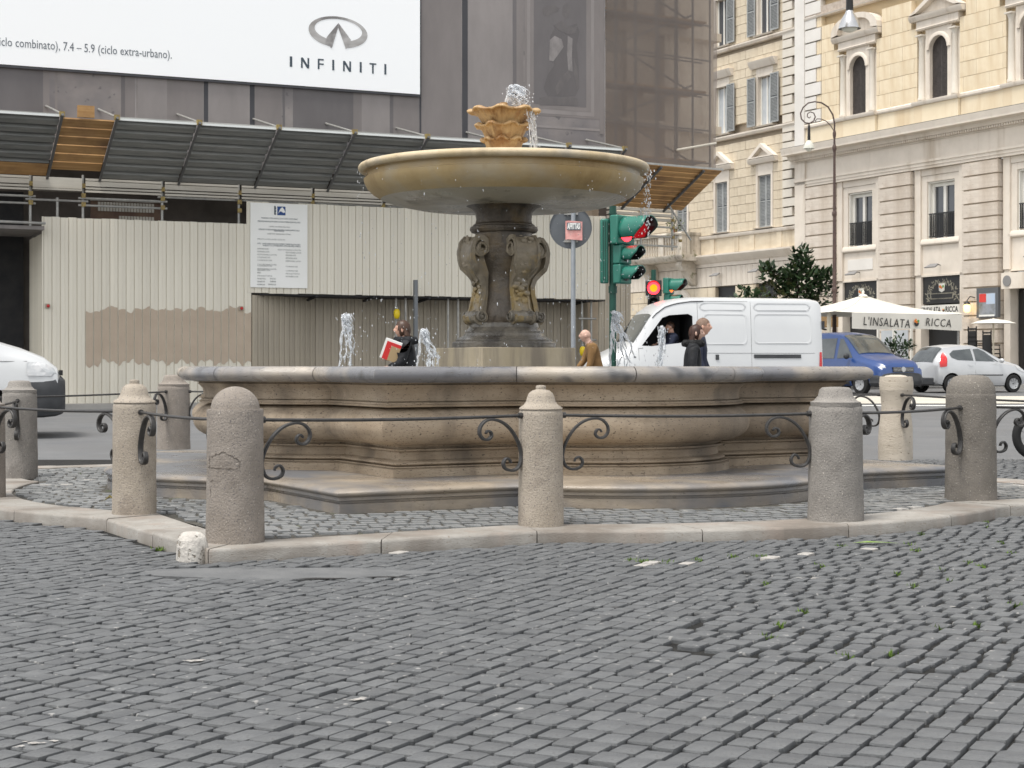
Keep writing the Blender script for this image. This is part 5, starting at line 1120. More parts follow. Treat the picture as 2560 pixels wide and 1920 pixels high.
# ---- pale palazzo beyond
pb = fempty(O2, A2, 'pale_palazzo', 'pale stone palazzo with grey shutters and pedimented windows beside the yellow one', 'building')
fbox(pb, 'wall', M['joint'], -34, -12.86, .2, 24, -.6, 0)
wc = [-15.12, -18.42, -21.72, -25.0]; ho = []
for c in wc:
    ho += [(c-.62, c+.62, 7.18, 10.3), (c-.62, c+.62, 11.7, 14.36), (c-.62, c+.62, 15.75, 18.4)]
block_wall(pb, 'stone', M['ashlar'], -30, -13.75, 7.2, 19.4, .405, 1.28, ho + [(-34, -12, 11.48, 11.72), (-34, -12, 15.52, 15.76)], .002, .20, .018, mass=-21.2)
fbox(pb, 'far_wall', M['ashlar'], -36, -30.02, .2, 20, .002, .19)
for i in range(30):
    z = 7.2+i*.405; sblock(pb, 'quoin', M['colst'], -13.74, -12.85-(.22 if i % 2 else 0), z+.03, z+.375, .002, .27)
for z in (11.49, 15.53): moulding(pb, 'string_course', M['cream'], -34, -12.85, [(.002, z), (.26, z), (.33, z+.10), (.33, z+.16), (.002, z+.21)])
moulding(pb, 'string_course', M['cream'], -34, -12.85, [(.002, 7.02), (.26, 7.02), (.30, 7.1), (.30, 7.17), (.002, 7.195)])
fbox(pb, 'parapet_zone', M['ashlar'], -34, -12.85, 6.31, 7.015, .002, .20)
for u in (-14.2, -16.2, -17.4, -19.3): fbox(pb, 'parapet_pier', M['ashlar'], u, u+.35, 6.32, 7.01, .201, .235)
moulding(pb, 'cornice', M['cream'], -34, -12.85, [(.002, 5.72), (.24, 5.72), (.24, 5.88), (.30, 5.92), (.50, 6.12), (.55, 6.2), (.55, 6.27), (.002, 6.305)])
b = MB()
for k in range(130): u = -25+k*.093; b.box(u, u+.05, -.33, -.245, 5.93, 6.02)
b.build('dentils', M['cream'], pb, None)
gh = [(-18.9, -17.4, 0, 4.78), (-15.75, -14.2, 0, 4.78), (-22.6, -20.9, 0, 3.7)]
block_wall(pb, 'stone', M['ashlar'], -30, -12.9, .3, 4.78, .56, 1.1, gh, .002, .20, mass=-17.3); block_wall(pb, 'voussoir', M['cream'], -30, -12.9, 4.80, 5.71, .91, .40, [], .002, .205, .02)
for a, c, _, t in gh[:2]: fbox(pb, 'shop_opening', M['black'], a, c, .3, t, .004, .03)
b = MB(); n = 14; P = []
for i in range(n+1): q = pi*i/n; P.append([(-21.75+rr_*cos(q), -o, 3.75+rr_*sin(q)) for rr_, o in ((.72, .21), (.74, .30), (1.0, .31), (1.05, .21))])
b.grid(P); b.build('arch', M['cream'], pb, 40)
b = MB(); b.prism([(-21.75+.72*cos(pi*i/n), 3.75+.72*sin(pi*i/n)) for i in range(n+1)], -.23, -.215, lambda x, z, d: (x, d, z)); b.build('arch_opening', M['black'], pb, None)
def pwin(c, row):
    w = empty('window', parent=pb, loc=(c, 0, 0))
    z0, z1 = {1: (15.8, 18.0), 2: (11.76, 13.96), 3: (7.24, 9.58)}[row]
    for s in (-1, 1): fbox(w, 'jamb', M['cream'], *(sorted((s*.48, s*.615))), z0, z1+.12, .002, .23)
    fbox(w, 'lintel', M['cream'], -.475, .475, z1+.003, z1+.12, .002, .225)
    moulding(w, 'sill', M['cream'], -.70, .70, [(.002, z0-.04 if row != 3 else z0-.02), (.32, z0-.04 if row != 3 else z0-.02), (.36, z0+.02), (.002, z0+.03)])
    closed = row == 3
    if closed: shutter(w, -.475, .475, z0+.04, z1, .13, M['shut'], split=2)
    else:
        fbox(w, 'pane', M['win_pale'] if row == 2 else M['win'], -.42, .42, z0+.04, z1-.05, .004, .02)
        for q0, q1 in ((-.475, -.41), (-.04, .04), (.41, .475)): fbox(w, 'frame', M['frame_w'], q0, q1, z0+.04, z1, .021, .06)
        shutter(w, -1.16, -.56, z0+.05, z1+.02, .33, M['shut']); shutter(w, .56, 1.16, z0+.05, z1+.02, .33, M['shut'])
    if row == 2:
        fbox(w, 'frieze', M['cream'], -.62, .62, z1+.123, 14.35, .002, .20); moulding(w, 'hood', M['cream'], -.95, .95, [(.002, 14.36), (.30, 14.36), (.42, 14.55), (.46, 14.68), (.002, 14.71)])
    if row == 3:
        fbox(w, 'frieze', M['cream'], -.62, .62, z1+.123, 10.1, .002, .22); moulding(w, 'hood', M['cream'], -1.0, 1.0, [(.002, 10.11), (.34, 10.11), (.44, 10.24), (.46, 10.32), (.002, 10.34)])
        P = [(-1.0, 10.345), (0, 10.98), (1.0, 10.345)]; Q = [(-.62, 10.40), (0, 10.80), (.62, 10.40)]; b = MB()
        b.add([(x, -.46, z) for x, z in P+Q]+[(x, -.205, z) for x, z in P+Q], [(0, 1, 4, 3), (1, 2, 5, 4), (0, 2, 5, 3), (0, 1, 7, 6), (1, 2, 8, 7), (3, 4, 10, 9), (4, 5, 11, 10)]); b.add([(x, -.25, z) for x, z in Q], [(0, 1, 2)]); b.build('pediment', M['cream'], w, None)
for c in wc[:3]:
    for r_ in (1, 2, 3): pwin(c, r_)
for u, z, lit in ((-18.55, 5.35, 'left'), (-15.55, 5.38, 'right')): wlamp(u, z, 'grey floodlight on the pale palazzo, %s' % ('above the dark shop opening' if lit == 'left' else 'half hidden by the dark tree'), False)
# balcony
bl = fempty(O2, A2, 'balcony', 'weathered stone balcony with balusters and plants on the pale palazzo', 'balcony')
a0, a1, dpt = -24.6, -20.0, 1.25
M['weath'] = mat('weathered_stone', (.48, .42, .34), (.60, .55, .47), 3, .9, .4, 20, moss=((.16, .16, .08), 2.5, .58, .68), streak=((.22, .19, .15), 2, .52, .7))
moulding(bl, 'slab', M['weath'], a0, a1, [(.21, 6.05), (dpt-.1, 6.05), (dpt, 6.12), (dpt+.06, 6.2), (dpt+.1, 6.28), (dpt+.1, 6.34), (.21, 6.34)])
moulding(bl, 'handrail', M['weath'], a0+.1, a1-.05, [(dpt-.2, 7.25), (dpt+.06, 7.25), (dpt+.08, 7.33), (dpt+.04, 7.4), (dpt-.2, 7.4)])
for u in (a0+.12, a0+2.5, a1-.5): fbox(bl, 'pier', M['weath'], u, u+.42, 6.345, 7.245, dpt-.22, dpt+.02)
fbox(bl, 'side_panel', M['weath'], a1-.34, a1-.08, 6.345, 7.245, .22, dpt-.24); fbox(bl, 'side_rail', M['weath'], a1-.36, a1-.06, 7.25, 7.38, .22, dpt-.22)
b = MB(); b.lathe([(.06, 0), (.07, .06), (.045, .1), (.075, .28), (.04, .55), (.06, .62), (.05, .7), (.07, .8), (.07, .9)], 8); bme = b.mesh('baluster', M['weath'], 40)
u = a0+.66
while u < a1-.6:
    if not (a0+2.4 < u < a0+3.0): link('baluster', bme, bl, (u, -dpt+.09, 6.345))
    u += .215
for u in (a0+.4, a1-.9):
    b = MB(); b.prism([(.21, 6.04), (1.05, 6.04), (1.1, 5.85), (.95, 5.6), (.8, 5.6), (.6, 5.2), (.35, 4.95), (.21, 4.9)], u, u+.5, lambda o, z, d: (d, -o, z)); b.build('bracket', M['weath'], bl, 30)
M['fol'] = mat('dark_foliage', (.018, .042, .018), (.035, .065, .022), 5, .45, isl=.5, spec=.4, speck=[((.13, .15, .03), 3.5, .70, .76)])
M['fol2'] = mat('balcony_foliage', (.06, .09, .03), (.12, .13, .05), 5, .7, isl=.4); M['bark'] = mat('bark', (.07, .055, .04), (.1, .08, .06), 8, .9)
def leaves(b, c, r, n, l, rg, up=.3, sc=(1, 1, 1), tip=None):
    for _ in range(n):
        while True:
            d = Vector((rg.uniform(-1, 1), rg.uniform(-1, 1), rg.uniform(-1, 1)))
            if .15 < d.length < 1: break
        p = Vector(c) + Vector((d.x*r*sc[0], d.y*r*sc[1], d.z*r*sc[2])); t = Vector((d.x+rg.gauss(0, .5), d.y+rg.gauss(0, .5), d.z*.5+up+rg.gauss(0, .4))).normalized()
        s_ = t.cross(Vector((rg.gauss(0, .4), rg.gauss(0, .4), 1))).normalized(); k = l*rg.uniform(.7, 1.25); w = k*.23; nn = t.cross(s_)*k*.06
        b.add([p, p+t*k*.35+s_*w+nn, p+t*k*.75+s_*w*.8+nn, p+t*k, p+t*k*.75-s_*w*.8+nn, p+t*k*.35-s_*w+nn], [(0, 1, 2, 3, 4, 5)])
rg = random.Random(9)
for u, sc_ in ((a0+1.2, .7), (a1-.9, 1)):
    pl = fempty(O2, A2, 'balcony_plant', 'straggly plant in a pot on the balcony, %s' % ('at its right corner' if sc_ == 1 else 'on its left half'), 'plant', group='balcony plants')
    b = MB(); b.lathe([(.12, 7.405), (.17, 7.6), (.18, 7.62)], 10, (u, -dpt+.1)); b.build('pot', mat('terracotta', (.35, .15, .08), rough=.9) if 'terracotta' not in bpy.data.materials else bpy.data.materials['terracotta'], pl)
    b = MB(); leaves(b, (u, -dpt+.1, 7.75), .42*sc_, 130, .13, rg, .4, (1.4, .7, .8)); b.build('foliage', M['fol2'], pl, None, fix=False)
# ------------------------------------------------------------------ pavement before the palazzi
def gxy(x, y): return gz(y)
b = MB(); P = []
for t in (-40, -10, 6, 30): P.append([(O2.x+E2.x*t+N2.x*o, O2.y+E2.y*t+N2.y*o, .40+.04) for o in (2.9, 0)])
sw = MB(); sw.prism([(-40, 0), (30, 0), (30, 2.9), (-40, 2.9)], -.3, .50, lambda t, o, z: (O2.x+E2.x*t+N2.x*o, O2.y+E2.y*t+N2.y*o, z))
tag(sw.build('pavement', mat('pavement_slabs', (.26, .25, .23), (.33, .32, .30), 1, .7, .1, 30), ang=None), kind='structure')
sw = MB(); sw.prism([(-20, -2.0), (18, -2.0), (18, .75), (-20, .75)], -.2, .30, lambda t, o, z: (O1.x+E1.x*t+N1.x*o, O1.y+E1.y*t+N1.y*o, z-.02))
tag(sw.build('pavement', mat('church_pavement', (.25, .24, .225), (.31, .30, .28), 1, .8, .1, 30), ang=None), kind='structure')
b = MB(); b.grid([[(x, y, gz(y)+.012) for x in (7.2, 12, 18, 26)] for y in (40.2, 43.5, 46.6)]); tag(b.build('traffic_island', mat('pale_paving', (.50, .47, .40), (.56, .53, .46), .8, .7), ang=None), kind='structure')
b = MB(); b.grid([[(x, y, gz(y)+.008) for x in (6.8, 12, 26)] for y in (38.5, 39.2)])
for k in range(2): b.box(-6.9+k*1.9, -6.0+k*1.3, 16.4, 17.5, -.02, .006)
tag(b.build('road_marking', mat('road_paint', (.66, .66, .63), (.55, .55, .53), 6, .7), ang=None), kind='structure')
# ------------------------------------------------------------------ street furniture
M['tl_green'] = mat('signal_green', (.015, .13, .095), (.02, .16, .115), 4, .4, spec=.5); M['tl_dark'] = mat('signal_dark_green', (.008, .05, .035), (.012, .07, .05), 6, .45)
M['lens_off'] = glass('dark_lens', (.015, .02, .02), .15); M['lens_red'] = emis('red_light', (1, .02, .03), 3.2); M['lens_hot'] = emis('red_light_core', (1, .23, .0), 1.0); M['lens_or'] = emis('orange_light', (1, .10, .01), 1.6)
def disc(b, r, x, n=20, c=(0, 0), r2=0):
    """ring or disc facing +x at height c[1], offset c[0] in y"""
    P = [(x, c[0]+r*cos(2*pi*k/n), c[1]+r*sin(2*pi*k/n)) for k in range(n)]
    if r2: b.add(P+[(x, c[0]+r2*cos(2*pi*k/n), c[1]+r2*sin(2*pi*k/n)) for k in range(n)], [(k, (k+1) % n, n+(k+1) % n, n+k) for k in range(n)])
    else: b.add(P, [tuple(range(n))])
def signal(p, yaw, off, lit, z, hot=False, hm='tl_green', sizes=(.30, .20, .20)):
    """three-lamp head; local +x is where it faces; z is the top"""
    e = empty('signal_head', parent=p, rz=yaw)
    x0 = off; zz = z
    for i, d in enumerate(sizes):
        hw = d/2+.045; h = d+.085; b = MB(); b.box(x0, x0+.14, -hw, hw, zz-h+.004, zz); bevel(b.build('housing', M[hm], e, 30), .02)
        zc = zz-h/2
        b = MB(); n = 22; L_ = (.44 if d > .31 else .36 if d > .25 else .27); P = []
        for j in range(8):
            t = j/7; row = []
            for k in range(n+1):
                a = radians(-38)+radians(256)*k/n; cut_ = 1-(.52*max(0, -sin(a)+.25)); r = d/2+.018
                row.append((x0+.14+L_*t*cut_, r*cos(a), zc+r*sin(a)))
            P.append(row)
        b.grid(P); o = b.build('visor', [M[hm], M['blackg']], e, 60, fix=False); m_ = o.modifiers.new('t', 'SOLIDIFY'); m_.thickness = .012; m_.material_offset = 1; m_.offset = 0
        b = MB(); n2 = 20; pts = []
        for q in range(5):
            rr_ = d/2*(1-q/4); pts.append([(x0+.145+.035*(1-(rr_/(d/2))**2), rr_*cos(2*pi*k/n2), zc+rr_*sin(2*pi*k/n2)) for k in range(n2+1)])
        b.grid(pts); b.build('lens', M[lit] if (i == 0 and lit) else M['lens_off'], e, 60)
        if i == 0 and hot: b = MB(); disc(b, d/2*.60, x0+.184, 24, (0, zc)); b.build('lamp', M['lens_hot'], e, None)
        zz -= h
    return e
def gpole(p, r, z0, z1, m, bands=()):
    b = MB(); b.tube([(0, 0, z0), (0, 0, z1)], r, 16); b.build('pole', m, p)
    for z, h in bands: b = MB(); b.tube([(0, 0, z), (0, 0, z+h)], r*1.22, 16); b.build('collar', m, p)
Y = 24.2; tl = empty('traffic_light', ((1532-CX)/F*Y, Y, gz(Y)), 0, 'green traffic light showing red with long hoods, behind the fountain', 'traffic light', 'traffic lights')
zt = EYE+(HY-515)/F*Y-gz(Y); zh = EYE+(HY-541)/F*Y-gz(Y)
gpole(tl, .052, 0, zt, M['tl_dark'], ((zt-.12, .02), (zh-1.12, .10), (zh-.10, .08)))
signal(tl, radians(-40), .10, 'lens_red', zh+.0, sizes=(.34, .20, .20))
b = MB(); b.box(-.185, -.065, -.10, .06, zh-.98, zh-.04); bevel(b.build('control_box', M['tl_green'], tl, 30), .02)
for q_ in range(3): b = MB(); b.box(-.150+.03*q_, -.138+.03*q_, -.106, -.1005, zh-.95, zh-.08); b.build('box_rib', M['tl_dark'], tl, None)
Y = 40; t2 = empty('traffic_light', ((1634-CX)/F*Y, Y, gz(Y)), 0, 'distant traffic light glowing orange red above the white van roof', 'traffic light', 'traffic lights')
zc = EYE+(HY-721)/F*Y-gz(Y); gpole(t2, .06, 0, zc+.45, M['tl_dark']); signal(t2, radians(-95), .03, 'lens_red', zc+.19, True, 'blackg'); signal(t2, radians(-28), .32, 'lens_or', zc+.24)
# round sign seen from the back
Y = 24.0; ns = empty('road_sign', ((1433-CX)/F*Y, Y, gz(Y)), 0, 'back of a round grey road sign on a pole, with a pink paper stuck on', 'road sign')
zs = EYE+(HY-568)/F*Y-gz(Y); M['signback'] = mat('sign_back', (.085, .095, .105), (.11, .12, .13), 3, .45, spec=.5)
gpole(ns, .034, 0, zs+.27, mat('galv_pole', (.27, .29, .31), (.33, .35, .37), 5, .45, metal=.4))
b = MB(); b.tube([(-.035, .05, zs), (-.035, .065, zs)], .302, 40); b.build('disc', M['signback'], ns, 30)
b = MB(); b.lathe([(.302, -.012), (.309, -.012), (.309, .02), (.302, .02)], 40, caps=False); o = b.build('disc_rim', M['signback'], ns); o.location = (-.035, .055, zs); o.rotation_euler = (pi/2, 0, 0)
for z in (zs-.20, zs+.2): b = MB(); b.box(-.13, .07, .012, .048, z-.018, z+.018); b.build('clamp', M['tube'], ns, None)
pp = empty('paper_notice', (ns.location.x, Y-.045, gz(Y)+zs), 0, 'pink paper notice with a black lettered strip stuck on the round sign', 'notice')
b = MB(); b.grid([[(-.115+.245*i/6, -.004-.004*sin(i*1.3+j), -.185+.27*j/6+(.01 if i else 0)-.02*i/6) for i in range(7)] for j in range(7)]); b.build('sheet', mat('pink_paper', (.62, .27, .25), (.70, .38, .35), 9, .8), pp, None, fix=False)
b = MB(); b.box(-.092, .105, -.018, -.013, -.045, .062); b.build('black_strip', M['print_grey'], pp, None); text('lettering', 'AFFITTASI', .115, M['paper'], pp, (-.085, -.021, -.03), sx=.36, off=.004)
# curled street lamp
M['lampiron'] = mat('lamp_iron', (.075, .05, .045), (.10, .065, .055), 6, .55); M['milk'] = mat('milk_glass', (.62, .62, .55), rough=.2, spec=.5)
Y = 58; sl = empty('street_lamp', ((2086-CX)/F*Y, Y, gz(Y)), radians(-8), 'tall iron street lamp with a curled arm and one hanging bell shade', 'street lamp')
k8 = Y/F/2.7655; zz = lambda y: EYE+(HY-(200+y/2.7655))/F*Y-gz(Y); xx = lambda x: (x-293)*k8
b = MB(); b.tube([(0, 0, 0), (0, 0, zz(1500)), (0, 0, zz(930)), (0, 0, zz(460)), (0, 0, zz(350))], [.085, .07, .055, .04, .03], 14); b.build('pole', M['lampiron'], sl)
for y, r in ((1450, .10), (925, .085), (470, .075), (375, .06)): b = MB(); h = .14; z = zz(y); b.lathe([(.04, z-h), (r, z-h*.3), (r, z+h*.3), (.035, z+h)], 14); b.build('collar', M['lampiron'], sl, 50)
cur = [(293, 360), (294, 300), (282, 240), (250, 185), (205, 155), (160, 147), (115, 155), (80, 185), (62, 225), (68, 265), (95, 292), (125, 296), (152, 280), (163, 252), (152, 225), (128, 217), (110, 230), (108, 250), (122, 260), (132, 250)]
b = MB(); b.tube([(xx(x), 0, zz(y)) for x, y in cur], [.028]*5+[.024]*9+[.018]*6, 8); b.build('arm', M['lampiron'], sl)
b = MB(); b.tube([(xx(x), 0, zz(y)) for x, y in ((291, 355), (270, 318), (240, 285), (205, 268), (175, 266), (163, 280), (172, 290))], .016, 8); b.build('brace', M['lampiron'], sl)
def bell(p, x, zn, zb, s, r):
    b = MB(); b.tube([(x, 0, zn), (x, 0, zn-.1*s), (x, 0, zb+.30*s)], [.02*s, .045*s, .055*s], 12); b.build('neck', M['black'], p)
    b = MB(); b.lathe([(.05*s, zb+.30*s), (.10*s, zb+.26*s), (r*.78, zb+.16*s), (r*.94, zb+.07*s), (r, zb)], 20, (x, 0), caps=False); b.build('shade', M['milk'], p, 60)
    b = MB(); b.ball((x, 0, zb+.02), r*.62, 12, 7); b.build('globe', M['milk'], p, 60)
bell(sl, xx(120), zz(300), zz(472), .98, .20)
Y = 53.6; hz_ = EYE+(HY-72)/F*Y; hx = (2124-CX)/F*Y
hlp = empty('hanging_lamp', (hx, Y, hz_), 0, 'silvery bell lamp hanging into the top of the photo before the yellow palazzo', 'street lamp')
b = MB(); b.tube([(0, 0, 1.9), (0, 0, .50)], [.10, .12], 14); b.build('neck', M['black'], hlp)
b = MB(); b.lathe([(.12, .58), (.15, .50), (.24, .36), (.32, .18), (.36, .02), (.36, 0)], 24, caps=False); b.build('shade', mat('spun_metal', (.55, .55, .55), rough=.25, metal=.8), hlp, 60); b = MB(); b.ball((0, 0, .04), .27, 14, 8, (1, 1, .6)); b.build('globe', M['milk'], hlp, 60)
cb = MB(); pA, pB = Vector((3.2, 43.4, hz_+1.9)), Vector((16.2, 64.4, hz_+1.9)); cb.tube([pA+Vector((0, 0, 5.5)), Vector((hx, Y, hz_+1.88)), pB+Vector((0, 0, 5.5))], .012, 6); tag(cb.build('span_wire', M['black']), 'thin span wire above the street that the bell lamp hangs from', 'wire')
# parasol of the restaurant
Y = 53.78; px0 = 10.45; an = radians(29); pr = empty('parasol', (px0, Y, gz(Y)), an, 'big cream market parasol with a lettered valance in front of the restaurant', 'parasol')
M['canvas'] = mat('cream_canvas', (.74, .71, .63), (.78, .75, .68), 2, .8, .05, 12); M['canvas2'] = mat('valance_canvas', (.66, .63, .56), (.71, .68, .61), 1.5, .8, .05, 10); M['pole_w'] = mat('pole_cream', (.62, .56, .44), rough=.6)
S, T = 5.6, 3.6; ze = 2.90-gz(Y); za = 3.52-gz(Y); b = MB(); n = 10
cx_, cy_ = S/2, T/2; cor = [(0, 0), (S, 0), (S, T), (0, T)]
for k in range(4):
    a, c = cor[k], cor[(k+1) % 4]; P = []
    for j in range(7):
        t = j/6; P.append([((a[0]+(c[0]-a[0])*i/8)*(1-t)+cx_*t, (a[1]+(c[1]-a[1])*i/8)*(1-t)+cy_*t, ze+(za-ze)*t-.13*sin(pi*t)-.04*sin(pi*i/8)*(1-t)) for i in range(9)])
    b.grid(P)
b.build('canopy', M['canvas'], pr, 30)
b = MB()
for k in range(4): a = cor[k]; b.tube([(a[0]*(1-t)+cx_*t, a[1]*(1-t)+cy_*t, ze+(za-ze)*t-.13*sin(pi*t)+.012) for t in [i/6 for i in range(7)]], .02, 6)
b.lathe([(.10, za-.05), (.16, za+.0), (.10, za+.05), (.03, za+.07), (.05, za+.14), (.02, za+.2)], 12, (cx_, cy_)); b.build('ribs', M['canvas'], pr, 50)
b = MB(); P = []
vx0, vx1 = .75, S-.0
for j in range(5): P.append([(vx0+(vx1-vx0)*i/20, -.012-.02*sin(i*.9)*(1-j/4), ze-.55+.53*j/4-.02*(1-j/4)*sin(i*.4)) for i in range(21)])
b.grid(P); b.build('valance', M['canvas2'], pr, 60, fix=False)
b = MB(); b.grid([[(S+.008, T*i/8, ze-.06-.0), (S+.008, T*i/8, ze-.02)] for i in range(9)]); b.build('side_valance', M['canvas2'], pr, None)
for body_, fa, fb, sz_, zo in (("L'INSALATA", .09, .505, .40, -.43), ('RICCA', .65, .885, .38, -.42)):
    t = text('lettering', body_, sz_, M['signtext'], pr, (vx0+fa*(S-vx0), -.045, ze+zo), off=.0, shear=.12, space=1.15); t.scale = ((fb-fa)*(S-vx0)/t.dimensions.x, 1, 1); t.rotation_euler = (pi/2, radians(2), 0)
vx0 += .57*(S-vx0)-1.94
for o in (1,):
    b = MB(); b.prism([(vx0+1.94+.11*cos(pi+pi*i/10), ze-.32+.13*sin(pi+pi*i/10)) for i in range(11)], -.05, -.046, lambda x, z, d: (x, d, z)); b.build('emblem_bowl', M['signtext'], pr, None)
    for dx, dz, m_, q in ((-.06, .05, 'orange', .05), (.0, .02, 'orange', .045), (.07, .05, 'green', .045), (-.03, .10, 'orange', .03)):
        b = MB(); b.prism([(vx0+1.94+dx+q*cos(2*pi*i/8), ze-.32+dz+q*sin(2*pi*i/8)) for i in range(8)], -.056, -.052, lambda x, z, d: (x, d, z)); b.build('emblem_salad', M[m_], pr, None)
b = MB(); b.tube([(.22, .5, 0), (.22, .5, ze-.02)], .07, 12); b.build('pole', M['pole_w'], pr); b = MB(); b.tube([(S-.06, .12, 0), (S-.06, .12, ze-.02)], .035, 10); b.build('side_pole', M['tube'], pr)
# tan umbrella behind, in tan cloth throughout
p2 = empty('parasol', (px0-2.0, Y+4.9, gz(58)), an, 'tan parasol mostly hidden behind the white van and the cream parasol', 'parasol')
b = MB(); c2 = (2.0, 1.6); z0_, z1_ = 2.62, 3.0
for k in range(4): a, c = [(0, 0), (4.0, 0), (4.0, 3.2), (0, 3.2)][k], [(4.0, 0), (4.0, 3.2), (0, 3.2), (0, 0)][k]; b.add([(a[0], a[1], z0_), (c[0], c[1], z0_), (c2[0], c2[1], z1_), (a[0], a[1], z0_-.45), (c[0], c[1], z0_-.45)], [(0, 1, 2), (0, 1, 4, 3)])
b.build('canopy', mat('tan_canvas', (.42, .27, .13), (.48, .31, .16), 2, .8), p2, 30); b = MB(); b.tube([(2, 1.6, 0), (2, 1.6, 3)], .05, 10); b.build('pole', M['pole_w'], p2)
# small white shade by the pier, stacked chairs
u, z = f2(2000+1910/3.95, 700+415/3.95, 1.8); ws = fempty(O2, A2, 'parasol', 'small folded-out white shade below the poster case', 'parasol')
b = MB(); b.lathe([(.78, z-.05), (.5, z+.05), (.02, z+.12)], 8, (u, -1.8), caps=False); b.build('canopy', M['canvas2'], ws, 20); b = MB(); b.tube([(u, -1.8, .45), (u, -1.8, z+.14)], .03, 8); b.build('pole', M['pole_w'], ws)
def chair_proto(loc, rz, label, grp):
    c = empty('chair', loc, rz, label, 'chair', grp); b = MB(); b.box(-.22, .22, -.22, .22, .43, .47); b.build('seat', M['black'], c, None)
    b = MB()
    for k in range(4): b.box(-.2, .2, .2, .225, .56+k*.1, .62+k*.1)
    b.box(-.22, -.19, .195, .23, .43, .98); b.box(.19, .22, .195, .23, .43, .98); b.build('backrest', M['black'], c, None)
    for sx in (-1, 1):
        for sy in (-1, 1): b = MB(); b.tube([(sx*.2, sy*.2, .43), (sx*.22, sy*.23, 0)], .014, 6); b.build('leg', M['black'], c)
    return c
pr0 = None
for si, (zx, base, cnt, nm) in enumerate(((1745, .50, 8, 'taller left'), (1890, .50, 7, 'lower right'), (1660, .5, 2, 'small'))):
    u, _ = f2(2000+zx/3.95, 850, 1.1); q = O2+E2*u+N2*1.1
    for k in range(cnt):
        pos = where = None; nmz = ['lowest', 'second', 'third', 'fourth', 'fifth', 'sixth', 'seventh', 'eighth'][k] if k < cnt-1 else 'topmost'
        lab = 'black slatted chair, %s in the %s stack under the poster case' % (nmz if nmz in ('lowest', 'topmost') else nmz+' from below', nm)
        if pr0 is None: pr0 = c = chair_proto((q.x, q.y, base), A2+pi, lab, 'chairs stacked by the pier')
        else: c = dup(pr0, (q.x, q.y, base+k*.155), A2+pi); c['label'] = lab
        c['group'] = 'chairs in the %s stack' % nm
# dark tree and shrubs
def plant(name, px, Y, label, cat, clumps, n, l, mt, grp=None, trunk=None):
    t = empty(name, ((px-CX)/F*Y, Y, gz(Y)), 0, label, cat, grp); b = MB(); s = Y/F; g0 = gz(Y)
    for cx, cy, r, w in clumps: leaves(b, ((cx-px)*s, rg.uniform(-.2, .2), EYE+(HY-cy)*s-g0), r*s, int(n*w), l, rg, .35, (1, 1, 1))
    b.build('crown', mt, t, None, fix=False)
    b = MB(); top = min(c[1] for c in clumps); b.tube([(0, 0, 0), (.05, 0, .8), (0, 0, EYE+(HY-top)*s-g0-.3)], [.07, .06, .02], 8)
    for cx, cy, r, w in clumps[1:]: b.tube([(0, 0, EYE+(HY-cy)*s-g0-.5), ((cx-px)*s, 0, EYE+(HY-cy)*s-g0)], [.03, .012], 6)
    b.build('trunk', M['bark'], t); return t
plant('tree', 1990, 61, 'dark glossy broadleaf tree standing behind the white van roof', 'tree', [(2003, 640, 22, .5), (2005, 670, 34, .9), (2000, 705, 48, 1.4), (1995, 745, 60, 1.6), (1930, 685, 26, .5), (1945, 725, 42, .9), (1915, 672, 14, .25), (1972, 690, 22, .4), (2058, 700, 26, .6), (2060, 690, 16, .3), (2050, 735, 38, .9), (2000, 800, 60, 1.2)], 170, .27, M['fol'])
plant('shrub', 1868, 58, 'small dark shrub just showing over the white van roof', 'shrub', [(1868, 728, 14, .5), (1885, 745, 18, .6), (1850, 750, 16, .5), (1868, 790, 30, 1)], 60, .24, M['fol'])
plant('shrub', 2246, 55, 'dark potted shrub under the parasol valance', 'shrub', [(2246, 862, 28, 1), (2225, 868, 18, .7), (2268, 865, 16, .7), (2246, 885, 30, 1.2)], 110, .13, M['fol'])
# waiter-like blurred figures are left to the interior dark; glazed restaurant screens
gs = fempty(O2, A2, 'glass_screen', 'pale glazed screen of the restaurant terrace beneath the parasol', 'screen')
for px in (2222, 2252): u, z = f2(px, 830, 1.5); b = MB(); b.box(u-.42, u+.42, -1.52, -1.48, .5, 2.5); b.build('pane', M['win_pale'], gs, None)
u, z = f2(2237, 830, 1.5); b = MB()
for q in (-.95, -.05, .05, .95): b.box(u+q-.03, u+q+.03, -1.55, -1.46, .5, 2.55)
b.build('frame', M['frame_w'], gs, None)
# red scooter glimpsed behind the hatchback
# ------------------------------------------------------------------ vehicles
M['van_white'] = mat('van_paint', (.54, .55, .555), (.57, .58, .58), 1, .3, spec=.5, coat=.4); M['blue'] = mat('blue_paint', (.016, .05, .175), (.02, .058, .20), 1, .3, spec=.5, coat=.5); M['silver'] = mat('silver_paint', (.50, .51, .515), (.55, .555, .56), 1, .32, metal=.35, coat=.4)
M['trim'] = mat('dark_plastic', (.035, .037, .04), (.05, .052, .055), 5, .55); M['cabin'] = mat('cabin_dark', (.012, .012, .013), (.02, .02, .022), 3, .7); M['tyre'] = mat('tyre', (.018, .018, .018), rough=.85); M['rimm'] = mat('wheel_rim', (.42, .43, .44), (.5, .5, .5), 5, .35, metal=.5)
M['lampw'] = mat('headlamp', (.42, .44, .45), (.6, .6, .6), 6, .15, spec=.5, coat=.3); M['lampr'] = mat('tail_lamp', (.45, .012, .015), (.6, .03, .03), 6, .2, coat=.5); M['carglass'] = mat('car_glass', (.035, .042, .045), (.075, .085, .085), 1.6, .06, spec=.7, coat=.5)
M['seam'] = mat('panel_seam', (.22, .22, .22), rough=.7); M['plate'] = mat('number_plate', (.7, .7, .68), rough=.5)
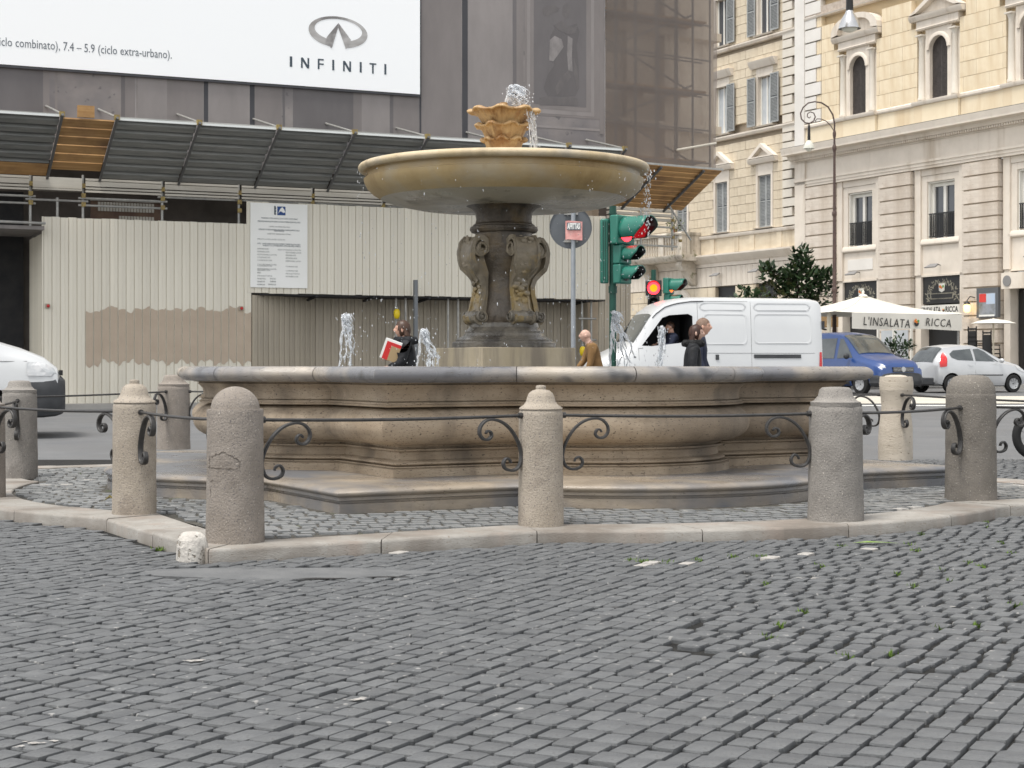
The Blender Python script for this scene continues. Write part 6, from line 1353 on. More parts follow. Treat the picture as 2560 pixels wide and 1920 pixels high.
class Car:
    """body lofted from stations (x, zbottom, zbelt, zroof, half width, half width at belt, half width at roof)"""
    def __init__(s, st): s.st = sorted(st)
    def at(s, x):
        S = s.st
        if x <= S[0][0]: return S[0]
        for a, c in zip(S, S[1:]):
            if x <= c[0]:
                t = (x-a[0])/(c[0]-a[0]); return tuple(p+(q-p)*t for p, q in zip(a, c))
        return S[-1]
    def sec(s, x):
        _, zb, zs, zr, w, wb, wr = s.at(x); h = zr-zs; k = min(.10, h*.45)
        return [(w*.80, zb), (w*.95, zb+.03), (w, zb+.12), (w*1.012, zb+(zs-zb)*.5), (w*1.0, zb+(zs-zb)*.82), (wb, zs), (wb+(wr-wb)*.5+.012, zs+(h-k)*.5), (wr, zr-k), (wr*.96, zr-k*.4), (wr*.85, zr-k*.08), (wr*.55, zr+.012), (0, zr+.02)]
    def mesh(s, b):
        xs = []
        for a, c in zip(s.st, s.st[1:]): n = max(1, int((c[0]-a[0])/.18)); xs += [a[0]+(c[0]-a[0])*i/n for i in range(n)]
        xs.append(s.st[-1][0]); P = []
        for x in xs:
            q = s.sec(x); P.append([(x, y, z) for y, z in q]+[(x, -y, z) for y, z in q[-2::-1]])
        b.grid(P); n = len(P[0]); m = len(b.v)
        # floor and ends
        for i in range(len(P)-1): b.f.append((i*n, (i+1)*n, (i+1)*n+n-1, i*n+n-1)); b.m.append(0)
        b.f.append(tuple(range(n))); b.m.append(0); b.f.append(tuple((len(P)-1)*n+k for k in range(n))); b.m.append(0)
    def side_y(s, x, z):
        q = s.sec(x)
        for (y0, z0), (y1, z1) in zip(q, q[1:]):
            if z0 <= z <= z1 and z1 > z0: return y0+(y1-y0)*(z-z0)/(z1-z0)
        return q[7][0]
    def patch(s, poly, side, off=.008, n=8):
        """poly (x,z) laid on the body side as a thin raised skin"""
        b = MB(); bm = bmesh.new(); vs = [bm.verts.new((x, 0, z)) for x, z in poly]; bm.faces.new(vs)
        bmesh.ops.triangulate(bm, faces=bm.faces[:]); bmesh.ops.subdivide_edges(bm, edges=bm.edges[:], cuts=3, use_grid_fill=True)
        bm.verts.index_update(); b.add([(v.co.x, side*(s.side_y(v.co.x, v.co.z)+off), v.co.z) for v in bm.verts], [tuple(v.index for v in f.verts) for f in bm.faces]); bm.free(); return b
    def top(s, x0, x1, w0, w1, off=.01, n=8, z0=None):
        """patch on the upward surface between stations (windscreen, bonnet, tailgate glass)"""
        b = MB(); P = []
        for i in range(n+1):
            x = x0+(x1-x0)*i/n; _, zb, zs, zr, w, wb, wr = s.at(x); ww = (w0+(w1-w0)*i/n)
            row = []
            for j in range(13):
                y = -ww+2*ww*j/12; q = s.sec(x); z = q[-1][1]
                for (y0, z0_), (y1, z1_) in zip(q[7:], q[8:]):
                    if y1 <= abs(y) <= y0: z = z0_+(z1_-z0_)*(y0-abs(y))/max(y0-y1, 1e-6)
                row.append((x+off*.7, y, z+off))
            P.append(row)
        b.grid(P); return b
def carve(o, cutters, mats):
    """cut wheel arches or openings; the cut faces take the cutter's material"""
    for cb, mt in cutters:
        c = cb.build('cutter', mt, None, None); c.parent = None; c.matrix_world = o.matrix_world.copy()
        bpy.context.view_layer.update(); c.parent = o.parent; c.matrix_parent_inverse = Matrix(); c.location = (0, 0, 0); c.rotation_euler = (0, 0, 0)
        m = o.modifiers.new('cut', 'BOOLEAN'); m.operation = 'DIFFERENCE'; m.object = c; m.solver = 'EXACT'; m.material_mode = 'TRANSFER'
        bpy.context.view_layer.update(); me = bpy.data.meshes.new_from_object(o.evaluated_get(bpy.context.evaluated_depsgraph_get())); o.modifiers.clear(); old = o.data; o.data = me; me.name = old.name
        bpy.data.objects.remove(c)
    shade(o.data, 32)
def arch_cut(x, r, y0, y1, z): b = MB(); b.tube([(x, y0, z), (x, y1, z)], r, 24); return b
def wheel(p, x, y, r, w, rimr, spokes=9, rz=0):
    e = empty('wheel', parent=p, loc=(x, y, r), rz=rz); sg_ = 1 if y > 0 else -1
    b = MB(); b.lathe([(rimr, -w/2), (r*.93, -w/2), (r, -w*.36), (r, w*.36), (r*.93, w/2), (rimr, w/2), (rimr, -w/2)], 28, caps=False); o = b.build('tyre', M['tyre'], e, 40); o.rotation_euler = (pi/2, 0, 0)
    b = MB(); b.lathe([(rimr, -.01), (rimr*.95, .02), (rimr*.9, .0), (rimr*.35, -.03), (.02, -.02)], 24, caps=False)
    for k in range(spokes):
        a = 2*pi*k/spokes; b.add([(rimr*.3*cos(a-.2), rimr*.3*sin(a-.2), .02), (rimr*.3*cos(a+.2), rimr*.3*sin(a+.2), .02), (rimr*.93*cos(a+.1), rimr*.93*sin(a+.1), .03), (rimr*.93*cos(a-.1), rimr*.93*sin(a-.1), .03)], [(0, 1, 2, 3)])
    o = b.build('rim', M['rimm'], e, 40, fix=False); o.rotation_euler = (-sg_*pi/2, 0, 0); o.location = (0, sg_*(w/2-.02), 0); return e
def strip(b, pts, r=.006): b.tube(pts, r, 5)
# ---- white panel van
fw = radians(191); vn = empty('panel_van', (4.36, 38.77, gz(38.5)), fw, 'large white high-roof panel van with its driver at the open window', 'van')
C = Car([(2.72, .45, .78, .90, .62, .60, .50), (2.66, .33, .88, 1.01, .80, .78, .68), (2.50, .29, .98, 1.12, .90, .88, .78), (2.25, .28, 1.05, 1.24, .96, .93, .82), (1.98, .27, 1.12, 1.36, .985, .95, .85), (1.80, .27, 1.20, 1.48, .99, .955, .86), (1.62, .27, 1.22, 1.73, .99, .955, .85), (1.45, .27, 1.24, 2.0, .99, .957, .84), (1.30, .27, 1.24, 2.20, .99, .96, .83), (1.05, .27, 1.24, 2.38, .99, .965, .82), (.80, .27, 1.24, 2.46, .99, .97, .83), (.45, .27, 1.24, 2.51, .99, .975, .85), (0, .27, 1.24, 2.52, .99, .98, .87), (-2.45, .27, 1.24, 2.50, .99, .98, .87), (-2.64, .30, 1.24, 2.46, .985, .97, .86), (-2.70, .34, 1.24, 2.38, .96, .94, .84)])
b = MB(); C.mesh(b); body = b.build('body', M['van_white'], vn, 32)
win = [(1.62, 1.40), (1.40, 1.39), (.75, 1.46), (.42, 1.52), (.42, 2.08), (.52, 2.13), (.95, 2.10), (1.12, 2.04)]
cb = MB(); cb.prism(win, -.1, 1.2, lambda x, z, d: (x, d, z))
carve(body, [(cb, M['cabin'])] + [(arch_cut(x, .40, y, y+.34, .36), M['cabin']) for x in (1.82, -1.55) for y in (-1.1, .76)], None)
b = C.top(1.79, 1.36, .80, .77, .012); b.build('windscreen', M['carglass'], vn, 60)
b = C.patch([(1.86, 1.31), (1.64, 1.40), (1.16, 2.05), (1.10, 2.14), (1.30, 2.0)], -1); b.build('quarter_glass', M['carglass'], vn, None)
b = C.patch(win, -1, .006); b.build('side_window', M['carglass'], vn, None)
b = MB()
for pts in ([(.30, z) for z in (.45, .8, 1.2, 1.5, 1.9, 2.2, 2.42)], [(-.97, z) for z in (.45, .8, 1.2, 1.6, 2.0, 2.42)], [(.30-.1*i, 2.42) for i in range(13)], [(.2-.3*i, 1.235) for i in range(10)], [(1.70, z) for z in (.5, .8, 1.1, 1.35)], [(1.70-.05*i, 1.34+.0*i) for i in range(3)]): strip(b, [(x, C.side_y(x, z)+.001, z) for x, z in pts], .005)
b.build('seams', M['seam'], vn)
def dent(x0, x1, z0, z1):
    b = MB(); k = .09; q = [(x0+k, z0), (x1-k, z0), (x1-k*.3, z0+k*.3), (x1, z0+k), (x1, z1-k), (x1-k*.3, z1-k*.3), (x1-k, z1), (x0+k, z1), (x0+k*.3, z1-k*.3), (x0, z1-k), (x0, z0+k), (x0+k*.3, z0+k*.3), (x0+k, z0)]
    P = []
    for x, z in q: y = C.side_y(x, z); n_ = 1; P.append([(x+.03*(1 if x < (x0+x1)/2 else -1)*-1, y-.001, z+.03*(1 if z < (z0+z1)/2 else -1)*-1), (x, y+.012, z), (x+.025*(1 if x < (x0+x1)/2 else -1), y-.001, z+.025*(1 if z < (z0+z1)/2 else -1))])
    b.grid(P); return b
for a in ((-.86, .16, 1.44, 2.12), (-2.42, -1.05, 1.46, 2.13), (-.84, .24, 2.22, 2.38), (-2.4, -1.05, 2.22, 2.38)): dent(*a).build('panel_recess', M['van_white'], vn, 60)
b = C.patch([(-1.02, 1.12), (-2.16, 1.12), (-2.16, 1.205), (-1.02, 1.205)], 1, .015); b.build('sliding_rail', M['trim'], vn, None)
b = C.patch([(-.10, 1.08), (-.18, 1.08), (-.18, 1.2), (-.10, 1.2)], 1, .02); b.build('door_handle', M['trim'], vn, None)
b = C.patch([(-2.60, .90), (-2.68, .90), (-2.68, 1.26), (-2.62, 1.26)], 1, .012); b.build('tail_lamp', M['lampr'], vn, None)
b = C.patch([(2.52, .86), (2.18, .90), (2.14, 1.08), (2.30, 1.14), (2.50, 1.02)], 1, .01); b.build('headlamp', M['lampw'], vn, None); b = C.patch([(2.52, .86), (2.18, .90), (2.14, 1.08), (2.30, 1.14), (2.50, 1.02)], -1, .01); b.build('headlamp', M['lampw'], vn, None)
b = C.patch([(1.83, 1.13), (1.77, 1.13), (1.77, 1.155), (1.83, 1.155)], 1, .008); b.build('side_marker', M['trim'], vn, None)
b = C.patch([(2.66, .3), (-2.6, .3), (-2.6, .52), (2.66, .52)], 1, .012); b.build('sill_trim', M['trim'], vn, None)
b = MB(); strip(b, [(x, C.sec(x)[7][0]+.004, C.sec(x)[7][1]+.004) for x in [1.35-.1*i for i in range(13)]], .012); b.build('gutter', M['trim'], vn)
b = MB(); b.box(-2.76, -2.70, .80, .93, 1.80, 1.98); b.build('door_hinge', M['trim'], vn, None)
for x in (1.82, -1.55):
    for y in (-.90, .90): wheel(vn, x, y, .34, .2, .2)
# ---- blue people carrier
h = radians(-60); bc = empty('blue_van', (10.15, 49.55, gz(49)), h, 'blue small van parked nose towards the fountain behind the basin', 'van')
C = Car([(2.20, .38, .62, .72, .66, .62, .5), (2.15, .27, .72, .86, .78, .76, .64), (2.0, .24, .80, .98, .86, .83, .70), (1.5, .24, .92, 1.08, .89, .86, .74), (1.15, .24, .98, 1.16, .90, .87, .74), (.55, .24, 1.0, 1.66, .90, .87, .66), (.30, .24, 1.0, 1.77, .90, .87, .66), (-.2, .24, 1.0, 1.83, .90, .87, .68), (-1.9, .24, 1.0, 1.82, .90, .87, .70), (-2.15, .28, 1.0, 1.76, .88, .85, .68), (-2.2, .35, 1.0, 1.6, .84, .8, .66)])
b = MB(); C.mesh(b); body = b.build('body', M['blue'], bc, 32)
carve(body, [(arch_cut(x, .37, y, y+.3, .33), M['cabin']) for x in (1.38, -1.3) for y in (-1.0, .70)], None)
b = C.top(1.10, .36, .68, .60, .012); b.build('windscreen', M['carglass'], bc, 60)
for sd_ in (-1, 1):
    C.patch([(.98, 1.08), (.35, 1.06), (.30, 1.64), (.42, 1.64)], sd_, .01).build('side_window', M['carglass'], bc, None); C.patch([(.22, 1.06), (-.75, 1.06), (-.75, 1.64), (.18, 1.66)], sd_, .01).build('side_window', M['carglass'], bc, None); C.patch([(-.9, 1.08), (-1.85, 1.08), (-1.85, 1.62), (-.9, 1.64)], sd_, .01).build('side_window', M['carglass'], bc, None)
    C.patch([(.95, .26), (-.9, .26), (-.9, .42), (.95, .42)], sd_, .012).build('sill_trim', M['trim'], bc, None)
    b = MB(); b.ball((.92, sd_*1.0, 1.12), .11, 10, 6, (.6, 1, .8)); b.build('mirror', M['trim'], bc, 60)
    for x in (1.38, -1.3): wheel(bc, x, sd_*.82, .31, .18, .19)
C2 = Car([(1.80, .235, .45, .64, .915, .915, .905), (2.02, .235, .45, .64, .88, .88, .87), (2.15, .26, .45, .64, .80, .80, .78), (2.24, .30, .45, .62, .68, .68, .66)])
b = MB(); C2.mesh(b); b.build('bumper', M['trim'], bc, 40)
b = MB(); b.box(2.16, 2.215, -.40, .40, .66, .80); b.build('grille', M['black'], bc, None)
for z in (.69, .73, .77): b = MB(); b.box(2.216, 2.225, -.38, .38, z, z+.012); b.build('grille_bar', M['rimm'], bc, None)
b = MB(); b.tube([(2.215, 0, .735), (2.235, 0, .735)], .075, 16); b.build('emblem', M['rimm'], bc); b = MB(); b.box(2.245, 2.256, -.26, .26, .40, .51); b.build('number_plate', M['plate'], bc, None)
b = MB(); b.box(2.257, 2.259, -.26, -.21, .40, .51); b.build('plate_band', M['print_blue'], bc, None)
for y in (-.55, .55): b = MB(); b.ball((2.0, y*1.13, .78), .17, 14, 8, (.95, 1.0, .52)); b.build('headlamp', M['lampw'], bc, 60)
# ---- silver hatchback
h = radians(22); sv_ = empty('hatchback', (14.1, 51.3, gz(51)), h, 'small silver hatchback seen from behind, parked near the palazzo', 'car')
C = Car([(1.72, .36, .56, .62, .58, .55, .44), (1.66, .25, .64, .74, .70, .68, .56), (1.45, .20, .74, .86, .79, .76, .62), (1.05, .19, .84, .96, .81, .785, .64), (.80, .19, .88, 1.04, .815, .79, .62), (.15, .19, .91, 1.36, .815, .79, .58), (-.2, .19, .93, 1.45, .815, .79, .58), (-.8, .19, .97, 1.46, .815, .79, .58), (-1.3, .20, 1.02, 1.40, .81, .78, .57), (-1.50, .22, 1.02, 1.24, .80, .76, .56), (-1.64, .26, .92, 1.02, .77, .73, .60), (-1.70, .32, .80, .90, .70, .66, .58)])
b = MB(); C.mesh(b); body = b.build('body', M['silver'], sv_, 32)
carve(body, [(arch_cut(x, .33, y, y+.28, .28), M['cabin']) for x in (1.12, -1.17) for y in (-.92, .64)], None)
b = C.top(-1.34, -1.69, .54, .54, .014, 9)
b.v = [(x-.02, y, z) for x, y, z in b.v]; b.build('rear_window', M['carglass'], sv_, 60); b = C.top(.80, .05, .60, .54, .012); b.build('windscreen', M['carglass'], sv_, 60)
for sd_ in (-1, 1):
    C.patch([(.62, .95), (-.28, .97), (-.26, 1.33), (-.05, 1.35), (.18, 1.26)], sd_, .01).build('side_window', M['carglass'], sv_, None); C.patch([(-.36, .98), (-.95, 1.0), (-1.15, 1.08), (-1.18, 1.18), (-1.0, 1.29), (-.35, 1.34)], sd_, .01).build('side_window', M['carglass'], sv_, None)
    C.patch([(-1.38, .80), (-1.61, .78), (-1.60, .92), (-1.50, 1.10), (-1.36, 1.24), (-1.33, 1.10)], sd_, .03).build('tail_lamp', M['lampr'], sv_, None); C.patch([(1.62, .60), (1.28, .70), (1.20, .84), (1.38, .84), (1.58, .74)], sd_, .012).build('headlamp', M['lampw'], sv_, None)
    C.patch([(.70, .52), (-.62, .52), (-.62, .555), (.70, .555)], sd_, .012).build('rub_strip', M['trim'], sv_, None)
    b = MB(); strip(b, [(x, sd_*(C.side_y(x, z)+.001), z) for x, z in ((-.31, .35), (-.31, .6), (-.31, .9), (-.30, 1.36))], .005); b.build('seams', M['seam'], sv_)
    C.patch([(-.42, .82), (-.56, .82), (-.56, .86), (-.42, .86)], sd_, .018).build('door_handle', M['silver'], sv_, None)
    b = MB(); b.ball((.58, sd_*.92, .98), .10, 10, 6, (.7, 1, .75)); b.build('mirror', M['silver'], sv_, 60)
    for x in (1.12, -1.17): wheel(sv_, x, sd_*.74, .275, .16, .18)
b = MB(); b.box(-1.73, -1.66, -.62, .62, .24, .46); bevel(b.build('bumper', M['trim'], sv_, 30), .03)
# ---- white van leaving at left, only its nose in view
h = radians(17); lv = empty('delivery_van', (-9.0, 25.35, gz(26)), h, 'white van driving in at the left edge with only its dark bumpered nose showing', 'van')
C = Car([(2.0, .40, .78, .88, .66, .64, .55), (1.95, .32, .92, 1.03, .82, .80, .70), (1.75, .28, 1.06, 1.19, .90, .87, .78), (1.4, .28, 1.14, 1.33, .92, .89, .80), (1.1, .28, 1.17, 1.42, .92, .89, .80), (.45, .28, 1.18, 1.86, .92, .89, .74), (.15, .28, 1.18, 1.94, .92, .89, .74), (-2.6, .28, 1.18, 1.96, .92, .89, .76), (-2.7, .3, 1.18, 1.9, .9, .87, .75)])
b = MB(); C.mesh(b); body = b.build('body', M['van_white'], lv, 32); carve(body, [(arch_cut(x, .38, y, y+.32, .34), M['cabin']) for x in (1.02, -1.9) for y in (-1.05, .72)], None)
b = C.top(1.08, .30, .76, .70, .012); b.build('windscreen', M['carglass'], lv, 60)
for sd_ in (-1, 1):
    C.patch([(.95, 1.24), (-.1, 1.24), (-.1, 1.8), (.40, 1.80)], sd_, .01).build('side_window', M['carglass'], lv, None)
    C.patch([(1.96, .91), (1.50, .92), (1.50, 1.12), (1.72, 1.13), (1.9, 1.03)], sd_, .014).build('headlamp', M['lampw'], lv, None)
    pass
    b = MB(); strip(b, [(x, sd_*(C.side_y(x, 1.135)+.002), 1.135) for x in (1.5, 1.2, .9, .5, 0)], .006); b.build('seams', M['seam'], lv)
    for x in (1.02, -1.9): wheel(lv, x, sd_*.82, .32, .19, .2)
C2 = Car([(1.46, .285, .60, .90, .945, .945, .935), (1.76, .285, .60, .90, .93, .93, .92), (1.92, .30, .60, .90, .87, .87, .86), (2.02, .33, .60, .89, .76, .76, .74), (2.07, .38, .60, .84, .60, .60, .58)])
b = MB(); C2.mesh(b); b.build('bumper', M['trim'], lv, 40)
b = MB(); b.box(2.0, 2.035, -.5, .5, .92, 1.0); b.build('grille', M['black'], lv, None)
# ---- motorcycle whose front wheel shows at the right edge
mo = empty('motorcycle', (6.26, 19.8, 0), radians(4), 'motorcycle parked at the right edge, only its spoked front wheel in view', 'motorcycle')
def mwheel(x):
    e = empty('wheel', parent=mo, loc=(x, 0, .29)); b = MB(); b.lathe([(.235+.055*cos(2*pi*k/10), .045*sin(2*pi*k/10)) for k in range(11)], 32, caps=False); o = b.build('tyre', M['tyre'], e, 60); o.rotation_euler = (pi/2, 0, 0)
    b = MB(); b.lathe([(.20, -.03), (.19, 0), (.20, .03)], 32, caps=False); b.lathe([(.12, -.035), (.12, -.03), (.05, -.03), (.05, -.035), (.12, -.035)], 24, caps=False); b.lathe([(.03, -.06), (.03, .06)], 10)
    for k in range(14): a = 2*pi*k/14; b.tube([(.03*cos(a), .03*sin(a), .0), (.195*cos(a+.15), .195*sin(a+.15), .0)], .006, 5)
    o = b.build('rim', M['rimm'], e, 40); o.rotation_euler = (pi/2, 0, 0)
mwheel(0); mwheel(1.32)
b = MB(); b.tube([(0, -.07, .29), (.30, -.07, .98)], .022, 8); b.tube([(0, .07, .29), (.30, .07, .98)], .022, 8); b.build('fork', M['rimm'], mo); b = MB(); b.tube([(.32, -.34, 1.04), (.29, 0, 1.0), (.32, .34, 1.04)], .015, 8); b.build('handlebar', M['black'], mo)
b = MB(); b.tube([(.30, 0, .95), (.62, 0, .62), (.60, 0, .35), (1.05, 0, .35), (1.32, 0, .29)], .03, 8); b.tube([(.30, 0, .95), (.85, 0, .74), (1.32, 0, .80)], .03, 8); b.build('frame', M['black'], mo)
b = MB(); b.ball((.62, 0, .84), .22, 12, 8, (1.2, .6, .6)); b.build('tank', M['lampr'], mo, 60); b = MB(); b.ball((1.1, 0, .82), .3, 12, 6, (1.2, .45, .3)); b.build('seat', M['black'], mo, 60); b = MB(); b.ball((.70, 0, .48), .2, 10, 6, (1, .8, .9)); b.build('engine', M['tube'], mo, 40); b = MB(); b.ball((.17, 0, .86), .10, 10, 6); b.build('headlamp', M['lampw'], mo, 60)
# ------------------------------------------------------------------ people
def skinmesh(verts, edges, root=0, sub=2):
    me = bpy.data.meshes.new('s'); me.from_pydata([v[:3] for v in verts], edges, []); o = bpy.data.objects.new('s', me); COL.objects.link(o)
    m = o.modifiers.new('skin', 'SKIN'); lay = me.skin_vertices[0].data
    for i, v in enumerate(verts): r = v[3]; lay[i].radius = r if isinstance(r, tuple) else (r, r); lay[i].use_root = (i == root)
    m.use_smooth_shade = True; s = o.modifiers.new('sub', 'SUBSURF'); s.levels = sub; s.render_levels = sub
    bpy.context.view_layer.update(); r = bpy.data.meshes.new_from_object(o.evaluated_get(bpy.context.evaluated_depsgraph_get())); bpy.data.objects.remove(o); return r
def addmesh(b, me):
    b.add([tuple(v.co) for v in me.vertices], [tuple(p.vertices) for p in me.polygons]); bpy.data.meshes.remove(me)
def head_into(b, c, s=1, tilt=0):
    """head with face, facing +x; c is the head centre"""
    h = MB(); U, V = 24, 18
    P = []
    for i in range(V+1):
        t = -pi/2+pi*i/V; row = []
        for k in range(U+1):
            a = 2*pi*k/U; x, y, z = cos(t)*cos(a)*(.097 if cos(a) > 0 else .108), cos(t)*sin(a)*.075, sin(t)*.118
            if z < 0: f = 1+z*2.6; x = x*(f if x < 0 else 1+z*1.2); y *= 1+z*3.0    # jaw
            if x > .03:                                                       # face plane: brow, eyes, nose, lips, chin
                fy = abs(y)
                x += .031*math.exp(-(y/.014)**2)*math.exp(-((z+.012)/.022)**2)+.010*math.exp(-(y/.010)**2)*math.exp(-((z-.015)/.02)**2)
                x += -.017*math.exp(-((fy-.031)/.015)**2)*math.exp(-((z-.016)/.011)**2)+.006*math.exp(-((z-.036)/.010)**2)*math.exp(-(y/.05)**2)
                x += .009*math.exp(-(y/.02)**2)*math.exp(-((z+.055)/.010)**2)-.006*math.exp(-(y/.03)**2)*math.exp(-((z+.072)/.007)**2)+.008*math.exp(-(y/.02)**2)*math.exp(-((z+.096)/.013)**2)
            row.append((c[0]+x*s, c[1]+y*s, c[2]+z*s))
        P.append(row)
    h.grid(P); b.add(h.v, h.f)
    for sy in (-1, 1): b.ball((c[0]-.008*s, c[1]+sy*.080*s, c[2]-.002*s), .033*s, 8, 6, (.65, .40, 1.1))
def hand_into(b, w, d, up, s=1):
    """palm and five curled fingers at wrist w, pointing along d"""
    d = Vector(d).normalized(); up = Vector(up).normalized(); sd_ = d.cross(up).normalized(); w = Vector(w)
    b.tube([w-d*.02, w+d*.03, w+d*.075, w+d*.092], [.026*s, .034*s, .038*s, .03*s], 8)
    for k, L_ in enumerate((.068, .078, .074, .058)):
        p = w+d*.085+sd_*(-.030+.020*k); b.tube([p-d*.015, p+d*L_*.45-up*.008, p+d*L_*.75-up*.032, p+d*L_*.72-up*.055], [.0095*s, .0092*s, .0085*s, .007*s], 6)
    p = w+d*.025-sd_*.032; b.tube([p, p-sd_*.018+d*.025-up*.01, p-sd_*.018+d*.055-up*.025], [.012*s, .011*s, .008*s], 6)
def person(loc, rz, H_, label, skin, coat, trousers, hair, hair_kind, arms, lean=0, coat_len=.55, female=False, collar=None, seated=False):
    k = H_/1.72; p = empty('person', loc, rz, label, 'person'); sw = .17 if female else .20
    # joints; walking stride along +x
    pel = (0, 0, .93); che = (lean*.5, 0, 1.24); nb = (lean, 0, 1.43); nk = (lean*1.25+.012, 0, 1.50); hc = (lean*1.6+.035, 0, 1.605)
    V = [(*pel, (.125, .15)), (lean*.25, 0, 1.08, (.10, .125)), (*che, (.115, .15)), (*nb, (.07, .09)), (*nk, .058), (hc[0]-.025, 0, 1.57, .062)]
    E = [(0, 1), (1, 2), (2, 3), (3, 4), (4, 5)]
    legs = []
    for sy in (-1, 1):
        st = .16*sy
        if seated: hip, kn, an, toe = (0, sy*.1, .90), (.42, sy*.11, .88), (.44, sy*.11, .46), (.60, sy*.11, .42)
        else: hip, kn, an, toe = (0, sy*.09, .88), (st*.75+.04, sy*.09, .50), (st*1.5-.03, sy*.09, .085), (st*1.5+.14, sy*.10, .035)
        i = len(V); V += [(*hip, .085), (*kn, .056), (*an, .04), (*toe, .035)]; E += [(0, i), (i, i+1), (i+1, i+2), (i+2, i+3)]; legs.append((hip, kn, an, toe))
    armj = []
    for sy, (el, wr) in zip((-1, 1), arms):
        sh = (lean*.95, sy*sw, 1.40); i = len(V); V += [(*sh, .058), (lean+el[0], el[1], el[2], .042), (lean+wr[0], wr[1], wr[2], .03)]; E += [(3, i), (i, i+1), (i+1, i+2)]; armj.append((sh, (lean+el[0], el[1], el[2]), (lean+wr[0], wr[1], wr[2])))
    b = MB(); addmesh(b, skinmesh(V, E)); head_into(b, hc); b.tube([(nb[0]-.01, 0, 1.38), (nk[0]-.012, 0, 1.48), (hc[0]-.03, 0, 1.56), (hc[0]-.03, 0, 1.62)], [.075, .060, .060, .05], 14)
    for sh, el, wr in armj: d = Vector(wr)-Vector(el); hand_into(b, wr, d, (0, 0, 1))
    me = weld(b.mesh('body', skin, 180, fix=False)); me.transform(Matrix.Scale(k, 4)); body = link('body', me, p)
    # fuse into one continuous skin
    m = body.modifiers.new('fuse', 'REMESH'); m.mode = 'VOXEL'; m.voxel_size = .0085; m.use_smooth_shade = True
    bpy.context.view_layer.update(); r = bpy.data.meshes.new_from_object(body.evaluated_get(bpy.context.evaluated_depsgraph_get())); body.modifiers.clear(); body.data = r; r.name = 'body'
    if not r.materials: r.materials.append(skin)
    # trousers and shoes
    if not seated:
        tv = [(0, 0, .96, (.14, .165))]; te = []
        for hip, kn, an, toe in legs: i = len(tv); tv += [(hip[0], hip[1], .86, .10), (*kn, .072), (an[0], an[1], .10, .06)]; te += [(0, i), (i, i+1), (i+1, i+2)]
        me = skinmesh(tv, te); me.transform(Matrix.Scale(k, 4)); me.materials.append(trousers); me.name = 'trousers'; link('trousers', me, p)
        for hip, kn, an, toe in legs: b = MB(); b.tube([(an[0]-.06, an[1], .045), (an[0]+.03, an[1], .06), (toe[0]-.02, toe[1], .045), (toe[0]+.06, toe[1], .03)], [.045, .055, .045, .025], 10); me = b.mesh('shoe', M['black'], 60); me.transform(Matrix.Scale(k, 4)); link('shoe', me, p)
    # coat
    zb = max(.93-coat_len+.15, .45); cv = ([] if seated else [(0, 0, zb, (.175, .185))])+[(0, 0, 1.00, (.155, .175)), (lean*.3, 0, 1.12, (.14, .165)), (che[0], 0, 1.26, (.145, .18)), (lean*.95, 0, 1.42, (.095, .135)), (lean*1.05, 0, 1.475, (.075, .08))]; ns_ = len(cv)-1; ce = [(q_, q_+1) for q_ in range(ns_)]
    for sh, el, wr in armj:
        w2 = tuple(e+(w-e)*.93 for e, w in zip(el, wr)); i = len(cv); cv += [(*sh, .088), (*el, .066), (*w2, .05)]; ce += [(ns_-1, i), (i, i+1), (i+1, i+2)]
    me = skinmesh(cv, ce); me.transform(Matrix.Scale(k, 4)); me.materials.append(coat); me.name = 'coat'; link('coat', me, p)
    if collar:
        b = MB(); b.lathe([(.085, 1.40), (.145, 1.42), (.165, 1.465), (.135, 1.515), (.085, 1.51)], 34, (lean*1.1, 0), caps=False, wob=lambda a, z: .12*sin(7*a)+.08*sin(11*a+z*40)); me = b.mesh('collar', collar, 60); me.transform(Matrix.Scale(k, 4)); link('collar', me, p)
    # hair
    if hair_kind:
        b = MB(); U, W_ = 28, 20
        for i in range(W_):
            for q in range(U):
                vs = []
                for (ii, qq) in ((i, q), (i, q+1), (i+1, q+1), (i+1, q)):
                    t = -pi/2+pi*ii/W_; a = 2*pi*qq/U; w_ = 1+.035*sin(9*a+5*t)+.02*sin(17*a); vs.append((hc[0]-.010+cos(t)*cos(a)*.108*w_, cos(t)*sin(a)*.088*w_, hc[2]+.010+sin(t)*.124*w_))
                m_ = sum((Vector(v) for v in vs), Vector())/4-Vector(hc)
                lim = {'short': -.02, 'bob': -.11, 'long': -.14}[hair_kind]; front = .045 if hair_kind == 'short' else .052
                if (m_.x < front-.35*max(0, -m_.z) and m_.z > lim and not (hair_kind == 'short' and m_.x > -.0 and m_.z < .02)) or m_.z > .072: b.add(vs, [(0, 1, 2, 3)])
        if hair_kind in ('bob', 'long'):
            L_ = .16 if hair_kind == 'bob' else .38
            for j in range(15):
                y = -.075+.15*j/14; x0 = hc[0]-.075*cos(y/.08*1.1); b.tube([(x0, y, hc[2]+.02), (x0-.012, y*1.12, hc[2]-.08), (x0-.02+R.gauss(0, .008), y*1.15, hc[2]-.5*L_), (x0-.03+R.gauss(0, .012), y*1.2, hc[2]-L_-.03*(j % 3))], [.02, .024, .022, .006], 6)
        me = weld(b.mesh('hair', hair, 60, fix=False)); me.transform(Matrix.Scale(k, 4)); link('hair', me, p)
    # eyes and brows
    for sy in (-1, 1): b = MB(); b.ball((hc[0]+.082, sy*.031, hc[2]+.016), .0095, 8, 6, (.6, 1.1, .7)); me = b.mesh('eye', M['black'], 60); me.transform(Matrix.Scale(k, 4)); link('eye', me, p)
    return p, armj, k
SK = mat('skin', (.52, .30, .21), (.58, .34, .25), 9, .5); SK2 = mat('skin_pale', (.47, .295, .225), (.53, .35, .275), 9, .5)
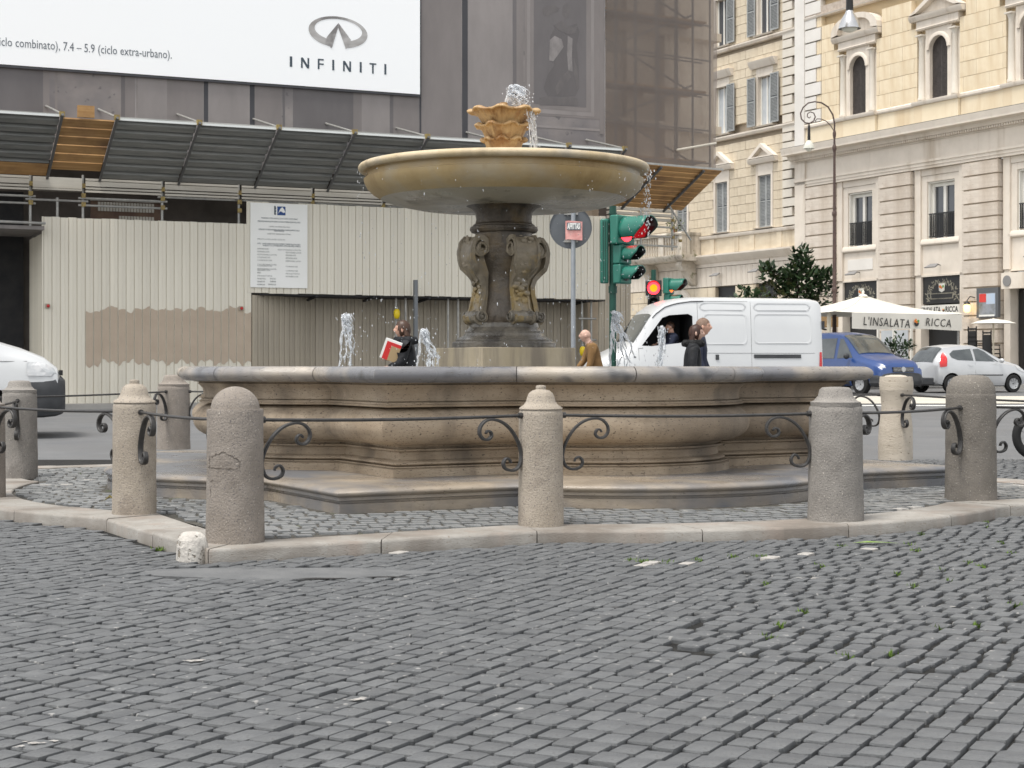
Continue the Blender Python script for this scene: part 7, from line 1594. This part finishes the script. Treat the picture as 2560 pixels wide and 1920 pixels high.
HB = mat('brown_hair', (.045, .024, .016), (.075, .04, .025), 30, .45, st=(1, 1, .2)); HR = mat('auburn_hair', (.032, .014, .010), (.06, .027, .018), 30, .45, st=(1, 1, .2)); HG = mat('thin_grey_brown_hair', (.16, .10, .07), (.22, .15, .11), 30, .6)
BLK = mat('black_jacket', (.008, .0085, .01), (.017, .018, .021), 8, .7, .5, 18); BRN = mat('brown_jacket', (.17, .095, .035), (.22, .125, .05), 5, .85, .3, 20); NAVY = mat('navy_clothes', (.02, .025, .045), (.03, .035, .06), 6, .9, .2, 20); FUR = mat('black_fur', (.012, .012, .012), (.03, .03, .03), 40, .9, 1, 60)
Y = 22.2
wm, aj, k = person(((1018-CX)/F*Y, Y, gz(Y)), radians(180), 1.70, 'woman in a black quilted coat walking left with a white and red folder', SK, BLK, NAVY, HB, 'bob', (((.05, -.24, 1.14), (.20, -.20, 1.20)), ((.04, .25, 1.15), (.24, .12, 1.09))), .02, .6, True, collar=BLK)
b = MB(); b.lathe([(.06, 1.40), (.075, 1.46), (.06, 1.50)], 14, (.06, 0), caps=False); me = b.mesh('scarf', mat('rust_scarf', (.30, .075, .03), rough=.9), 60); me.transform(Matrix.Scale(k, 4)); link('scarf', me, wm)
fo = empty('folder', ((978-CX)/F*(Y-.2), Y-.22, EYE+(HY-876)/F*Y), 0, 'white folder with a red cover carried by the woman in black', 'folder'); fo.rotation_euler = (radians(8), radians(20), 0)
b = MB(); b.box(-.115, .115, -.008, .012, -.14, .14); bevel(b.build('cover', M['paper'], fo, None), .004); b = MB(); b.box(-.085, .115, -.012, -.009, -.14, .105); b.build('red_panel', M['red_panel'] if 'red_panel' in M else mat('folder_red', (.60, .035, .035), rough=.5), fo, None); b = MB(); b.box(-.01, .115, -.016, -.013, -.14, .06); b.build('kraft_panel', mat('kraft_paper', (.40, .29, .16), rough=.8), fo, None)
Y = 30.0; person(((1491-CX)/F*Y, Y, gz(Y)), radians(184), 1.68, 'bald man in a brown jacket leaning forward behind the van nose', SK2, BRN, NAVY, HG, None, (((.10, -.22, 1.14), (.24, -.18, .98)), ((.02, .22, 1.13), (.10, .22, .92))), .11, .35)
Y = 24.4; person(((1742-CX)/F*Y, Y, gz(Y)), radians(-12), 1.77, 'man with short thin hair walking right behind the long haired woman', SK, NAVY, NAVY, HG, 'short', (((.0, -.24, 1.14), (.1, -.22, .92)), ((.02, .25, 1.14), (.12, .25, .93))), .04, .4)
Y = 23.4; person(((1730-CX)/F*Y, Y, gz(Y)), radians(-6), 1.66, 'woman with long auburn hair and a black fur-collared coat in front of the white van', SK2, BLK, NAVY, HR, 'long', (((-.02, -.235, 1.14), (.08, -.22, .93)), ((.0, .235, 1.14), (.1, .22, .92))), .02, .5, True, collar=FUR)
# driver in the van cab, facing the way the van goes
q = vn.matrix_world if False else None
cx_, cy_ = .78, .52; wx = 4.36+cx_*cos(fw)-cy_*sin(fw); wy = 38.77+cx_*sin(fw)+cy_*cos(fw)
person((wx, wy, gz(38.5)+.32), fw, 1.62, 'driver in a dark jacket sitting at the open window of the white van', SK, NAVY, NAVY, HB, 'short', (((.12, -.22, 1.14), (.36, -.14, 1.16)), ((.10, .22, 1.14), (.30, .14, 1.2))), .02, .1, seated=True)
